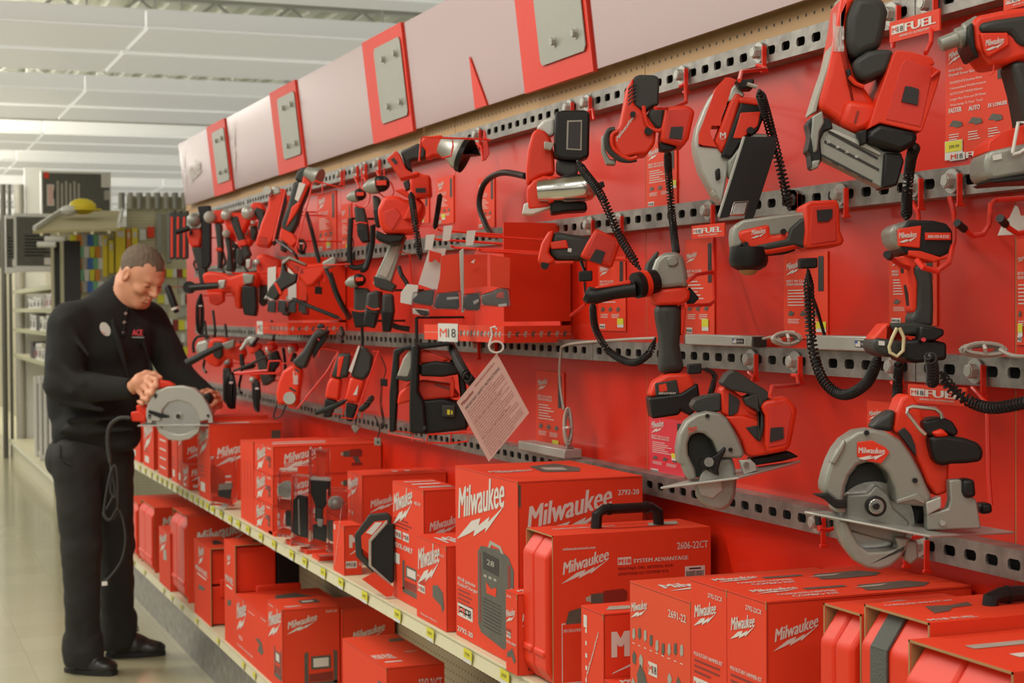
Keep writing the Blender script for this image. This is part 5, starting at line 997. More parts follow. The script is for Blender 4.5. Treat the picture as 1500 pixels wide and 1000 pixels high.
rear('dark handled red tool hanging among tied cords under the wire shelf', (*Zb('500,620')[0], 5, 'lgr'), Zb('490,620 540,620 550,740 520,790 495,760'), Zb('480,560 540,560 550,620 490,630'), X=1.44, cat='power tool', nm='cordless_driver')
# horizontal drill w/ side handle
T = Tool('hammer_drill', 'red hammer drill with a horizontal black side handle, beside the forehead of the person', 'drill', DX(392, 1.30), 320, 425)
T.s('body', 'red', Z('160,780 205,760 300,770 350,795 430,770 520,765 540,800 520,870 425,870 420,960 425,1010 385,1010 370,910 320,900 250,930 200,925'), t=.08, b=.014); T.t('side_handle', 'blk', Z('80,870 130,865 270,855'), [6, 5.5, 5], o=-.07); T.d_('handle_end', 'blk', Z('80,868')[0], 9, o=-.06, t=.02); T.s('gear_nose', 'lgr', Z('270,820 320,815 310,870 275,880'), o=-.06, t=.04, b=.005)
T.s('rear_cap', 'mgr', Z('430,770 510,780 500,840 440,850'), o=-.02, t=.06, b=.008); T.s('grip', 'blk', Z('430,850 520,860 530,1000 520,1060 440,1050 425,960'), o=-.02, t=.05, b=.008); T.s('lower_shell', 'red', Z('200,900 300,900 305,960 250,990 210,970'), o=-.02, t=.05, b=.006)
hang(T, 340, 400)
# cable tie bundles of black cord hanging
def cords(lab, u, v0, v1, X, n=4, w=5, r=.004):
    m = MB('blk'); rnd = random.Random(int(u*7+v0)); d = DX(u, X)
    for i in range(n):
        a = (rnd.random()-.5)*w*2; m.ptube([(u+a*.3, v0, d), (u+a, v0+(v1-v0)*.4, d), (u+a*.8, v1-6, d), (u+a*.2+3, v1, d-.01), (u-a*.8, v1-8, d-.02), (u-a, v0+(v1-v0)*.3, d-.02), (u, v0+2, d-.01)], r, sm=4, n=6)
    P_ = PT(u, v0+3, d); m.tube([P_, Vector((XW-.0005, P_.y, P_.z))], .003, 'redwire', n=6)
    m.use('wh'); m.ptube([(u-2, v0+(v1-v0)*.3, d-.03), (u+3, v0+(v1-v0)*.3, d-.03)], r*.8); return tag(m.build('bundled_cord'), lab, 'cord')
cords('bundle of black power cord hanging under the horizontal hammer drill', 293, 430, 490, 1.38, 4, 7)
cords('black cord loops hanging between dark drill grips at the far end', 340, 350, 398, 1.40, 3, 6)
cords('tied bundle of black cord hanging beside the right hand of the person', 338, 545, 597, 1.36, 5, 7, .006)
cords('black cord bundle right of the one near the hand', 376, 555, 602, 1.40, 4, 4, .005)
cords('loop of black cord hanging below the angled tool', 441, 350, 372, 1.42, 4, 10, .003)
# ---- lower rank
Z = Zf(260, 420, 4.547)
T = Tool('rotary_hammer', 'red rotary hammer with long slanting black side handle, above the far hand', 'rotary hammer', DX(372, 1.30), 320, 510)
T.s('body', 'red', Z('205,360 240,335 330,340 340,400 420,370 450,440 420,500 330,470 290,500 260,540 215,520 170,480'), t=.08, b=.014); T.s('gear_shell', 'lgr', Z('115,420 130,370 190,345 215,370 200,440 140,450'), o=0, t=.07, b=.012); T.s('body_mid', 'dgr', Z('235,370 290,365 300,450 280,485 235,460'), o=-.02, t=.06, b=.008)
T.t('side_handle', 'blk', Z('60,510 120,478 210,430 300,390'), [6, 5.6, 5, 5], o=-.08); T.s('handle_clamp', 'mgr', Z('290,380 380,345 375,400 320,420'), o=-.06, t=.04, b=.006); T.t('hand_guard', 'blk', Z('110,440 105,380 130,335 180,325 210,335'), 2.2, o=-.01, sm=3); hang(T, 322, 505)
T = Tool('impact_wrench', 'black-gripped driver with pale head and red collar leaning left, below the leftmost display strip', 'impact driver', DX(405, 1.32), 375, 510)
T.s('head', 'lgr', Z('455,340 480,322 530,335 510,380 500,400 460,395'), t=.06, b=.010); T.s('collar', 'red', Z('465,400 505,395 540,370 555,400 530,430 480,450'), o=-.004, t=.06, b=.006); T.s('grip', 'dgr', Z('505,425 550,410 600,500 620,600 650,620 580,665 560,640 540,560'), o=-.004, t=.055, b=.014); T.t('chuck', 'lgr', Z('420,420 450,380 470,360'), [2, 3, 5], o=-.01); T.s('side_grip', 'blk', Z('480,390 530,330 535,345 500,400'), o=-.03, t=.04, b=.006)
T = Tool('caulk_gun', 'thin black rod tool lying on a red wire shelf under the leftmost display strip', 'power tool', DX(400, 1.30), 370, 532)
T.t('rod', 'blk', Z('370,560 480,520 600,455'), [1.5, 2.5, 1.2], o=-.05); T.s('handle', 'blk', Z('420,545 480,505 520,520 500,545 440,555'), o=-.04, t=.03, b=.005); T.s('side_lever', 'blk', Z('410,450 430,445 440,520 460,540 440,545 415,520'), o=-.03, t=.03, b=.004)
T = Tool('wire_shelf', 'red wire bracket shelf holding the thin black rod tool', 'hook', DX(415, 1.32), 380, 548); ring(T, 'frame', Z('380,575 600,555 610,495 685,492 690,560 650,575 400,580'), 1.6, sm=1, o=-.05); ring(T, 'arm', Z('690,510 740,512 760,440'), 1.3, sm=1, o=.02)
T = Tool('rotary_hammer', 'dark driver hanging head-down behind the wire shelf', 'power tool', DX(410, 1.42), 400, 560); T.s('grip', 'blk', Z('620,440 660,420 690,500 640,560 650,600 600,650 560,660 600,560'), t=.05, b=.008); T.s('body', 'redd', Z('590,380 640,370 640,420 600,430'), t=.05, b=.006)
T = Tool('cut_off_saw', 'red angular saw with a black grip pointing up right, in front of the fourth rail', 'saw', DX(478, 1.32), 440, 540)
T.s('body', 'red', Z('765,515 830,550 812,690 800,800 740,795 715,780 665,790 655,720 668,640 700,560'), t=.06, b=.012); T.s('grip', 'dgr', Z('760,500 830,430 900,310 930,280 1010,290 985,320 930,350 850,545 800,540'), o=-.006, t=.05, b=.012); T.s('trigger', 'blk', Z('900,410 945,345 985,310 1015,290 990,350 900,480'), o=.01, t=.02, b=.003)
m_ = T.d_('blade_cover', 'lgr', Z('748,740')[0], 9, o=-.006, t=.02); T.txt('body_lettering', 'Milwaukee', Z('770,650')[0], 7, 22, o=-.002, rot=0); T.s('slot', 'bp', Z('745,665 790,690 785,702 742,676'), o=-.0015, t=.003, b=0); T.s('slot', 'bp', Z('785,540 815,560 808,572 780,552'), o=-.0015, t=.003, b=0); T.s('light', 'magenta', Z('935,345 945,348 942,358 934,355'), o=-.012, t=.003, b=0); T.s('end_cap', 'bp', Z('925,260 950,240 975,255 975,272 930,278'), o=-.004, t=.03, b=.004)
ring(T, 'strap', Z('660,790 640,870 690,860 720,790'), 1.2, mat='blk', sm=3)
def holster(lab, pts, X, u):
    T = Tool('wire_cradle', lab, 'hook', DX(u, X), *pts[0]); ring(T, 'loop', pts, 1.3, sm=1); return T
holster('red wire frame behind the angular saw with black grip', Z('940,470 950,410 1070,430 1000,560 800,810 740,800'), 1.40, 500)
for lab, bd, gp_, tip, u in (('slim red and grey cordless cutter hanging left of its near twin', '1020,600 1090,615 1075,760 980,740 995,650', '1070,440 1160,440 1140,600 1080,615 1020,600 1040,530', '980,745 1060,760 1020,870 970,870', 518), ('slim red and grey cordless cutter with a pale stripe, beside the black cage light', '1150,600 1250,620 1200,780 1112,760 1130,680', '1215,390 1250,400 1300,460 1290,560 1240,625 1150,595 1170,500', '1120,770 1200,790 1160,900 1120,890', 548)):
    T = Tool('cordless_cutter', lab, 'power tool', DX(u, 1.34), *Z(bd)[0]); T.s('body', 'red', Z(bd), t=.05, b=.010); T.s('grip', 'dgr', Z(gp_), o=-.004, t=.05, b=.012); T.s('battery', 'blk', Z(tip), o=0, t=.045, b=.006)
    if u == 548: T.s('stripe', 'wh', Z('1140,560 1205,390 1215,400 1160,575'), o=-.008, t=.02, b=.001); T.s('arrow_mark', 'wh', Z('1170,720 1205,650 1195,720'), o=-.002, t=.003, b=0)
    else: T.s('inlay', 'red', Z('1070,470 1110,460 1080,600 1060,600'), o=-.006, t=.03, b=.003)
    holster(lab.replace('slim red and grey cordless cutter', 'red wire frame around the cutter'), [Z(bd)[0], Z(gp_)[0], Z(gp_)[1], (Z(bd)[2][0]+6, Z(bd)[2][1]+20), (Z(bd)[2][0]-18, Z(bd)[2][1]+18)], 1.36, u+10)
holster('red wire frame standing left of the black cage light', Z('1300,430 1340,425 1180,880 1090,870'), 1.36, 565)
for i, (u, v, X) in enumerate(((520, 628, 1.35), (553, 647, 1.35), (562, 560, 1.34), (515, 375, 1.45), (466, 425, 1.40), (447, 455, 1.38))):
    T = Tool('cable_plug', '%s plug block hanging on a cable %s' % ('grey' if i < 2 else 'black', ['below the left slim cutter', 'below the black cage light', 'left of the black cage light', 'left of the small impact driver', 'beside the drill with the black pistol grip', 'near the bottom of the leftmost display box'][i]), 'plug', DX(u, X), u, v)
    T.s('block', 'mgr' if i < 2 else 'blk', [(u-6, v-3), (u, v-7), (u+7, v-1), (u, v+7)] if i == 0 else [(u-5, v-6), (u+5, v-5), (u+5, v+6), (u-5, v+5)], t=.02, b=.002); T.t('cable', 'blk', [(u, v-6), (u+3, v-20), (u-4, v-38)], .9, sm=4)
    if i == 1: T.s('contact', 'bp', [(u-1, v-1), (u+2, v-1), (u+2, v+2), (u-1, v+2)], o=-.001, t=.002, b=0)
# cage light / radio
Z = Zf(480, 380, 3.572); T = Tool('cage_work_light', 'large black caged work light on a red wire bracket, left of the pink card', 'work light', DX(690, 1.34), 635, 575)
T.s('left_post', 'blk', Z('345,470 400,452 425,458 372,500 368,690 355,900 322,905 322,700'), o=.04, t=.04, b=.006); T.s('front_post', 'blk', Z('438,445 470,436 482,470 474,690 505,745 520,915 428,908 428,700'), o=-.03, t=.05, b=.008)
T.s('base', 'blk', Z('425,740 505,735 600,725 720,760 735,885 690,895 520,915 428,908'), o=-.01, t=.12, b=.008); T.s('top_bar', 'blk', Z('380,458 470,436 640,430 660,448 480,470 400,475'), o=-.01, t=.10, b=.006)
T.s('cross_bar', 'blk', Z('482,545 560,530 680,545 690,600 600,615 482,610'), o=-.02, t=.10, b=.008); T.s('right_post', 'blk', Z('640,450 665,450 720,640 735,770 700,780 680,600'), o=.02, t=.06, b=.006); T.s('body_shell', 'red', Z('370,700 430,640 500,630 640,650 690,720 560,735 430,745 362,762'), o=.02, t=.10, b=.008)
T.s('upper_shell', 'red', Z('480,485 500,470 640,520 600,540 482,545'), o=.01, t=.06, b=.006); T.s('lamp_face', 'gp2', Z('362,610 395,520 438,460 440,560 420,615'), o=.0, t=.04, b=.004); T.s('lamp_surround', 'dgr', Z('355,625 365,605 420,618 440,560 445,620 420,640'), o=.0, t=.05, b=.003); T.s('post', 'red', Z('640,620 655,612 665,640 660,720 640,720'), o=-.01, t=.02, b=.003)
T.s('outlet', 'dgr', Z('598,762 668,762 668,828 598,822'), o=-.024, t=.02, b=.004); T.s('outlet_slot', 'yel', Z('625,785 640,785 640,812 625,810'), o=-.026, t=.003, b=0); T.s('outlet_slot', 'yel', Z('646,790 654,790 654,810 646,810'), o=-.026, t=.003, b=0); T.d_('screw', 'bp', Z('505,880')[0], 3, o=-.034, t=.003)
for i in range(5):
    T.s('vent', 'dr', Z('%d,%d %d,%d %d,%d %d,%d' % (560+i*16, 645+i*5, 574+i*16, 648+i*5, 574+i*16, 664+i*5, 560+i*16, 660+i*5)), o=.019, t=.004, b=0)
T = Tool('wire_shelf', 'red wire bracket carrying the large black caged work light', 'hook', DX(690, 1.34), 630, 645)
ring(T, 'front_rail', Z('320,895 320,912 500,945 515,960 525,915 730,905 735,950 640,962 520,958'), 1.4, sm=1, o=-.03); ring(T, 'rear_rail', Z('320,895 440,905 730,890'), 1.3, sm=1, o=.05); ring(T, 'rung', Z('440,950 450,900'), 1.2, sm=1, o=-.01); ring(T, 'rung', Z('640,962 650,900'), 1.2, sm=1, o=-.01)
cord([(660, 505, DX(660, 1.35)), (672, 530, DX(672, 1.27)), (684, 550, DX(690, 1.26)), (695, 565, DX(690, 1.28))], .010, .003, .008, label='thick coiled black cord running down beside the black caged light')
T = Tool('adapter', 'black plug block on the coiled cord beside the caged light', 'plug', DX(670, 1.33), 664, 530); T.s('block', 'blk', [(658, 528), (668, 522), (674, 530), (664, 536)], t=.03, b=.003)
# ================================================================== hooks with bolts
cnt = 0
for row, u, path in ((0, 838, None), (0, 864, [(868, 160, 0), (870, 175, 0)]), (0, 1003, [(1004, 122, 0), (1005, 150, -.04), (985, 158, -.12), (960, 158, -.2)]), (0, 1116, [(1119, 98, 0), (1122, 101, -.04), (1086, 105, -.14), (1083, 118, -.2)]),
    (0, 704, [(705, 215, 0), (708, 235, 0)]), (0, 1310, [(1309, 40, 0), (1308, 70, 0)]), (0, 1363, [(1364, 30, 0), (1364, 62, -.05), (1356, 78, -.1)]), (0, 502, None), (0, 525, [(527, 275, -.02)]), (0, 537, [(538, 270, -.02)]), (0, 557, [(558, 262, -.02)]),
    (1, 867, None), (1, 909, None), (1, 1041, None), (1, 1166, None), (1, 1234, None), (1, 1342, [(1345, 312, 0), (1347, 345, -.06)]), (1, 1398, [(1397, 312, 0), (1398, 350, -.06), (1390, 385, -.20), (1372, 397, -.26), (1352, 392, -.28), (1343, 381, -.28)]), (1, 1166, None),
    (2, 1103, [(1104, 552, 0), (1100, 562, -.05)]), (2, 1167, [(1168, 550, 0), (1170, 564, -.03), (1131, 566, -.16), (1128, 580, -.2)]), (2, 1313, [(1322, 575, 0)]), (2, 1432, [(1446, 590, 0), (1448, 700, 0), (1451, 740, 0)]), (2, 700, None), (2, 725, None),
    (3, 1200, None), (3, 1320, None), (3, 1350, None)):
    z = rz[row]+RH*.5; y = onX(u, 400, XR).y; cnt += 1
    wh_ = {0: 'top', 1: 'second', 2: 'third', 3: 'lowest'}[row]
    p = Vector((XR-.002, y, z)); T = thing('peg_hook', 'red wire hook bolted to the %s slotted rail with a bright hex bolt' % wh_, 'hook', p, 'bolted red hooks on the %s rail' % wh_)
    m = MB('lgr'); m.disc(p-Vector((.003, 0, 0)), (1, 0, 0), .0185, .003, n=24); m.build('washer', T)
    m = MB('lgr'); m.disc(p-Vector((.010, 0, 0)), (1, 0, 0), .0115, .012, n=6); m.disc(p-Vector((.0165, 0, 0)), (1, 0, 0), .0085, .002, n=12); m.build('bolt_head', T, bevel=.001)
    yb = y-.021; m = MB('redwire'); m.box(XR-.011, XR-.002, yb-.0025, yb+.001, z-.036, z+.010); m.box(XR-.016, XR-.002, yb-.008, yb-.0025, z-.040, z-.035); m.build('bracket', T, bevel=.0008)
    if path:
        q = [Vector((XR-.012, y-.004, z-.024))]+[PT(a, b, DX(a, XR-.012+c)) for a, b, c in path]
        m = MB('redwire'); m.tube(q, .0036, n=8); m.build('wire', T)
# loose red hooks
def lhook(lab, pts, X0, tip=None, r=.0036):
    q = [PT(a, b, DX(a, X)) for a, b, X in pts]; T = thing('wire_hook', lab, 'hook', q[0]); m = MB('redwire'); m.tube(q, r, n=8); m.build('wire', T)
    if tip: m = MB('blk'); a, b = q[-1], q[-2]; t_ = (a-b).normalized(); m.tube([a-t_*.012, a+t_*.008], r*1.5, n=10); m.build('rubber_tip', T)
lhook('long red hook reaching left with a black tip, right of the impact driver', [(1500, 290, 1.50), (1458, 293, 1.46), (1451, 300, 1.44), (1449, 330, 1.40), (1440, 343, 1.36), (1425, 346, 1.33), (1406, 330, 1.30)], 0, True)
lhook('red hook with a black tip below the impact driver nose', [(1345, 380, 1.42), (1330, 392, 1.36), (1318, 388, 1.32), (1301, 374, 1.26)], 0, True)
lhook('red hook with a black tip at the right frame edge beside the white hang tab', [(1510, 338, 1.40), (1490, 342, 1.36), (1478, 334, 1.34), (1468, 323, 1.32)], 0, True)
lhook('red hook carrying the front of the large circular saw base', [(1225, 772, 1.48), (1214, 776, 1.44), (1200, 775, 1.42), (1198, 758, 1.42)], 0, True)
lhook('red hook carrying the middle of the large circular saw base', [(1350, 785, 1.42), (1330, 790, 1.36), (1312, 794, 1.32), (1308, 776, 1.31)], 0, True)
lhook('red wire frame beside the grinder under the small FUEL plate', [(1045, 342, 1.54), (1047, 440, 1.50), (1040, 446, 1.46), (1005, 448, 1.38)], 0)
lhook('red wire rail reaching toward the grinder head', [(1046, 398, 1.52), (1020, 402, 1.44), (1008, 412, 1.36)], 0)
lhook('red wire arm under the oscillating tool cable', [(836, 462, 1.50), (857, 446, 1.42), (858, 380, 1.40)], 0)
# ================================================================== FUEL plates
def plate(lab, c0, w, h, X, sub=True, part=None):
    P = onX(c0[0], c0[1], X); Q = onX(c0[0]+w, c0[1], X); y0, y1 = Q.y, P.y; z1 = P.z; z0 = onX(c0[0], c0[1]+h, X).z
    m = MB('card'); m.box(X, X+.003, y0, y1, z0, z1); f = Face(m, (X, y1, z0), Vector((0, y0-y1, 0)), Vector((0, 0, z1-z0))); f.R(.05, .36, .25, .42); f.T('M', .07, .44, .09, .26, 'card', lift=.0014, bold=0); f.T('18', .18, .42, .11, .28, 'bp', lift=.0014, bold=0)
    f.T('FUEL', .33, .36, .60, .42, bold=.05)
    if sub: f.T('DRIVEN TO OUTPERFORM.', .22, .15, .60, .11, bold=.02)
    m.fixn = False; return tag(m.build('header_plate', smooth=False), lab, 'sign')
plate('red hanging plate reading M18 FUEL beside the nailer', (1303, 33), 73, 30, 1.50)
plate('small red plate reading M18 FUEL under the jigsaw', (1013, 331), 48, 19, 1.50)
plate('red plate reading M18 FUEL above the large circular saw', (1330, 562), 85, 26, 1.50)
plate('red plate reading M18 FUEL in the top right corner', (1470, -6), 70, 22, 1.50)
# ================================================================== info cards behind the tools
def card(lab, u0, u1, v0, v1, kind=0, tagp=None, m18=None, X=XW-.003):
    P = onX(u0, v0, X); Q = onX(u1, v0, X); y0, y1 = Q.y, P.y; z1 = P.z; z0 = onX(u0, v1, X).z
    m = MB('card' if kind != 2 else 'magenta'); m.box(X, X+.002, y0, y1, z0, z1); f = Face(m, (X, y1, z0), Vector((0, y0-y1, 0)), Vector((0, 0, z1-z0)))
    f.logo(.08, .80, .34, sk=.15); f.T('BEST IN CLASS', .08, .66, .5, .03, bold=.03); f.T('PERFORMANCE', .08, .62, .5, .03, bold=.03)
    for i in range(6): f.R(.10, .56-i*.035, .35+.2*((i*7) % 3)/2, .011)
    f.R(.80, .55, .12, .40, 'bp')
    for i in range(3): f.P([(0, .2), (.6, 0), (1, .6), (.4, 1)], 'gp', .10+i*.28, .26, .16, .07, .001)
    f.lines(.1, .22, .3, 3, .02, 'wh'); f.lines(.5, .22, .3, 3, .02, 'wh')
    if tagp: f.R(*tagp, .22, .12, 'whp', .0012); f.R(tagp[0], tagp[1]+.04, .22, .08, 'yel', .0016)
    f.R(.06, .03, .2, .06); f.T('M18', .08, .04, .16, .035, 'bp', lift=.0014)
    m.fixn = False; return tag(m.build('info_card', smooth=False), lab, 'card', None)
def bigcard():
    X = XW-.003; u0, u1, v0, v1 = 1385, 1482, 70, 232; P = onX(u0, v0, X); Q = onX(u1, v0, X); y0, y1 = Q.y, P.y; z1 = P.z; z0 = onX(u0, v1, X).z
    m = MB('card'); m.box(X, X+.002, y0, y1, z0, z1); f = Face(m, (X, y1, z0), Vector((0, y0-y1, 0)), Vector((0, 0, z1-z0)))
    f.logo(.06, .88, .25); f.T('M18 FUEL', .06, .77, .22, .022); f.T('Drywall Screw Gun', .06, .73, .4, .026)
    for i, s_ in enumerate(('POWERSTATE Brushless Motor', 'Unmatched Performance', 'AUTOSTART MODE Delivers', 'Longer Run-Time and 3X Noise', 'Warranty: 5-Year Tool')): f.T(s_, .08, .66-i*.05, .5+.05*(i % 2), .022, bold=.0)
    f.T('FASTER', .06, .40, .2, .045, bold=.05); f.T('AUTO', .37, .39, .17, .045, bold=.05); f.T('3X LONGER', .66, .39, .28, .035, bold=.05)
    for x in (.06, .36, .66): f.P([(0, .3), (.4, .2), (.5, 0), (1, .1), (.9, .6), (.3, .9)], 'gp', x, .26, .22, .08, .001); f.lines(x, .2, .2, 4, .022, 'wh')
    f.R(.80, .62, .14, .13, 'bp'); f.R(0, -.02, .28, .17, 'whp', .0014); f.R(0.01, .05, .26, .095, 'yel', .0018); f.T('299.99', .07, .08, .16, .03, 'bp', bold=0, lift=.0022); f.code(.05, -.015, .2, .05)
    m.fixn = False; tag(m.build('info_card', smooth=False), 'large red info card with a yellow 299.99 price label at the top right', 'card')
    T_ = MB('wh'); O = Vector((X-.0006, onX(1386, 230, X).y, onX(1386, 236, X).z)); 
    m = MB('whp'); yy = onX(1392, 230, X); w = (onX(1392, 230, X).y-onX(1414, 230, X).y); m.box(X-.001, X, yy.y-w, yy.y, onX(1400, 235, X).z, onX(1400, 224, X).z)
    f = Face(m, (X-.001, yy.y, onX(1400, 235, X).z), Vector((0, -w, 0)), Vector((0, 0, .012))); f.T('M', .1, .2, .35, .65, 'card'); f.T('18', .52, .2, .35, .65, 'bp', bold=0); f.T('FUEL', 1.15, .1, 1.7, .8, 'whp', bold=.05)
    m.fixn = False; tag(m.build('shelf_label', smooth=False), 'white M18 FUEL lettering under the large red info card', 'label')
bigcard()
card('red info card with yellow price label behind the tool with the black grip', 947, 991, 212, 305, tagp=(.78, .25))
card('red info card behind the right angle drill cable', 1148, 1212, 372, 495, tagp=(.76, .08))
card('red info card with a black strip left of the grinder head', 876, 916, 378, 484, tagp=(.72, .05))
card('red info card with two price labels right of the grinder head', 1003, 1046, 352, 492, tagp=(.60, .06))
card('red info card behind the upright impact driver', 1302, 1372, 360, 476)
card('red info card behind the top of the large circular saw', 1270, 1320, 586, 700)
card('red info card low on the wall behind the smaller circular saw', 951, 1003, 610, 692, kind=2, tagp=(.65, .30))
card('red info card left of the tied grey cable', 785, 826, 542, 655, tagp=(.6, .02))
card('red info card behind the thin black hose left of the silver barrel', 700, 724, 262, 336, tagp=(.3, .1))
card('red info card behind the spotlight cradle', 640, 664, 262, 330, tagp=(.3, .1))
card('red info card at the right frame edge beside the brass seam', 1489, 1520, 350, 505, tagp=(.1, .08))
for u0, u1, v0, v1, lb in ((465, 492, 285, 370, 'far red info card with yellow label right of the angled tool'), (604, 628, 286, 330, 'red info card just above the clear packs'), (500, 514, 300, 370, 'narrow far red info card left of the black J-hook')): card(lb, u0, u1, v0, v1, tagp=(.5, .05))
# ================================================================== coiled cords
L_ = [
 ([(846, 236, 1.34), (856, 252, 1.34), (880, 285, 1.34), (905, 340, 1.36), (925, 375, 1.37), (938, 395, 1.38)], .0085, 'coiled black cord slanting from the black battery to the grinder head'),
 ([(978, 220, 1.42), (979, 250, 1.46), (983, 300, 1.48), (988, 350, 1.46), (991, 372, 1.42)], .0075, 'coiled black cord hanging straight down to the grinder head'),
 ([(868, 440, 1.36), (872, 480, 1.40), (892, 514, 1.44), (925, 531, 1.44), (950, 518, 1.44), (960, 495, 1.46)], .0075, 'coiled black cord drooping in a loop left of the grinder body'),
 ([(1112, 132, 1.36), (1122, 165, 1.40), (1135, 215, 1.44), (1148, 265, 1.46), (1157, 308, 1.46)], .0085, 'loose coiled black cord hanging down right of the jigsaw'),
 ([(1340, 215, 1.34), (1334, 235, 1.42), (1329, 280, 1.44), (1328, 322, 1.40)], .0080, 'coiled black cord dropping from the nailer to the impact driver'),
 ([(1184, 396, 1.40), (1185, 430, 1.42), (1189, 500, 1.44), (1205, 555, 1.44), (1235, 578, 1.44), (1270, 560, 1.42), (1288, 518, 1.38)], .0085, 'coiled black cord hanging in a U between right angle drill and impact driver'),
 ([(1317, 530, 1.42), (1315, 560, 1.44), (1314, 600, 1.40)], .0075, 'short coiled cord running down to the large circular saw'),
 ([(1362, 520, 1.32), (1366, 540, 1.34), (1366, 565, 1.36)], .0085, 'short hanging coil under the impact driver battery'),
 ([(1378, 545, 1.42), (1395, 570, 1.44), (1425, 590, 1.46), (1460, 597, 1.46), (1520, 585, 1.46)], .0085, 'coiled black cord sagging off to the right frame edge'),
 ([(1030, 540, 1.42), (1046, 548, 1.44), (1045, 562, 1.44), (1040, 580, 1.42)], .0055, 'small coiled cord between grinder battery and the smaller saw'),
 ([(602, 282, 1.27), (606, 310, 1.26), (610, 340, 1.26), (616, 380, 1.28)], .0085, 'coiled cord dropping below the band saw bay'),
 ([(645, 284, 1.40), (641, 310, 1.42), (637, 335, 1.44)], .007, 'thin coiled cord right of the band saw bay'),
 ([(447, 305, 1.44), (456, 335, 1.45), (463, 365, 1.44), (468, 385, 1.42)], .007, 'coiled cord hanging right of the long angled tool'),
 ([(428, 437, 1.28), (450, 447, 1.27), (475, 457, 1.28), (500, 467, 1.30)], .006, 'black cord slanting across the leftmost display box'),
 ([(508, 585, 1.24), (490, 595, 1.22), (470, 602, 1.22), (462, 605, 1.22)], .007, 'coiled cord lying across the left slim cutter'),
 ([(546, 580, 1.26), (538, 592, 1.24), (528, 600, 1.24)], .008, 'coiled cord beside the near slim cutter'),
 ([(559, 560, 1.36), (558, 590, 1.36), (562, 620, 1.36), (558, 628, 1.36)], .004, 'black cord hanging left of the caged work light'),
 ([(600, 430, 1.24), (596, 415, 1.24), (588, 402, 1.24), (584, 390, 1.26)], .0055, 'loose coiled cord left of the clear packs')]
for pts, r, lab in L_: cord([(a, b, DX(a, X)) for a, b, X in pts], r, r*.20, r*.85, label=lab)
def hose(lab, pts, r=.003, mat='blk', name='cable'):
    m = MB(mat); m.ptube([(a, b, DX(a, X)) for a, b, X in pts], r, sm=5, n=8); return tag(m.build(name), lab, 'cable')
hose('black hose curving from behind the silver barrel tool to the clear packs', [(770, 258, 1.44), (735, 253, 1.48), (710, 268, 1.50), (702, 300, 1.50), (712, 330, 1.50), (722, 345, 1.48)], .008)
hose('thin black cable under the oscillating tool', [(850, 372, 1.40), (852, 385, 1.40), (858, 400, 1.40)], .004)
hose('thin black cable below the drill plug block', [(1188, 430, 1.46), (1196, 450, 1.50), (1208, 492, 1.53)], .003)
hose('black cable from the lower right of the left display box', [(483, 400, 1.40), (495, 435, 1.42), (512, 465, 1.44)], .010)
for u, v, lab in ((858, 404, 'black sensor block under the oscillating tool'), (1185, 385, 'black sensor block under the right angle drill'), (1018, 540, 'black sensor block beside the grinder battery')):
    T = Tool('sensor_block', lab, 'plug', DX(u, 1.36), u, v); w = 13 if u > 1100 else 10; T.s('block', 'blk', [(u-w, v-7), (u+w, v-8), (u+w, v+7), (u-w, v+8)], t=.025, b=.003); T.t('lead', 'blk', [(u-2, v+8), (u-1, v+22), (u+2, v+34)] if u != 1018 else [(u+8, v), (u+22, v+2), (u+30, v+10)], 1.5, sm=3)
hose('thin black cord crossing from the pistol-grip drill down to the third rail', [(478, 395, 1.30), (492, 425, 1.32), (506, 455, 1.36), (512, 466, 1.40)], .006)
hose('black cord drooping from the leaning tools to the drill', [(405, 352, 1.30), (420, 362, 1.30), (432, 372, 1.30), (436, 380, 1.34)], .005)
for i, (u, v0, v1, X) in enumerate(((300, 470, 545, 1.42), (312, 455, 520, 1.38), (330, 475, 560, 1.44), (352, 500, 575, 1.44), (362, 350, 400, 1.42), (415, 510, 575, 1.46), (398, 470, 520, 1.46), (327, 370, 400, 1.44), (500, 480, 500, 1.4), (286, 350, 395, 1.4))):
    hose('thin black cord hanging in the far tool cluster, %s' % ['under the hammer drill', 'right of the bundled cord', 'beside the side-handled hammer', 'left of the wire shelf', 'behind the vented tool', 'right of the wire shelf', 'at the white display square', 'between two drill grips', 'above the cut-off saw', 'behind the rotary hammer stem'][i], [(u, v0, X), (u+3, (v0+v1)/2, X), (u-2, v1-8, X), (u+2, v1, X-.02)], .006)
# ================================================================== tied cables and LED bars on the third rail
def coil(lab, c, wv, hv, X, n=10, vert=False, r=.0028):
    m = MB('cable'); rnd = random.Random(int(c[0])); d = DX(c[0], X); pts = []
    for i in range(n*10+1):
        a = 2*PI*i/10; k = .55+.40*abs(math.sin(i*.37))+.15*rnd.random(); pts.append((c[0]+math.cos(a)*wv*k, c[1]+math.sin(a)*hv*k, d-.003*(i/10)))
    m.ptube(pts, r, n=6, sm=2); m.use('wh'); m.ptube([(c[0]-1, c[1]-hv*1.15, d-.02), (c[0]+3, c[1]-hv*.2, d-.034), (c[0]+4, c[1]+hv*1.1, d-.02)] if not vert else [(c[0]-wv*1.1, c[1]+2, d-.02), (c[0], c[1]+1, d-.034), (c[0]+wv*1.1, c[1]+2, d-.02)], .003, sm=3)
    return tag(m.build('tied_cable'), lab, 'cable')
coil('tied pale cable coil lying on the third rail between the two LED bars', (1152, 496), 20, 9, 1.52); coil('tied pale cable coil lying on the third rail at right', (1440, 512), 32, 9, 1.51)
coil('tied grey cable hanging vertically left of the grinder battery', (832, 625), 6, 26, 1.52, vert=True)
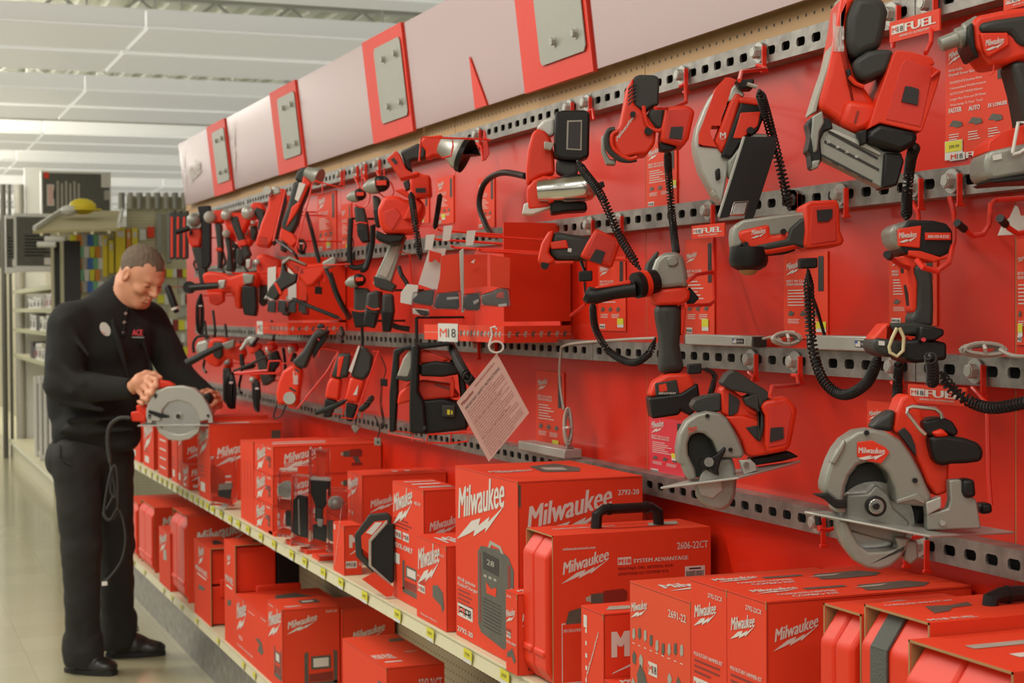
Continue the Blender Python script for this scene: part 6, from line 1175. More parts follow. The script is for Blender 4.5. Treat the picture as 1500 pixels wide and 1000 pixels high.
hose('pale cable running from the tied coil to the right frame edge', [(1465, 512, 1.50), (1485, 521, 1.50), (1520, 522, 1.50)], .003, 'cable'); hose('pale cable drooping from the third rail to the tied grey bundle', [(960, 495, 1.54), (900, 498, 1.53), (830, 505, 1.53), (821, 520, 1.53), (820, 560, 1.53), (826, 600, 1.53)], .003, 'cable')
hose('pale cable lead between LED bar and tied coil', [(1118, 496, 1.53), (1135, 493, 1.52), (1145, 500, 1.52)], .0026, 'cable')
def led(lab, u0, u1, v, h, X=1.515):
    P = onX(u0, v, X); Q = onX(u1, v, X); z = rz[2]+RH+.0005; hh = h
    root = thing('led_bar', lab, 'light bar', Vector((X, (P.y+Q.y)/2, z)), 'LED bars on the third rail'); m = MB('lgr'); m.box(X+.0, X+.032, Q.y, P.y, z, z+hh); m.build('housing', root, bevel=.003)
    m = MB('whp'); m.box(X-.0006, X, Q.y+.02, Q.y+.07, z+hh*.2, z+hh*.8); f = Face(m, (X-.0006, Q.y+.07, z+hh*.2), Vector((0, -.05, 0)), Vector((0, 0, hh*.6))); f.R(0.02, .1, .9, .8, 'bp'); f.R(.06, .2, .3, .6, 'wh', .001); f.R(.06, .55, .14, .25, 'blu', .0012); f.T('MADE IN USA', .42, .35, .45, .3, 'wh', lift=.0012); m.fixn = False; m.build('flag_sticker', root, smooth=False)
    for yy in (P.y, Q.y-.006): m = MB('dgr'); m.box(X+.002, X+.03, yy, yy+.006, z+.001, z+hh-.002); m.build('end_cap', root)
led('silver LED light bar on the third rail left of the tied cable', 1003, 1100, 505, .021); led('silver LED light bar on the third rail right of the tied cable', 1183, 1288, 515, .025)
P = onX(640, 655, 1.5)
m = MB('lgr'); zz = rz[3]+RH+.0005; y0, y1 = onX(838, 650, 1.52).y, onX(770, 650, 1.52).y; m.box(1.50, 1.545, y0, y1, zz, zz+.022); m.box(1.51, 1.53, y0+.01, y0+.016, zz+.022, zz+.03); tag(m.build('led_bar', bevel=.003), 'short silver LED fixture on the lowest rail behind the pink card', 'light bar')
# ================================================================== display boxes
def dbox(lab, uL, uN, uR, vT, vB, X, txt, hdr):
    """uL far end of the header, uN near corner, uR where the side panel meets the wall"""
    y0 = onX(uR, 400, XW-.004).y; y1 = onX(uL, 400, X).y; X = max(min(X, 1.5), 1.2); zb = onX(uN, vB, X).z; zt = onX(uN, vT, X).z
    root = thing('accessory_display', lab, 'display', Vector((X, (y0+y1)/2, zb)))
    m = MB('red'); m.box(X, XW-.004, y0, y0+.004, zb+.05, zt); m.build('side_panel', root, smooth=False)
    m = MB('red'); m.box(XW-.03, XW-.026, y0+.005, y1, zb+.02, zt-.03 if zt-zb < .3 else zt-.05); m.build('back_panel', root, smooth=False)
    m = MB('card'); m.box(X, X+.003, y0, y1, zb, zb+hdr); f = Face(m, (X, y1, zb), Vector((0, y0-y1, 0)), Vector((0, 0, hdr)))
    f.R(.0, .48, 1, .02, 'wh', .0005); n = 12
    for i in range(n): x = .48+.50*i/n; f.P([(0, .5), (.5, 1), (1, .8), (.6, .5), (.7, 0), (.3, .1)], 'gp2' if i % 3 else 'gp', x, .3, .035, .4, .001)
    a_, w_ = (.20, .26) if uN > 700 else (.05, .19); f.R(a_, -.08, w_, 1.16, 'whp', .0016); f.T(txt[0], a_+w_*.10, .2, w_*.36, .6, 'card', lift=.0024, bold=.01); f.T(txt[1:], a_+w_*.52, .2, w_*.38, .6, 'bp', lift=.0024, bold=.0)
    m.box(X+.003, XW-.004, y0-.001, y0+.0, zb, zb+hdr, 'card'); f = Face(m, (X, y0-.001, zb), Vector((XW-.006-X, 0, 0)), Vector((0, 0, hdr))); f.R(0, .48, 1, .02, 'wh', .0005)
    for i in range(8): f.P([(0, .5), (.5, 1), (1, .8), (.6, .5), (.7, 0), (.3, .1)], 'gp' if i % 2 else 'gp2', .04+i*.12, .3, .07, .4, .001)
    m.fixn = False; m.build('header_strip', root, smooth=False)
    m = MB('red'); m.box(X+.004, XW-.004, y0+.005, y1, zb-.0, zb+.003); m.build('tray', root, smooth=False)
    return X, y0, y1, zb, zt
D1 = dbox('red accessory display with a tall side panel and a white M18 header square', 621, 733, 836, 326, 502, 1.395, 'M18', .040)
D2 = dbox('farther red accessory display with a white M12 header square', 374, 452, 506, 372, 492, 1.36, 'M12', .042)
# hooks in the display with white flag tags and clear packs
X, y0, y1, zb, zt = D1
for i, (u, v) in enumerate(((640, 335), (689, 342), (632, 348), (700, 365), (660, 360))):
    P = PT(u, v, DX(u, 1.27)); Q = Vector((XW-.03, P.y-.16-.02*i, P.z-.03)); T = thing('wire_hook', 'long red display hook with a white flag tag, %s' % ['over the second pack', 'nearest the tall side panel', 'farthest from the side panel', 'lower and behind the flag tags', 'between two flag tags'][i], 'hook', P)
    m = MB('redwire'); m.tube([P, P+Vector((.01, 0, -.004)), Q], .003, n=6); m.build('wire', T)
    if i < 3: u2 = (648, 682, 622)[i]; m = MB('wh'); m.slab([(u2+2, v-4), (u2+15, v-5), (u2+11, v+17), (u2, v+18)], DX(u, 1.26), .002); m.build('flag_tag', T, smooth=False)
def pack(lab, card_poly, blob, d, card_mat='wh', extra=(), cat='blister pack', blobm='blk', dome=True):
    T = Tool('blister_pack', lab, cat, d, *card_poly[0]); T.s('backing_card', card_mat, card_poly, o=.03, t=.002, b=0)
    T.s('product', blobm, blob, o=-.0, t=.028, b=.008)
    if dome:
        cu = sum(p[0] for p in blob)/len(blob); cv = sum(p[1] for p in blob)/len(blob); T.s('clear_dome', 'clear', [(cu+(p[0]-cu)*1.12, cv+(p[1]-cv)*1.12) for p in blob], o=-.012, t=.041, b=.003)
    for nm, mt, p in extra: T.s(nm, mt, p, o=-.004, t=.01, b=.001)
    return T
Z = Zf(560, 320, 6.25)
pack('clear pack with white hang card and dark battery, farthest in the M18 display', Z('430,275 585,272 575,320 500,660 330,600'), Z('290,680 480,650 460,800 275,770'), DX(640, 1.30), extra=(('red_picture', 'red', Z('430,290 540,320 530,410 480,370 455,400 425,395')), ('edge', 'whp', Z('170,680 230,600 330,610 320,700 280,740 270,790 165,770'))))
pack('clear pack with dark battery second from far end in the M18 display', Z('540,340 700,320 730,280 745,680 520,660'), Z('500,690 700,670 705,830 470,820'), DX(680, 1.29), card_mat='card', extra=(('bright_edge', 'lgr', Z('705,300 745,270 750,860 725,860')), ('white_contact', 'lgr', Z('590,720 700,715 700,735 590,745'))))
pack('clear pack with dark battery beside the bright pack edge in the M18 display', Z('745,330 960,330 960,620 750,640'), Z('750,700 900,680 890,840 745,835'), DX(705, 1.29), card_mat='card', extra=(('white_mark', 'lgr', Z('830,760 880,735 885,760 840,790')), ('bolt_mark', 'wh', Z('810,400 850,370 840,410'))))
pack('clear pack with a grey battery nearest the tall side panel', Z('985,330 1170,360 1165,640 990,620'), Z('905,700 1010,670 1070,640 1150,650 1165,800 1040,800 910,790'), DX(735, 1.29), card_mat='card', blobm='gp', extra=(('red_cap', 'red', Z('1035,720 1060,680 1110,670 1110,730')), ('label', 'whp', Z('1060,785 1140,775 1140,800 1065,810'))))
pack('lower clear pack peeking out under the others in the M18 display', Z('275,820 420,830 430,850 420,900 280,870'), Z('300,830 425,850 415,890 350,880'), DX(625, 1.31), extra=())
X, y0, y1, zb, zt = D2
for i in range(4):
    u = 392+i*15; pack('small far clear pack hanging in the M12 display, %s' % ['first from the left', 'second from the left', 'third from the left', 'nearest its side panel'][i], [(u, 392), (u+12, 390), (u+12, 440), (u, 438)], [(u+1, 440), (u+12, 441), (u+11, 458), (u, 456)], DX(450, 1.33), card_mat='card' if i % 2 else 'whp')
# ================================================================== pink laminated hang card
a, b, c, d4 = PT(727.8, 517, 3.40), PT(669, 589, 3.42), PT(716, 676, 3.42), PT(782, 640, 3.40)
d4 = a+(c-b)*1.0
root = thing('safety_card', 'pink laminated safety instruction sheet hanging cornerwise from a white ring', 'card', c)
m = MB('pinkp'); n_ = (b-a).cross(c-b).normalized(); n_ = n_ if n_.dot(CF) > 0 else -n_; m.prism([a, b, c, d4], n_*.0012); m.fixn = True; m.build('sheet', root, smooth=False)
Xv = (a-b); Yv = (b-c); f_ = MB('bp'); f_.fixn = False; f = Face(f_, c-n_*.0012, Xv, Yv)
f.W = Xv.length; f.H = Yv.length; f.O = c-n_*.001
sgn = 1 if f.X.cross(f.Y).dot(n_) < 0 else -1
f.T('Milwaukee', .06, .89, .28, .05, 'dr', lift=.0012*sgn); f.T('IMPORTANT SAFETY INSTRUCTIONS', .08, .80, .84, .045, 'bp', lift=.0012*sgn, bold=.01)
f.T('WARNING READ AND UNDERSTAND ALL', .4, .92, .5, .03, 'dr', lift=.0012*sgn, bold=0)
wd = 'read all instructions keep work area clean and well lit guard against electric shock stay alert use safety equipment do not overreach remove keys wear eye protection dress properly store idle tools'.split(); rnd = random.Random(4)
for i in range(21):
    y = .755-i*.036
    if i in (6, 13): f.T(['WORK AREA SAFETY AND PERSONAL SAFETY', 'TOOL USE AND CARE CHARGING SERVICE'][i > 6], .08, y, .7, .028, 'dr', lift=.0012*sgn, bold=.01)
    else: f.T(' '.join(rnd.choice(wd) for _ in range(9)), .08, y, .84 if i % 4 else .6, .021, 'dr', lift=.0012*sgn, bold=0)
f_.build('lettering', root, smooth=False)
m = MB('whp'); q = [PT(727+11*math.cos(t*PI/10)*.95, 506-11*math.sin(t*PI/10)*.75+2, 3.39) for t in range(-14, 7)]; m.tube(q, .0022, n=6); m.tube([PT(x, y, 3.39) for x, y in ((716, 507), (721, 490), (719, 480), (725, 478), (728, 482))], .0022, n=6); m.build('ring', root)
# white hang tab at right edge
T = Tool('hang_tab', 'white plastic hang tab on a red hook at the right frame edge', 'tag', DX(1480, 1.40), 1485, 320)
T.s('tab', 'whp', [(1462, 345), (1470, 326), (1480, 318), (1488, 300), (1492, 303), (1496, 316), (1515, 312), (1515, 342)], t=.004, b=.001)
# ================================================================== clear packs on the upper shelf
def cpack(lab, u0, u1, v0, v1, X=1.205, parts=(), base=True, sheet=None):
    d = DX((u0+u1)/2, X); T = Tool('blister_pack', lab, 'blister pack', d, (u0+u1)/2, v1)
    for i, (nm, mt, poly, o, t) in enumerate(parts): T.s(nm, mt, poly, o=o, t=t, b=.004)
    T.s('clear_shell', 'clear', [(u0, v0), (u1, v0+2), (u1, v1), (u0, v1-2)], o=-.02, t=.07, b=.004)
    if base: T.s('base_card', 'card', [(u0-3, v1-9), (u1-2, v1-3), (u1+6, v1-9), (u0+8, v1-16)], o=-.02, t=.004, b=0)
    return T
T = cpack('clear pack of a small grey-headed flashlight nearest the drill stack', 406, 432, 690, 788, parts=(('body', 'blk', [(418, 748), (428, 750), (428, 772), (418, 770)], 0, .03), ('card', 'card', [(410, 730), (428, 732), (428, 748), (410, 746)], .03, .002)))
T.d_('lamp_head', 'lgr', (420, 716), 12, o=0, t=.03); T.d_('lens', 'gp2', (415, 718), 9, o=-.018, t=.004)
T = cpack('clear pack of a flat black battery left of the tall flashlight', 426, 455, 696, 800, parts=(('battery', 'blk', [(429, 732), (436, 725), (450, 728), (450, 790), (444, 790), (428, 780)], 0, .03), ('edge', 'gp2', [(436, 732), (438, 730), (440, 784), (437, 782)], -.003, .004), ('card', 'magenta', [(450, 728), (458, 730), (458, 780), (450, 786)], .02, .002)))
T = cpack('clear pack of an upright black flashlight with a pale rim on a red card', 452, 480, 658, 805, X=1.20, parts=(('card', 'card', [(462, 658), (478, 660), (476, 700), (464, 698)], .02, .002), ('head', 'blk', [(455, 702), (483, 704), (483, 726), (474, 745), (462, 742), (455, 722)], 0, .04), ('stem', 'dgr', [(461, 742), (472, 744), (472, 765), (461, 764)], 0, .03), ('lower_body', 'blk', [(458, 768), (478, 770), (478, 800), (458, 796)], 0, .035), ('rim', 'whp', [(455, 698), (483, 700), (484, 705), (454, 703)], -.004, .045), ('collar', 'lgr', [(464, 759), (474, 760), (472, 772), (465, 771)], -.004, .03)))
T = cpack('clear pack of a round pale lamp with red body, right of the upright flashlight', 478, 512, 716, 812, X=1.24, parts=(('body', 'red', [(490, 735), (508, 738), (508, 758), (500, 761), (478, 750)], .0, .03), ('lower_part', 'gp', [(480, 762), (490, 764), (490, 795), (480, 790)], .0, .03)))
m = MB('lgr'); m.ball(PT(492, 736, T.d), (.024, .02, .020), n=14); m.build('lamp_head', T.root)
T = cpack('clear pack with a small silver jar in front of the wide lettered carton', 308, 342, 668, 742, X=1.20, parts=(('card', 'card', [(312, 680), (330, 690), (330, 725), (312, 722)], .03, .002), ('lower_body', 'dgr', [(320, 716), (338, 716), (336, 736), (318, 734)], 0, .03), ('cap', 'gp2', [(320, 709), (339, 708), (339, 717), (320, 718)], -.003, .035), ('leaf', 'whp', [(318, 745), (330, 735), (337, 735), (330, 746)], -.01, .01)))
d = DX(560, 1.20); T = Tool('blade_pack', 'octagonal black saw blade clamshell with a red label beside the cage lamp carton', 'blister pack', d, 548, 850)
T.s('rear_shell', 'dgr', [(519, 783), (541, 753), (567, 751), (573, 757), (573, 770), (545, 775), (530, 790), (531, 812), (560, 842), (556, 848), (521, 815)], o=.03, t=.02, b=.004)
T.s('front_shell', 'blk', [(543, 792), (566, 766), (577, 768), (577, 852), (572, 855), (543, 828)], o=0, t=.02, b=.004); T.s('shell_rim', 'gp2', [(540, 791), (566, 762), (568, 766), (544, 793), (544, 828), (573, 854), (571, 858), (540, 829)], o=-.002, t=.02, b=.002)
T.s('label', 'card', [(529, 785), (548, 764), (566, 762), (542, 790), (541, 812), (530, 803)], o=.012, t=.004, b=0); T.s('label_patch', 'whp', [(536, 780), (550, 765), (560, 765), (545, 783)], o=.010, t=.003, b=0)
T.s('base_card', 'card', [(530, 848), (548, 838), (577, 860), (575, 873), (566, 874)], o=-.01, t=.004, b=0)
for i, (u, v) in enumerate(((405, 800), (430, 812), (452, 824), (470, 836))):
    P = onX(u, v, XL+.03); y = P.y; m = MB('card'); m.box(XL+.012, XL+.10, y-.05, y+.03, UT+.0005, UT+.012); f = Face(m, (XL+.012, y-.05, UT+.012), Vector((.088, 0, 0)), Vector((0, .08, 0))); f.logo(.1, .3, .6, sk=.05, bolt=False); f.R(.1, .1, .5, .08); m.fixn = False
    tag(m.build('pack_tray', smooth=False), 'flat red tray with white print lying at the shelf edge, %s from the drill stack' % ['first', 'second', 'third', 'fourth'][i], 'tray')
# ================================================================== the person
class SDF:
    """smooth union of tapered capsules and ellipsoids on a grid, turned into one surface"""
    def __init__(s, lo, hi, h):
        s.lo = np.array(lo, float); s.h = h; s.n = np.ceil((np.array(hi)-s.lo)/h).astype(int)+1; s.D = np.full(s.n, 1.0, np.float32)
    def _sub(s, lo, hi):
        a = np.maximum(((np.array(lo)-s.lo)/s.h).astype(int), 0); b = np.minimum(np.ceil((np.array(hi)-s.lo)/s.h).astype(int)+1, s.n)
        if (b <= a).any(): return None
        sl = tuple(slice(i, j) for i, j in zip(a, b)); g = np.meshgrid(*[s.lo[k]+s.h*np.arange(a[k], b[k]) for k in range(3)], indexing='ij'); return sl, np.stack(g, -1)
    def _mix(s, sl, d, k, sub):
        o = s.D[sl]
        if sub: d = -d; hh = np.clip(.5-.5*(o-d)/k, 0, 1); s.D[sl] = o*(1-hh)+d*hh+k*hh*(1-hh)
        else: hh = np.clip(.5+.5*(o-d)/k, 0, 1); s.D[sl] = o*(1-hh)+d*hh-k*hh*(1-hh)
    def cap(s, a, b, ra, rb, k=.015, sub=False):
        a = np.array(a, float); b = np.array(b, float); r = max(ra, rb)+k*2+s.h*2; q = s._sub(np.minimum(a, b)-r, np.maximum(a, b)+r)
        if q is None: return s
        sl, P = q; ab = b-a; t = np.clip(((P-a) @ ab)/max(ab @ ab, 1e-9), 0, 1); d = np.linalg.norm(P-a-t[..., None]*ab, axis=-1)-(ra+(rb-ra)*t); s._mix(sl, d, k, sub); return s
    def ell(s, c, r, k=.015, sub=False, R=None):
        c = np.array(c, float); r = np.array(r, float); m = r.max()+k*2+s.h*2; q = s._sub(c-m, c+m)
        if q is None: return s
        sl, P = q; p = P-c
        if R is not None: p = p @ np.array(R)
        k0 = np.linalg.norm(p/r, axis=-1); k1 = np.linalg.norm(p/(r*r), axis=-1); d = k0*(k0-1)/np.maximum(k1, 1e-9); s._mix(sl, d, k, sub); return s
    def noise(s, amp, f, seed=0):
        g = np.meshgrid(*[s.lo[k]+s.h*np.arange(s.n[k]) for k in range(3)], indexing='ij'); r = random.Random(seed); o = 0
        for i in range(5):
            w_ = [r.uniform(-1, 1)*f for _ in range(3)]; o = o+np.sin(g[0]*w_[0]+g[1]*w_[1]+g[2]*w_[2]+r.uniform(0, 6))
        s.D += (o*amp/3).astype(np.float32); return s
    def mesh(s):
        D = s.D; I = D < 0; nx, ny, nz = D.shape; c = [(i, j, k) for i in (0, 1) for j in (0, 1) for k in (0, 1)]
        def S(A, o): return A[o[0]:nx-1+o[0], o[1]:ny-1+o[1], o[2]:nz-1+o[2]]
        cnt = sum(S(I, o).astype(np.int8) for o in c); act = (cnt > 0) & (cnt < 8); idx = np.full(act.shape, -1, np.int64); ii = np.argwhere(act); idx[act] = np.arange(len(ii)); acc = np.zeros((len(ii), 3)); w_ = np.zeros(len(ii))
        for o in c:
            for ax in range(3):
                if o[ax]: continue
                p = list(o); p[ax] = 1; A = S(D, o)[act]; B = S(D, tuple(p))[act]; m = (A < 0) != (B < 0); t = np.where(m, A/np.where(m, A-B, 1), 0); pos = np.tile(np.array(o, float), (len(ii), 1)); pos[:, ax] += t; acc[m] += pos[m]; w_[m] += 1
        V = (ii+acc/np.maximum(w_, 1)[:, None])*s.h+s.lo; Fs = []
        for ax in range(3):
            sl0 = [slice(None)]*3; sl1 = [slice(None)]*3; sl0[ax] = slice(0, -1); sl1[ax] = slice(1, None); a = I[tuple(sl0)]; b = I[tuple(sl1)]; E = np.argwhere(a != b); inside = a[tuple(E.T)]
            u, v = [(1, 2), (2, 0), (0, 1)][ax]; ok = (E[:, u] > 0) & (E[:, v] > 0) & (E[:, u] < D.shape[u]-1) & (E[:, v] < D.shape[v]-1); E = E[ok]; inside = inside[ok]
            q = []
            for du, dv in ((-1, -1), (0, -1), (0, 0), (-1, 0)): e = E.copy(); e[:, u] += du; e[:, v] += dv; q.append(idx[tuple(e.T)])
            q = np.stack(q, 1); q[~inside] = q[~inside][:, ::-1]; Fs.append(q)
        return V, np.concatenate(Fs)
def sdf_obj(name, parts, parent, mats, origin, label=None, smooth_it=2):
    """parts: list of (V, F, material index)"""
    vs, fs, mi = [], [], []; n = 0
    for V, Fq, k in parts: vs.append(V); fs.append(Fq+n); mi += [k]*len(Fq); n += len(V)
    V = np.concatenate(vs)-np.array(origin); Q = np.concatenate(fs); me = bpy.data.meshes.new(name)
    me.vertices.add(len(V)); me.vertices.foreach_set('co', V.astype(np.float32).ravel()); me.loops.add(Q.size); me.loops.foreach_set('vertex_index', Q.astype(np.int32).ravel())
    me.polygons.add(len(Q)); me.polygons.foreach_set('loop_start', np.arange(0, Q.size, 4, dtype=np.int32)); me.polygons.foreach_set('loop_total', np.full(len(Q), 4, np.int32)); me.polygons.foreach_set('material_index', mi)
    me.update(calc_edges=True); me.validate(); me.polygons.foreach_set('use_smooth', [True]*len(me.polygons))
    for m in mats: me.materials.append(MT[m])
    o = bpy.data.objects.new(name, me); C.objects.link(o)
    if smooth_it: q = o.modifiers.new('s', 'SMOOTH'); q.iterations = smooth_it; q.factor = .5
    if parent: o.parent = parent
    if label: o['label'] = label
    return o
DM = 6.62                                                           # distance of the person
def J(u, v, o=0): return np.array(PT(u, v, DM+o))
R_ = np.array(CR); U_ = np.array([0, 0, 1.0]); B_ = np.array([CF.x, CF.y, 0]); B_ /= np.linalg.norm(B_); R2 = np.array([CR.x, CR.y, 0]); R2 /= np.linalg.norm(R2)
base = Vector((*J(160, 985)[:2], 0))
man = thing('person', 'person in a black knit pullover and black jeans looking down at a circular saw', 'person', base)
def bbox(pts, m): P = np.array(pts); return P.min(0)-m, P.max(0)+m
# feet on the floor
footN = np.array(onZ(132, 985, .0)); footF = np.array(onZ(198, 962, .0))
dN = (Vector(footN)-CP).dot(CF)-DM; dF = (Vector(footF)-CP).dot(CF)-DM
print('FEET', footN, footF, dN, dF)
# ---- jeans
K = dict(hN=J(112, 668, -.02), kN=J(119, 800, dN*.6-.03), aN=J(121, 952, dN), hF=J(162, 668, .10), kF=J(170, 800, dF*.6+.03), aF=J(172, 930, dF))
lo, hi = bbox(list(K.values()), .17); lo[2] = .03; g = SDF(lo, hi, .0065)
g.ell(J(133, 655, .05), (.135, .115, .11), k=.03, R=np.stack([R2, B_, U_], 1)); g.cap(K['hN'], K['kN'], .098, .078, k=.03); g.cap(K['kN'], K['aN'], .078, .066, k=.02); g.cap(K['hF'], K['kF'], .092, .074, k=.02); g.cap(K['kF'], K['aF'], .074, .068, k=.02)
g.cap(J(128, 960, dN), J(118, 945, dN), .066, .066, k=.01); g.ell(J(86, 672, .03), (.05, .09, .07), k=.03, R=np.stack([R2, B_, U_], 1))
for v, r in ((936, .071), (950, .074), (962, .070)): c = J(121, v, dN); g.cap(c-R2*.008, c+R2*.012-U_*.006, r, r, k=.006)
for v, r in ((908, .071), (922, .073), (936, .070)): c = J(172, v, dF); g.cap(c-R2*.006, c+R2*.010+U_*.004, r, r, k=.006)
for u, v, o in ((112, 792, -.050), (126, 806, -.052), (112, 824, -.048), (124, 838, -.044), (118, 705, -.075), (112, 728, -.07)): c = J(u, v, dN*.5+o); g.cap(c-R2*.035, c+R2*.035+U_*.016, .017, .013, k=.02)
g.noise(.0035, 32, 3); g.noise(.0018, 80, 8)
V1, F1 = g.mesh(); sdf_obj('jeans', [(V1, F1, 0)], man, ['jeans'], base)
# ---- pullover
shN = J(104, 476, -.12); elN = J(92, 565, -.16); wrN = J(190, 569, -.24); shF = J(216, 470, .16); elF = J(258, 545, .14); wrF = J(306, 584, .02)
lo, hi = bbox([shN, elN, wrN, shF, elF, wrF, J(150, 410), J(140, 650)], .16); g = SDF(lo, hi, .0065); RR = np.stack([R2, B_, U_], 1)
tw = .45; Rt = np.stack([R2*math.cos(tw)+B_*math.sin(tw)*-1, B_*math.cos(tw)+R2*math.sin(tw), U_], 1)
g.ell(J(158, 500, .03), (.150, .185, .17), k=.04, R=Rt); g.ell(J(142, 570, .04), (.150, .17, .17), k=.05, R=Rt); g.ell(J(136, 625, .04), (.155, .155, .085), k=.04, R=Rt)
g.cap(J(162, 448, .03), J(170, 434, .02), .080, .064, k=.035); g.cap(J(177, 424, .02), J(160, 446, .03), .062, .082, k=.012)
g.cap(J(168, 455, .02), shN, .085, .085, k=.04); g.cap(J(168, 455, .05), shF, .08, .072, k=.04)
g.cap(shN, elN, .088, .070, k=.025); g.cap(elN, wrN, .068, .042, k=.02); g.cap(shF, elF, .082, .066, k=.025); g.cap(elF, wrF, .058, .040, k=.015)
g.cap(J(92, 500, 0), J(88, 600, .02), .05, .05, k=.05)
for (a, b, r) in (((95, 470, -.2), (130, 520, -.22), .012), ((80, 530, -.2), (120, 560, -.24), .014), ((88, 590, -.2), (150, 600, -.2), .014), ((100, 615, -.13), (190, 610, -.12), .010), ((90, 632, -.12), (195, 628, -.1), .012), ((165, 470, -.14), (190, 560, -.13), .010), ((205, 480, -.05), (222, 540, -.02), .012), ((70, 555, -.12), (105, 575, -.24), .010)): g.cap(J(*a), J(*b), r, r*.6, k=.03)
g.cap(J(98, 640, .0), J(185, 640, -.01), .062, .055, k=.03); g.cap(J(176, 500, .02), J(178, 630, .02), .075, .070, k=.04); g.cap(J(196, 490, .05), J(200, 555, .03), .070, .045, k=.04)
g.noise(.004, 24, 5); g.noise(.0018, 60, 11)
g.cap(J(205, 400, 0), J(181, 428, .0), .05, .050, k=.004, sub=True); g.cap(J(214, 563, -.27), J(188, 569, -.24), .03, .030, k=.004, sub=True); g.cap(J(330, 596, -.02), J(307, 585, .02), .03, .030, k=.004, sub=True)
V1, F1 = g.mesh(); sw = sdf_obj('pullover', [(V1, F1, 0)], man, ['knit'], base)
# badge, lettering, buttons (each projected onto the knit by ray)
def hit(u, v, lift=.003):
    r = ray(u, v); D0 = Vector(r).normalized(); best = None
    P = V1-np.array(CP); t = P @ np.array(D0); perp = np.linalg.norm(P-t[:, None]*np.array(D0), axis=1); k = perp < .012
    return CP+D0*(t[k].min()-lift) if k.any() else PT(u, v, DM-.2)
c = hit(154, 482, .004); m = MB('whp'); n0 = Vector(-B_*.8+R2*.55+U_*.1).normalized(); m.disc(c, n0, .018, .004, n=24); 
v_ = [p for p in m.v]; m.v = [c+Vector(R2)*((p-c).dot(Vector(R2))*1.15)+Vector(B_)*((p-c).dot(Vector(B_)))+Vector((0, 0, 1))*((p-c).z*1.5)+Vector(R2)*(-(p-c).z*.35) for p in v_]
b = m.build('name_badge', sw); b['label'] = 'white oval name badge'; m = MB('red'); m.text('Help', hit(148, 487, .0105), CR, CU, 'red', w=.018, bold=.01, rot=-.3, lift=0); m.fixn = False; m.build('badge_lettering', b, smooth=False)
m = MB('magenta'); O = hit(194, 491, .010); m.text('ACE', O, CR, CU, 'magenta', w=.040, h=.024, bold=.05, lift=0); m.use('whp'); m.text('Hardware', O-CU*.010, CR, CU, 'whp', w=.046, h=.006, lift=0); m.fixn = False; m.build('chest_lettering', sw, smooth=False)
for u, v in ((184, 459), (182, 472), (181, 487)): m = MB('lgr'); m.disc(hit(u, v, .002), n0, .006, .004, n=12); m.build('button', sw)
m = MB('knit'); m.tube([hit(187, 450, .0), hit(183, 470, .001), hit(181, 492, .001)], .004, n=6); m.build('placket', sw)
# ---- skin: one surface through head, neck, arms, hands; coarse hidden core joins them
hc = J(207, 404, -.02); yawf = .62; pit = .62
fw = (R2*math.cos(yawf)-B_*math.sin(yawf)); f3 = fw*math.cos(pit)-U_*math.sin(pit); lf = np.cross(U_, fw); up3 = np.cross(f3, lf); roll = 0.06
RH3 = np.stack([f3, lf, up3], 1)
def H(x, y, z): return hc+RH3 @ np.array([x, y, z])
lo, hi = bbox([H(.13, 0, 0), H(-.1, 0, .1), H(0, .1, 0), H(0, -.1, -.14), J(165, 440)], .06); g = SDF(lo, hi, .0027)
g.ell(H(-.012, 0, .034), (.096, .075, .082), k=.01, R=RH3); g.ell(H(.022, 0, .02), (.066, .064, .078), k=.02, R=RH3); g.ell(H(.030, 0, -.045), (.052, .052, .062), k=.03, R=RH3)
g.cap(H(.062, -.012, -.094), H(.062, .012, -.094), .018, .018, k=.025); g.cap(H(-.01, .056, -.045), H(.052, .022, -.09), .018, .016, k=.03); g.cap(H(-.01, -.056, -.045), H(.052, -.022, -.09), .018, .016, k=.03)
g.cap(H(.076, -.030, .030), H(.084, 0, .028), .012, .011, k=.016); g.cap(H(.076, .030, .030), H(.084, 0, .028), .012, .011, k=.016)
for s_ in (-1, 1):
    g.ell(H(.083, s_*.031, .010), (.012, .015, .010), k=.012, sub=True, R=RH3); g.ell(H(.071, s_*.031, .009), (.0125, .014, .0115), k=.003, R=RH3); g.cap(H(.080, s_*.020, .0085), H(.078, s_*.042, .0075), .0028, .0025, k=.003)
    g.ell(H(.060, s_*.042, -.020), (.024, .018, .018), k=.02, R=RH3)
    g.ell(H(-.008, s_*.077, .004), (.020, .007, .032), k=.006, R=RH3); g.ell(H(-.002, s_*.084, .006), (.010, .005, .018), k=.004, sub=True, R=RH3)
g.cap(H(.086, 0, .018), H(.108, 0, -.016), .0085, .0120, k=.010); g.cap(H(.098, -.011, -.021), H(.098, .011, -.021), .009, .009, k=.008); g.ell(H(.111, 0, -.019), (.009, .011, .009), k=.008, R=RH3)
g.cap(H(.082, -.018, -.050), H(.088, .0, -.048), .0065, .0075, k=.006); g.cap(H(.082, .018, -.050), H(.088, .0, -.048), .0065, .0075, k=.006); g.cap(H(.080, -.016, -.062), H(.085, .0, -.063), .007, .009, k=.006); g.cap(H(.080, .016, -.062), H(.085, .0, -.063), .007, .009, k=.006)
g.cap(H(.092, -.020, -.0555), H(.096, .020, -.0555), .0022, .0022, k=.004, sub=True)
g.cap(H(-.035, 0, -.03), J(170, 440, .02), .058, .062, k=.03); g.cap(H(.0, 0, -.06), J(180, 438, .0), .045, .05, k=.03)
Vh, Fh = g.mesh()
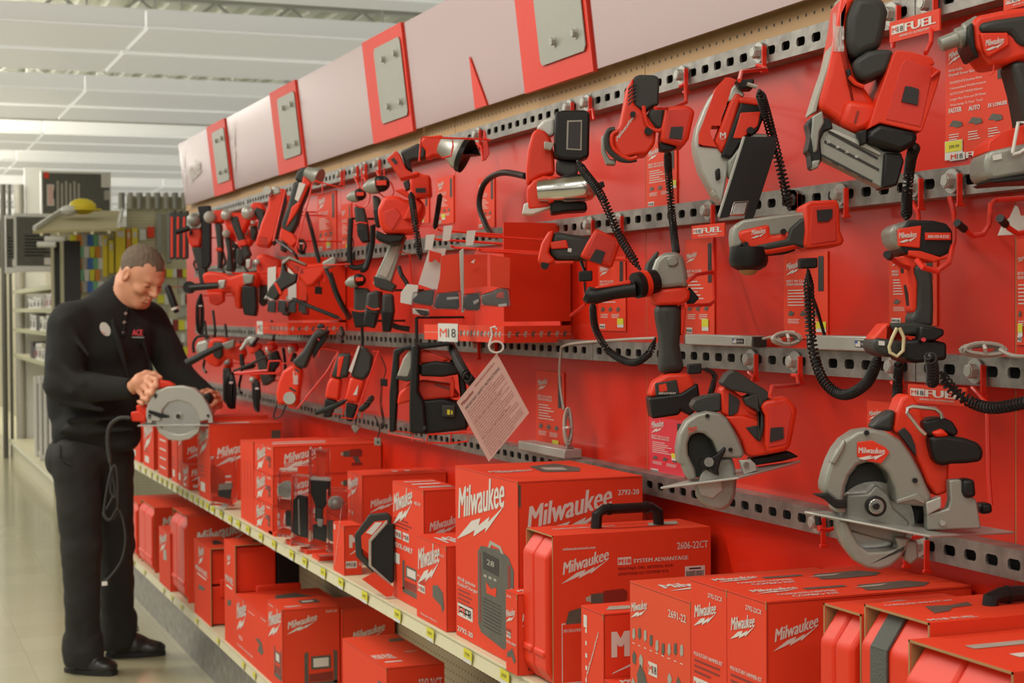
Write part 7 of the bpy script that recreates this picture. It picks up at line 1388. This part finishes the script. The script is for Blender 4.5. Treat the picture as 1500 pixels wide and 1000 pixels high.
# hands
def hand(palm, wrist, fingers, thumb, rp=.020):
    pts = [palm[0], palm[1], wrist]+[p for f_ in fingers for p in f_]+list(thumb); lo, hi = bbox(pts, .04); g = SDF(lo, hi, .0024)
    g.cap(wrist, palm[0], .026, .026, k=.015); g.cap(palm[0], palm[1], rp, rp*.9, k=.02); g.cap(palm[0], fingers[0][0], .017, .013, k=.012); g.cap(palm[0], fingers[-1][0], .017, .012, k=.012)
    for i, f_ in enumerate(fingers):
        rs = [.0115, .0105, .0095, .0080] if i < 3 else [.0105, .009, .008, .007]
        for j in range(len(f_)-1): g.cap(f_[j], f_[j+1], rs[j], rs[j+1], k=.0045)
        g.cap(palm[1], f_[0], .014, .0115, k=.006)
    for j in range(len(thumb)-1): g.cap(thumb[j], thumb[j+1], [.015, .0125, .010][j], [.0125, .010, .0085][j], k=.007)
    return g.mesh()
# right hand (near) closed round the rear grip of the saw
pN = (J(203, 560, -.28), J(212, 566, -.28))
fN = [[J(219, 553, -.29), J(229, 556, -.31), J(229, 565, -.325), J(221, 567, -.325)],
      [J(216, 560, -.30), J(225, 566, -.325), J(222, 576, -.335), J(214, 576, -.325)],
      [J(211, 567, -.30), J(219, 575, -.325), J(215, 585, -.330), J(208, 583, -.320)],
      [J(205, 573, -.29), J(211, 583, -.31), J(208, 591, -.315), J(203, 588, -.305)]]
tN = [J(203, 552, -.28), J(214, 547, -.27), J(227, 548, -.27), J(235, 553, -.275)]
Va, Fa = hand(pN, J(192, 569, -.25), fN, tN, .021)
# left hand (far) over the front knob
pF = (J(314, 583, -.01), J(317, 590, -.03))
fF = [[J(317, 577, -.04), J(309, 574, -.08), J(303, 577, -.10), J(301, 584, -.10)],
      [J(320, 582, -.05), J(313, 581, -.095), J(307, 586, -.11), J(306, 592, -.105)],
      [J(322, 588, -.05), J(316, 589, -.095), J(310, 594, -.11), J(309, 599, -.10)],
      [J(322, 594, -.04), J(318, 596, -.08), J(313, 600, -.095), J(312, 604, -.09)]]
tF = [J(312, 577, .0), J(304, 573, -.02), J(297, 574, -.05), J(292, 578, -.07)]
Vb, Fb = hand(pF, J(307, 585, .01), fF, tF, .020)
g = SDF(*bbox([J(150, 445), J(140, 640), shN, elN, wrN, shF, elF, wrF, K['aN'], K['aF']], .12), .014)
g.ell(J(158, 500, .03), (.11, .15, .14), k=.04, R=Rt); g.ell(J(140, 600, .04), (.11, .12, .16), k=.05, R=Rt); g.cap(J(168, 455, .02), J(172, 440, .02), .06, .055, k=.03)
for a, b, r1, r2 in ((J(168, 462, .02), shN, .05, .05), (shN, elN, .05, .04), (elN, J(186, 569, -.235), .038, .026), (J(168, 462, .05), shF, .05, .045), (shF, elF, .045, .036), (elF, J(300, 580, .03), .035, .026), (J(120, 650, .0), K['kN'], .065, .045), (K['kN'], K['aN'], .045, .03), (J(155, 650, .1), K['kF'], .06, .045), (K['kF'], K['aF'], .045, .03)): g.cap(a, b, r1, r2, k=.03)
Vc, Fc = g.mesh()
sdf_obj('body', [(Vh, Fh, 0), (Va, Fa, 0), (Vb, Fb, 0), (Vc, Fc, 0)], man, ['skin'], base, smooth_it=1)
# hair: close-cropped cap
lo, hi = bbox([H(.1, 0, 0), H(-.12, 0, .13), H(0, .1, 0), H(0, -.1, -.06)], .03); g = SDF(lo, hi, .003)
g.ell(H(-.014, 0, .036), (.099, .0785, .0865), k=.005, R=RH3); g.ell(H(.020, 0, .028), (.066, .064, .076), k=.015, R=RH3)
g.noise(.0012, 400, 2)
g.ell(H(.115, 0, -.005), (.075, .10, .085), k=.01, sub=True, R=RH3)
for s_ in (-1, 1): g.ell(H(.062, s_*.075, .012), (.060, .040, .062), k=.010, sub=True, R=RH3); g.ell(H(-.005, s_*.085, .0), (.026, .02, .036), k=.004, sub=True, R=RH3); g.ell(H(.07, s_*.050, .085), (.030, .018, .028), k=.01, sub=True, R=RH3)
g.ell(H(.02, 0, -.13), (.12, .12, .105), k=.01, sub=True, R=RH3)
Vx, Fx = g.mesh(); sdf_obj('hair', [(Vx, Fx, 0)], man, ['hair'], base, smooth_it=1)
MT['eye'] = mk('shaded_lashes', (.06, .03, .02), .6)
for s_ in (-1, 1):
    m = MB('hair'); m.tube([Vector(H(.087, s_*.014, .032)), Vector(H(.0865, s_*.028, .037)), Vector(H(.077, s_*.044, .033))], [.0028, .003, .0018], n=6); m.build('eyebrow', man)
    m = MB('eye'); m.tube([Vector(H(.0825, s_*.019, .004)), Vector(H(.0845, s_*.030, .0025)), Vector(H(.079, s_*.043, .004))], [.0014, .0018, .0013], n=6); m.build('eyelashes', man)
m = MB('dr'); 
# ---- shoes
def shoe(nm, c, heel, toe, dz):
    g = SDF(*bbox([c(heel, 0), c(toe, 0)], .10), .005); 
    return g
for nm, A, Bq, d in (('near', (100, 984), (172, 988), dN), ('far', (160, 962), (244, 959), dF)):
    a = np.array(onZ(A[0]+10, A[1], 0)); t = np.array(onZ(Bq[0]-12, Bq[1], 0)); 
    ax = t-a; ax[2] = 0; L = np.linalg.norm(ax); ax /= L; sd = np.cross(U_, ax); lo, hi = bbox([a, t], .09); lo[2] = -.01; hi[2] = .14; g = SDF(lo, hi, .0048)
    g.cap(a+U_*.040, a+ax*L*.45+U_*.045, .040, .042, k=.02); g.cap(a+ax*L*.45+U_*.045, a+ax*L*.72+U_*.034, .042, .036, k=.02); g.ell(a+ax*L*.86+U_*.032, (.055, .046, .030), k=.02, R=np.stack([ax, sd, U_], 1)); g.cap(a+ax*.02+U_*.06, a+ax*.03+U_*.09, .040, .042, k=.02)
    g.cap(a+ax*.30*L+U_*.085, a+ax*.6*L+U_*.06, .026, .022, k=.02)
    g.D = np.maximum(g.D, -(g.lo[2]+g.h*np.arange(g.n[2])-.012)[None, None, :]).astype(np.float32)
    V2, F2 = g.mesh()
    sh = sdf_obj('shoe', [(V2, F2, 0)], man, ['leather'], base, smooth_it=1)
    m = MB('rub'); n = 26; out = []
    for i in range(n):
        th = 2*PI*i/n; cx = math.cos(th); sx = math.sin(th); px = L*.46+(L*.46+.045)*cx; w2 = .044 if cx > 0 else .040; out.append(Vector(a+ax*px+sd*(w2*(abs(sx)**.6)*(1 if sx > 0 else -1))))
    m.prism([Vector((p.x, p.y, .0005)) for p in out], (0, 0, .020)); m.build('sole', sh, bevel=.003)
    for k in range(4):
        p = a+ax*L*(.36+.10*k)+U_*(.108-.014*k); m = MB('blk'); m.tube([Vector(p+sd*.024-U_*.008), Vector(p+U_*.004), Vector(p-sd*.024-U_*.008)], .003, n=6); m.build('lace', sh)
    m = MB('blk'); p = a+ax*L*.36+U_*.115; m.tube(spline([Vector(p), Vector(p+ax*.02+sd*.03+U_*.015), Vector(p+ax*.03+sd*.01-U_*.01), Vector(p), Vector(p+ax*.01-sd*.03+U_*.02), Vector(p+ax*.03-sd*.015-U_*.01)], [1]*6, 4)[0], .002, n=5); m.build('lace_bow', sh)
# jeans hem tag and pocket line
m = MB('jeans'); m.tube([Vector(J(88, 652, -.10)), Vector(J(88, 672, -.115)), Vector(J(104, 680, -.13))], .003, n=6); m.build('pocket_seam', man)
# ---- the saw being held
Z = Zf(0, 340, 2.942); dS = DM-.33; T = Tool('circular_saw', 'grey-guarded corded circular saw held in both hands by the person', 'saw', dS, 262, 600)
T.s('upper_guard', 'lgr', Z('628,790 630,760 645,720 675,685 720,665 780,660 835,672 870,700 895,740 915,785 905,808 860,815 858,810 845,770 815,738 768,724 725,735 700,765 695,800 690,815 632,812'), o=0, t=.045, b=.006)
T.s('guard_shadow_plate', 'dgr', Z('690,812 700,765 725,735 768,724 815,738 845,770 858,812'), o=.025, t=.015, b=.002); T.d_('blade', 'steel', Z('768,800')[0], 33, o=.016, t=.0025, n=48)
T.s('lower_guard', 'lgr', Z('670,830 685,865 725,893 775,900 820,890 855,862 865,830 850,826 832,852 800,868 765,872 730,864 700,845 690,828'), o=.004, t=.03, b=.004)
for r, mt, o in ((5.5, 'lgr', .008), (3.4, 'bp', .003)): T.d_('arbor_washer', mt, Z('768,793')[0], r, o=o, t=.01)
T.s('lever', 'blk', Z('640,765 720,788 724,800 690,800 638,778'), o=-.008, t=.012, b=.002); T.s('guard_screw', 'dgr', Z('662,700 672,692 680,705 668,720'), o=-.002, t=.006, b=.001); T.d_('guard_rivet', 'bp', Z('896,790')[0], 2, o=-.004, t=.004); T.d_('guard_rivet', 'bp', Z('644,790')[0], 2, o=-.004, t=.004)
m = MB('lgr'); A, B2, C2, D2_ = Z('592,832 930,830 955,820 640,812'); m.prism([PT(*A, dS-.01), PT(*B2, dS-.01), PT(*C2, dS+.11), PT(*D2_, dS+.11)], (0, 0, -.004)); m.build('base_plate', T.root, bevel=.001)
T.s('rear_handle', 'red', Z('562,775 600,768 630,790 626,818 566,815'), o=.02, t=.045, b=.008); T.s('handle_post', 'red', Z('585,745 620,740 650,770 640,795 590,790'), o=.03, t=.04, b=.008); T.s('top_handle', 'red', Z('645,648 680,636 725,642 755,660 700,672 665,680 640,700 625,690'), o=.02, t=.04, b=.008)
T.s('motor_housing', 'red', Z('700,690 850,690 870,740 860,800 700,800'), o=.05, t=.10, b=.012)
T.s('front_knob', 'blk', Z('865,700 900,690 915,715 900,745 880,740'), o=.03, t=.06, b=.010)
T.s('depth_post', 'lgr', Z('895,790 915,788 918,822 898,822'), o=.0, t=.02, b=.002); T.s('depth_post', 'lgr', Z('632,795 655,792 655,822 634,822'), o=.0, t=.02, b=.002)
T.t('power_cord', 'dgr', Z('562,800 520,800 480,825 465,870 466,930 475,990'), 3.0, sm=4, o=.01)
dC = dS+.0
m = MB('dgr'); m.ptube([(161, 672, dC), (163, 690, dC), (165, 700, dC), (168, 720, dC), (156, 745, dC), (151, 752, dC), (158, 762, dC), (168, 757, dC), (172, 745, dC), (172, 700, dC), (168, 680, dC), (163, 700, dC), (162, 720, dC), (168, 728, dC), (172, 718, dC), (171, 690, dC), (166, 682, dC), (160, 700, dC-.01), (153, 740, dC-.01), (154, 755, dC-.01), (162, 760, dC-.01), (172, 745, dC-.01), (180, 760, dC), (184, 790, dC), (178, 820, dC), (165, 840, dC), (156, 850, dC)], .0042, n=8, sm=4)
m.build('coiled_power_cord', T.root); T.s('plug', 'rub', [(150, 849), (160, 846), (161, 853), (151, 856)], t=.02, b=.003); T.s('plug_cap', 'whp', [(149, 852), (157, 851), (157, 857), (149, 858)], o=-.002, t=.015, b=.001)
# ================================================================== next gondola run beyond the display wall
YF = 12.7; XFc = 1.30
def fz(v, u=60): return onY(u, v, YF)
xs_ = onY(186, 300, YF+.4).x
m = MB('pegc'); m.box(XFc+.02, xs_, YF+.40, YF+.43, 0, 2.10); m.box(xs_, 3.1, YF+.40, YF+.43, 0, 2.34); tag(m.build('wall_back', smooth=False), 'cream pegboard end of the next gondola run', kind='structure')
m = MB('pegc'); m.box(1.74, 1.77, YF+.44, 30, 0, 2.05); tag(m.build('wall_right', smooth=False), 'cream core of the next gondola run', kind='structure')
m = MB('shelf'); m.box(XFc+.03, 1.73, YF+.02, 30, 0, .13); tag(m.build('baseboard_back'), 'beige base under the far shelves', kind='structure')
def shelf2(z, x0, y0, y1, lab):
    r = thing('steel_shelf', lab, 'shelf', Vector((x0, (y0+y1)/2, z)), None); m = MB('shelf'); m.box(x0, 1.735, y0, y1, z, z+.03); m.build('deck', r, bevel=.003)
    m = MB('lip'); m.box(x0-.006, x0-.001, y0, y1, z, z+.034); m.build('price_strip', r); return r
lv = [(.16, XFc), (.62, XFc+.12), (1.00, XFc+.05), (1.25, XFc+.05), (1.44, XFc+.05), (1.62, XFc+.05)]
for i, (z, x0) in enumerate(lv):
    nm = ['lowest', 'second lowest', 'third from the floor', 'fourth from the floor', 'second from the top', 'highest'][i]
    shelf2(z, x0, YF+(.0 if i < 2 else .44), 17.0 if i != 1 else YF+.38, 'beige shelf of the far aisle run, %s' % nm)
# black bracket foot
m = MB('blk'); m.box(XFc, XFc+.12, YF-.03, YF-.002, 0.0, .17); m.box(XFc-.02, XFc+.30, YF-.03, YF-.002, .17, .20); tag(m.build('shelf_end_bracket', bevel=.003), 'black end bracket at the foot of the far shelf run', 'bracket')
# goods
def boxy(nm, lab, cat, x0, x1, y0, y1, z0, z1, mat, fr=None, si=None, group=None):
    mb = MB(mat); mb.box(x0, x1, y0, y1, z0+.001, z1); f = Face(mb, (x0, y1, z0), Vector((0, y0-y1, 0)), Vector((0, 0, z1-z0))); 
    if fr: fr(f)
    f = Face(mb, (x0, y0, z0), Vector((x1-x0, 0, 0)), Vector((0, 0, z1-z0)))
    if si: si(f)
    mb.fixn = False; return tag(mb.build(nm, smooth=False), lab, cat, group)
def frame(f, c='gp'): f.R(.08, .06, .86, .86, c); f.lines(.3, .6, .4, 6, .04, 'gp2'); f.R(.70, .1, .18, .1, 'wh', .0012)
y = YF+.50
for i in range(5): boxy('flat_carton', 'tall thin white-edged carton with dark face, upright on the lowest far shelf, %s' % ['nearest', 'second', 'third', 'fourth', 'farthest'][i], 'box', XFc+.05, XFc+.30, y+i*.42, y+i*.42+.10, .195, .96-.02*i, 'whp', lambda f: f.R(.3, 0, .15, 1, 'pinkp'), frame)
boxy('red_box', 'thin tall red box standing at the end of the far shelf run', 'box', XFc+.20, XFc+.26, YF+.30, YF+.36, .655, 1.15, 'card', None, None)
for i, (c, w) in enumerate((('gp2', .05), ('grn', .03), ('whp', .06), ('blu', .05))): 
    m = MB(c); cx = XFc+.17+.07*i; m.lathe([(.028, 0), (.030, .01), (.030, .11+.02*(i % 2)), (.014, .14), (.014, .16)], Vector((cx, YF+.12, .6525)), (0, 0, 1), n=16); tag(m.build('bottle'), ['pale grey', 'green', 'white', 'blue'][i]+' small bottle on the low end shelf left of the trouser waist', 'bottle')
for i, c in enumerate(('oran', 'whp', 'oran')): boxy('box', ['orange box at the left on the lowest end shelf', 'white box between two orange boxes on the lowest end shelf', 'orange box nearest the trouser leg on the lowest end shelf'][i], 'box', XFc+.04+.10*i, XFc+.12+.10*i, YF+.05, YF+.18, .195, .36+.02*(i % 2), c)
rnd = random.Random(9)
gi = 0
for zi, z in enumerate((1.03, 1.28, 1.47)):
    y = YF+.46
    while y < 15.5:
        w = rnd.uniform(.18, .34); h = rnd.uniform(.10, .15) if zi < 2 else rnd.uniform(.08, .12); c = rnd.choice(['whp', 'whp', 'gp2', 'dgr', 'cream', 'gp2']); hh = h
        boxy('carton', 'small %s carton on the %s far shelf' % ({'whp': 'white', 'gp2': 'grey', 'dgr': 'dark', 'cream': 'cream'}[c], ['third', 'fourth', 'fifth'][zi]), 'box', XFc+.07, XFc+.30, y, y+w-.02, z, z+hh, c, lambda f: (f.R(.1, .2, .5, .4, 'bp' if rnd.random() < .5 else 'dr'), f.R(.1, .7, .6, .08, 'gp')), lambda f: (f.R(.1, .2, .7, .3, 'gp'), f.R(.1, .65, .5, .12, 'dr')), group='small cartons on the far shelves, row %d' % zi if False else 'small cartons on the far shelves %s' % ['low', 'middle', 'high'][zi]); y += w; gi += 1
# big dark panels (boxed closet doors) standing on the top far shelf
def bigp(lab, u0, u1, v0, v1, y, dk='gp', kind=0):
    P = onY(u0, v0, y); Q = onY(u1, v1, y); x0, x1 = P.x, Q.x; z1, z0 = P.z, (Q.z if kind else Q.z)
    if kind == 0: b_ = MB('dgr'); b_.box(x0+.1, x1-.1, y+.02, y+.08, 1.651, z0); tag(b_.build('carton_stack'), 'dark carton stack holding up the large grey printed carton', 'box')
    mb = MB('whp'); mb.box(x0, x1, y, y+.10, z0, z1); f = Face(mb, (x0, y, z0), Vector((x1-x0, 0, 0)), Vector((0, 0, z1-z0)))
    if kind == 0:
        f.R(.02, .02, .96, .94, dk); f.R(.04, .85, .07, .12, 'card', .0012); f.R(.86, .68, .13, .28, 'wh', .0012); f.R(.08, .28, .10, .44, 'wh', .0012); f.R(.095, .30, .07, .40, 'pinkp', .0016); f.R(.17, .42, .03, .18, 'bp', .0016)
        for i in range(6): f.R(.22+.06*i, .2 if i % 2 == 0 else .15, .028, .6, 'gp2', .0012)
        f.R(.90, .42, .08, .2, 'gp2', .0012)
    else:
        f.R(.06, .10, .92, .84, dk); f.lines(.25, .6, .6, 7, .055, 'gp2'); f.R(.72, .12, .22, .12, 'wh', .0012)
    mb.fixn = False; tag(mb.build('boxed_panel', smooth=False), lab, 'box')
bigp('large grey printed flat carton standing high up beyond the canopy', 60, 163, 250, 322, 14.6)
bigp('large dark printed flat carton with white border left of the black shelf frame', 20, 82, 312, 398, 13.14, kind=1)
bigp('white-edged flat carton leaning at the left frame edge', 8, 22, 315, 400, 13.16, kind=1)
for i, (u0, u1) in enumerate(((0, 9), (11, 17), (20, 36))):
    P = onY(u0, 270, 17.1); Q = onY(u1, 345, 17.1); Q.z = 0; m = MB('gp' if i < 2 else 'gp2'); m.lathe([((Q.x-P.x)/2, 0), ((Q.x-P.x)/2, P.z-Q.z)], Vector(((P.x+Q.x)/2, 17.1, .001)), (0, 0, 1), n=12); tag(m.build('pipe_length'), 'grey upright tube at the far left, %s' % ['at the frame edge', 'between the other two', 'palest and widest'][i], 'pipe')
m = MB('whp'); P = onY(36, 245, 17.1); Q = onY(66, 330, 17.1); m.box(P.x, Q.x, 17.1, 17.2, 0.001, P.z); tag(m.build('post'), 'white boxed column rising to the ceiling at the far left', 'column')
m = MB('whp'); m.box(1.75, 3.4, 16.2, 16.22, 1.0, 2.35); tag(m.build('trim_4', smooth=False), 'plain white partition far away', kind='structure')
# canopy shelf with a tan underside, seen from below
P = onY(50, 335, 12.0); zc = P.z
a, b, c, d = PT(48, 342, 11.3), PT(172, 338, 11.4), PT(178, 312, 13.2), PT(92, 312, 13.0)
MT['tan'] = mk('tan_underside', (.34, .29, .15), .7)
root = thing('display_canopy', 'tan shelf canopy seen from below, left above the head of the person', 'shelf', (a+c)/2)
m = MB('tan'); m.prism([a, b, c, d], (0, 0, .02)); m.build('underside', root); m = MB('whp'); m.prism([a+Vector((0, 0, .02)), d+Vector((0, 0, .02)), d+Vector((0, 0, .05)), a+Vector((0, 0, .05))], Vector((.02, 0, 0))); m.build('white_edge', root)
for k in range(5): p = a.lerp(b, (k+.5)/5); q = d.lerp(c, (k+.5)/5); m = MB('shelf'); m.tube([p-Vector((0, 0, .008)), q-Vector((0, 0, .008))], .012, n=6); m.build('rib', root)
m = MB('whp'); m.prism([b+Vector((0, 0, .02)), c+Vector((0, 0, .02)), c+Vector((0, 0, .07)), b+Vector((0, 0, .07))], Vector((.02, 0, 0))); m.build('end_strip', root)
nn = (b-a).cross(d-a)
def top_at(x, y): return a.z-(nn.x*(x-a.x)+nn.y*(y-a.y))/nn.z+.022
hp = PT(121, 309, 12.3); hz_ = top_at(hp.x, hp.y)+.05
m = MB('yelp'); m.ball((hp.x, hp.y, hz_+.03), (.10, .08, .06), n=16); m.disc((hp.x, hp.y, hz_+.006), (0, 0, 1), .14, .012, n=24); tag(m.build('hard_hat'), 'yellow hard hat lying on the canopy', 'hard hat')
mp = PT(101, 311, 12.2); m = MB('whp'); m.ball((mp.x, mp.y, top_at(mp.x, mp.y)+.06), (.06, .06, .04), n=12); tag(m.build('dust_mask'), 'white rounded item beside the yellow hard hat', 'mask')
# black shelf frame left of the hanging bags
for i, u in enumerate((83, 98)):
    P = PT(u, 352, 12.4); m = MB('dgr'); m.box(P.x-.02, P.x+.02, P.y-.02, P.y+.02, .2, P.z); tag(m.build('shelf_post'), ['black upright post at the end of the left shelf', 'second black upright post, right of the first'][i], 'post')
m = MB('bp'); P = PT(86, 355, 12.44); Q = PT(112, 420, 12.44); m.box(P.x, Q.x, 12.5, 12.52, .001, P.z); tag(m.build('dark_backboard'), 'black board behind the two black posts', 'board')
for i, (u0, u1, v) in enumerate(((55, 82, 358), (66, 96, 350))):
    P, Q = PT(u0, v, 12.3), PT(u1, v, 12.3); m = MB('whp'); m.tube([P, Q], .022, n=10); tag(m.build('rolled_sign'), ['white rod sticking out left of the black posts, lower', 'white rod sticking out left of the black posts, upper'][i], 'rod')
# bagged goods on hooks in rows, yellow levels, etc on the end pegboard
cols = [('yel', 'yellow'), ('whp', 'white'), ('grn', 'green'), ('blu', 'blue'), ('gp2', 'grey'), ('oran', 'orange')]
gi = 0
for r in range(5):
    for k in range(6):
        u = 108+k*8+(r % 2)*3; v = 350+r*17; c, nm = cols[(r*3+k*5) % 6]; P = onY(u, v, YF+.36); T = MB(c); hh = .055; T.add([P+Vector((-.028, 0, -hh)), P+Vector((.028, 0, -hh)), P+Vector((.024, 0, hh*.6)), P+Vector((-.024, 0, hh*.6)), P+Vector((-.028, .035, -hh)), P+Vector((.028, .035, -hh)), P+Vector((.024, .01, hh*.6)), P+Vector((-.024, .01, hh*.6))], [(0, 1, 2, 3), (4, 5, 6, 7), (0, 1, 5, 4), (1, 2, 6, 5), (2, 3, 7, 6), (3, 0, 4, 7)])
        tag(T.build('hanging_bag', bevel=.004), 'small %s bagged part hanging in the rack behind the left shoulder' % nm, 'bag', '%s bagged parts on the rack' % nm)
def endy(nm, lab, cat, u0, u1, v0, v1, d, mat, t=.04, extra=None):
    def bx(q, y0, y1, mt): P = onY(q[0][0], q[0][1], y0); Q = onY(q[2][0], q[2][1], y0); m.box(P.x, Q.x, y0, y1, Q.z, P.z, mt)
    m = MB(mat); bx([(u0, v0), 0, (u1, v1)], YF+.398-t, YF+.398, mat)
    if extra: 
        for e, mt in extra: bx(e, YF+.394-t, YF+.398-t, mt)
    return tag(m.build(nm, bevel=.003), lab, cat)
endy('bucket_sleeve', 'white rounded sack standing left of the bagged parts rack', 'bag', 102, 118, 362, 400, 12.2, 'whp')
for i, (u0, u1, v0, v1, mt, lb) in enumerate(((150, 158, 345, 405, 'yelp', 'yellow packaged level, leftmost on the end pegboard'), (159, 167, 352, 400, 'yelp', 'yellow packaged level, second from the left'), (169, 184, 333, 400, 'yelp', 'widest yellow packaged tool, above the hair of the person'), (185, 192, 335, 370, 'oran', 'orange packaged tool beside the widest yellow one'), (193, 202, 334, 372, 'yelp', 'rightmost yellow packaged tool above the head'))): endy('packaged_level', lb, 'tool pack', u0, u1, v0, v1, 12.75, mt, .04, [([(u0+2, v0+5), (u1-2, v0+5), (u1-2, v0+14), (u0+2, v0+14)], 'wh')])
for i in range(9):
    u = 206+i*8.5; lb = 'grey upright tool tube hanging high on the end pegboard, %s' % ['leftmost', 'second from left', 'third from left', 'fourth from left', 'middle', 'fourth from right', 'third from right', 'second from right', 'rightmost'][i]
    m = MB('gp2' if i % 2 else 'mgr'); P = PT(u-35+i*0, 282, 13.05); a_ = onY(178+i*13, 282, YF+.37); b_ = onY(178+i*13, 306, YF+.37); m.tube([a_, b_], .020 if i % 2 else .026); tag(m.build('tube_tool'), lb, 'tool')
for i, (u0, u1, v0, v1, mt, lb) in enumerate(((229, 238, 312, 372, 'mgr', 'long grey file in a sleeve hanging on the end pegboard'), (243, 251, 312, 385, 'mgr', 'second long grey file hanging right of the first'), (216, 226, 332, 348, 'card', 'small red card pack hanging above the forehead'), (204, 214, 336, 352, 'whp', 'small white card pack hanging above the forehead'))): endy('hanging_pack', lb, 'tool pack', u0, u1, v0, v1, 12.6 if i < 2 else 12.9, mt, .03)
for i, (u, lb) in enumerate(((252, 'black and red folding tool case strip, left of three'), (261, 'black and red folding tool case strip, middle of three'), (270, 'black and red folding tool case strip, right of three'))):
    d = DX(290, 1.45); T = Tool('saw_guide_rail', lb+', at the wall end', 'tool pack', d, u, 345); T.s('rail', 'dgr', [(u-4, 312), (u+5, 308), (u+5, 378), (u-4, 380)], t=.03, b=.003); T.s('red_strip', 'red', [(u-2, 318), (u+1, 317), (u+1, 376), (u-2, 377)], o=-.004, t=.004, b=0); hang(T, u, 314, mat='blk')
d = DX(262, 1.40); T = Tool('flashlight', 'black cylindrical light with white collar hanging tilted right of the face', 'flashlight', d, 252, 440); hang(T, 246, 420, mat='steel')
m = MB('blk'); a = PT(245, 418, d); b = PT(259, 458, d); ax = (b-a).normalized(); L = (b-a).length; m.lathe([(.012, 0), (.017, .01), (.019, L*.8)], a, ax, n=16); m.build('body', T.root); m = MB('whp'); m.lathe([(.0195, L*.8), (.0195, L*.88)], a, ax, n=16); m.build('collar', T.root); m = MB('blk'); m.lathe([(.016, L*.88), (.012, L)], a, ax, n=16); m.build('end_cap', T.root)
# rows of small hook packs on the cream pegboard
gi = 0
for r in range(9):
    for k in range(7):
        u = 232+k*8+(r % 3)*2; v = 400+r*19
        if 245 < u < 262 and 410 < v < 465: continue
        X_, d = None, 12.9-.25*r*0; c, nm = [('whp', 'white'), ('gp2', 'grey'), ('dr', 'dark red'), ('whp', 'white'), ('yel', 'yellow'), ('gp2', 'grey')][(r*5+k*2) % 6]
        w = 3.0+((k+r) % 3); h = 6+(k*r) % 5; m = MB(c); P = onY(u-w, v-h, YF+.375); Q = onY(u+w, v+h, YF+.375); m.box(P.x, Q.x, YF+.375, YF+.398, Q.z, P.z); tag(m.build('hook_pack', bevel=.002), 'small %s accessory pack hanging on the cream end pegboard right of the person' % nm, 'tool pack', '%s accessory packs on the end pegboard' % nm); gi += 1
for i, u in enumerate((252, 263, 271)):
    m = MB('dr' if i < 2 else 'cable'); m.tube([onY(u, 490, YF+.385), onY(u+1, 590, YF+.385)], .010); tag(m.build('rod'), 'thin upright %s rod on the end pegboard above the left hand, %s' % ('dark red' if i < 2 else 'grey', ['leftmost', 'middle', 'rightmost'][i]), 'rod')
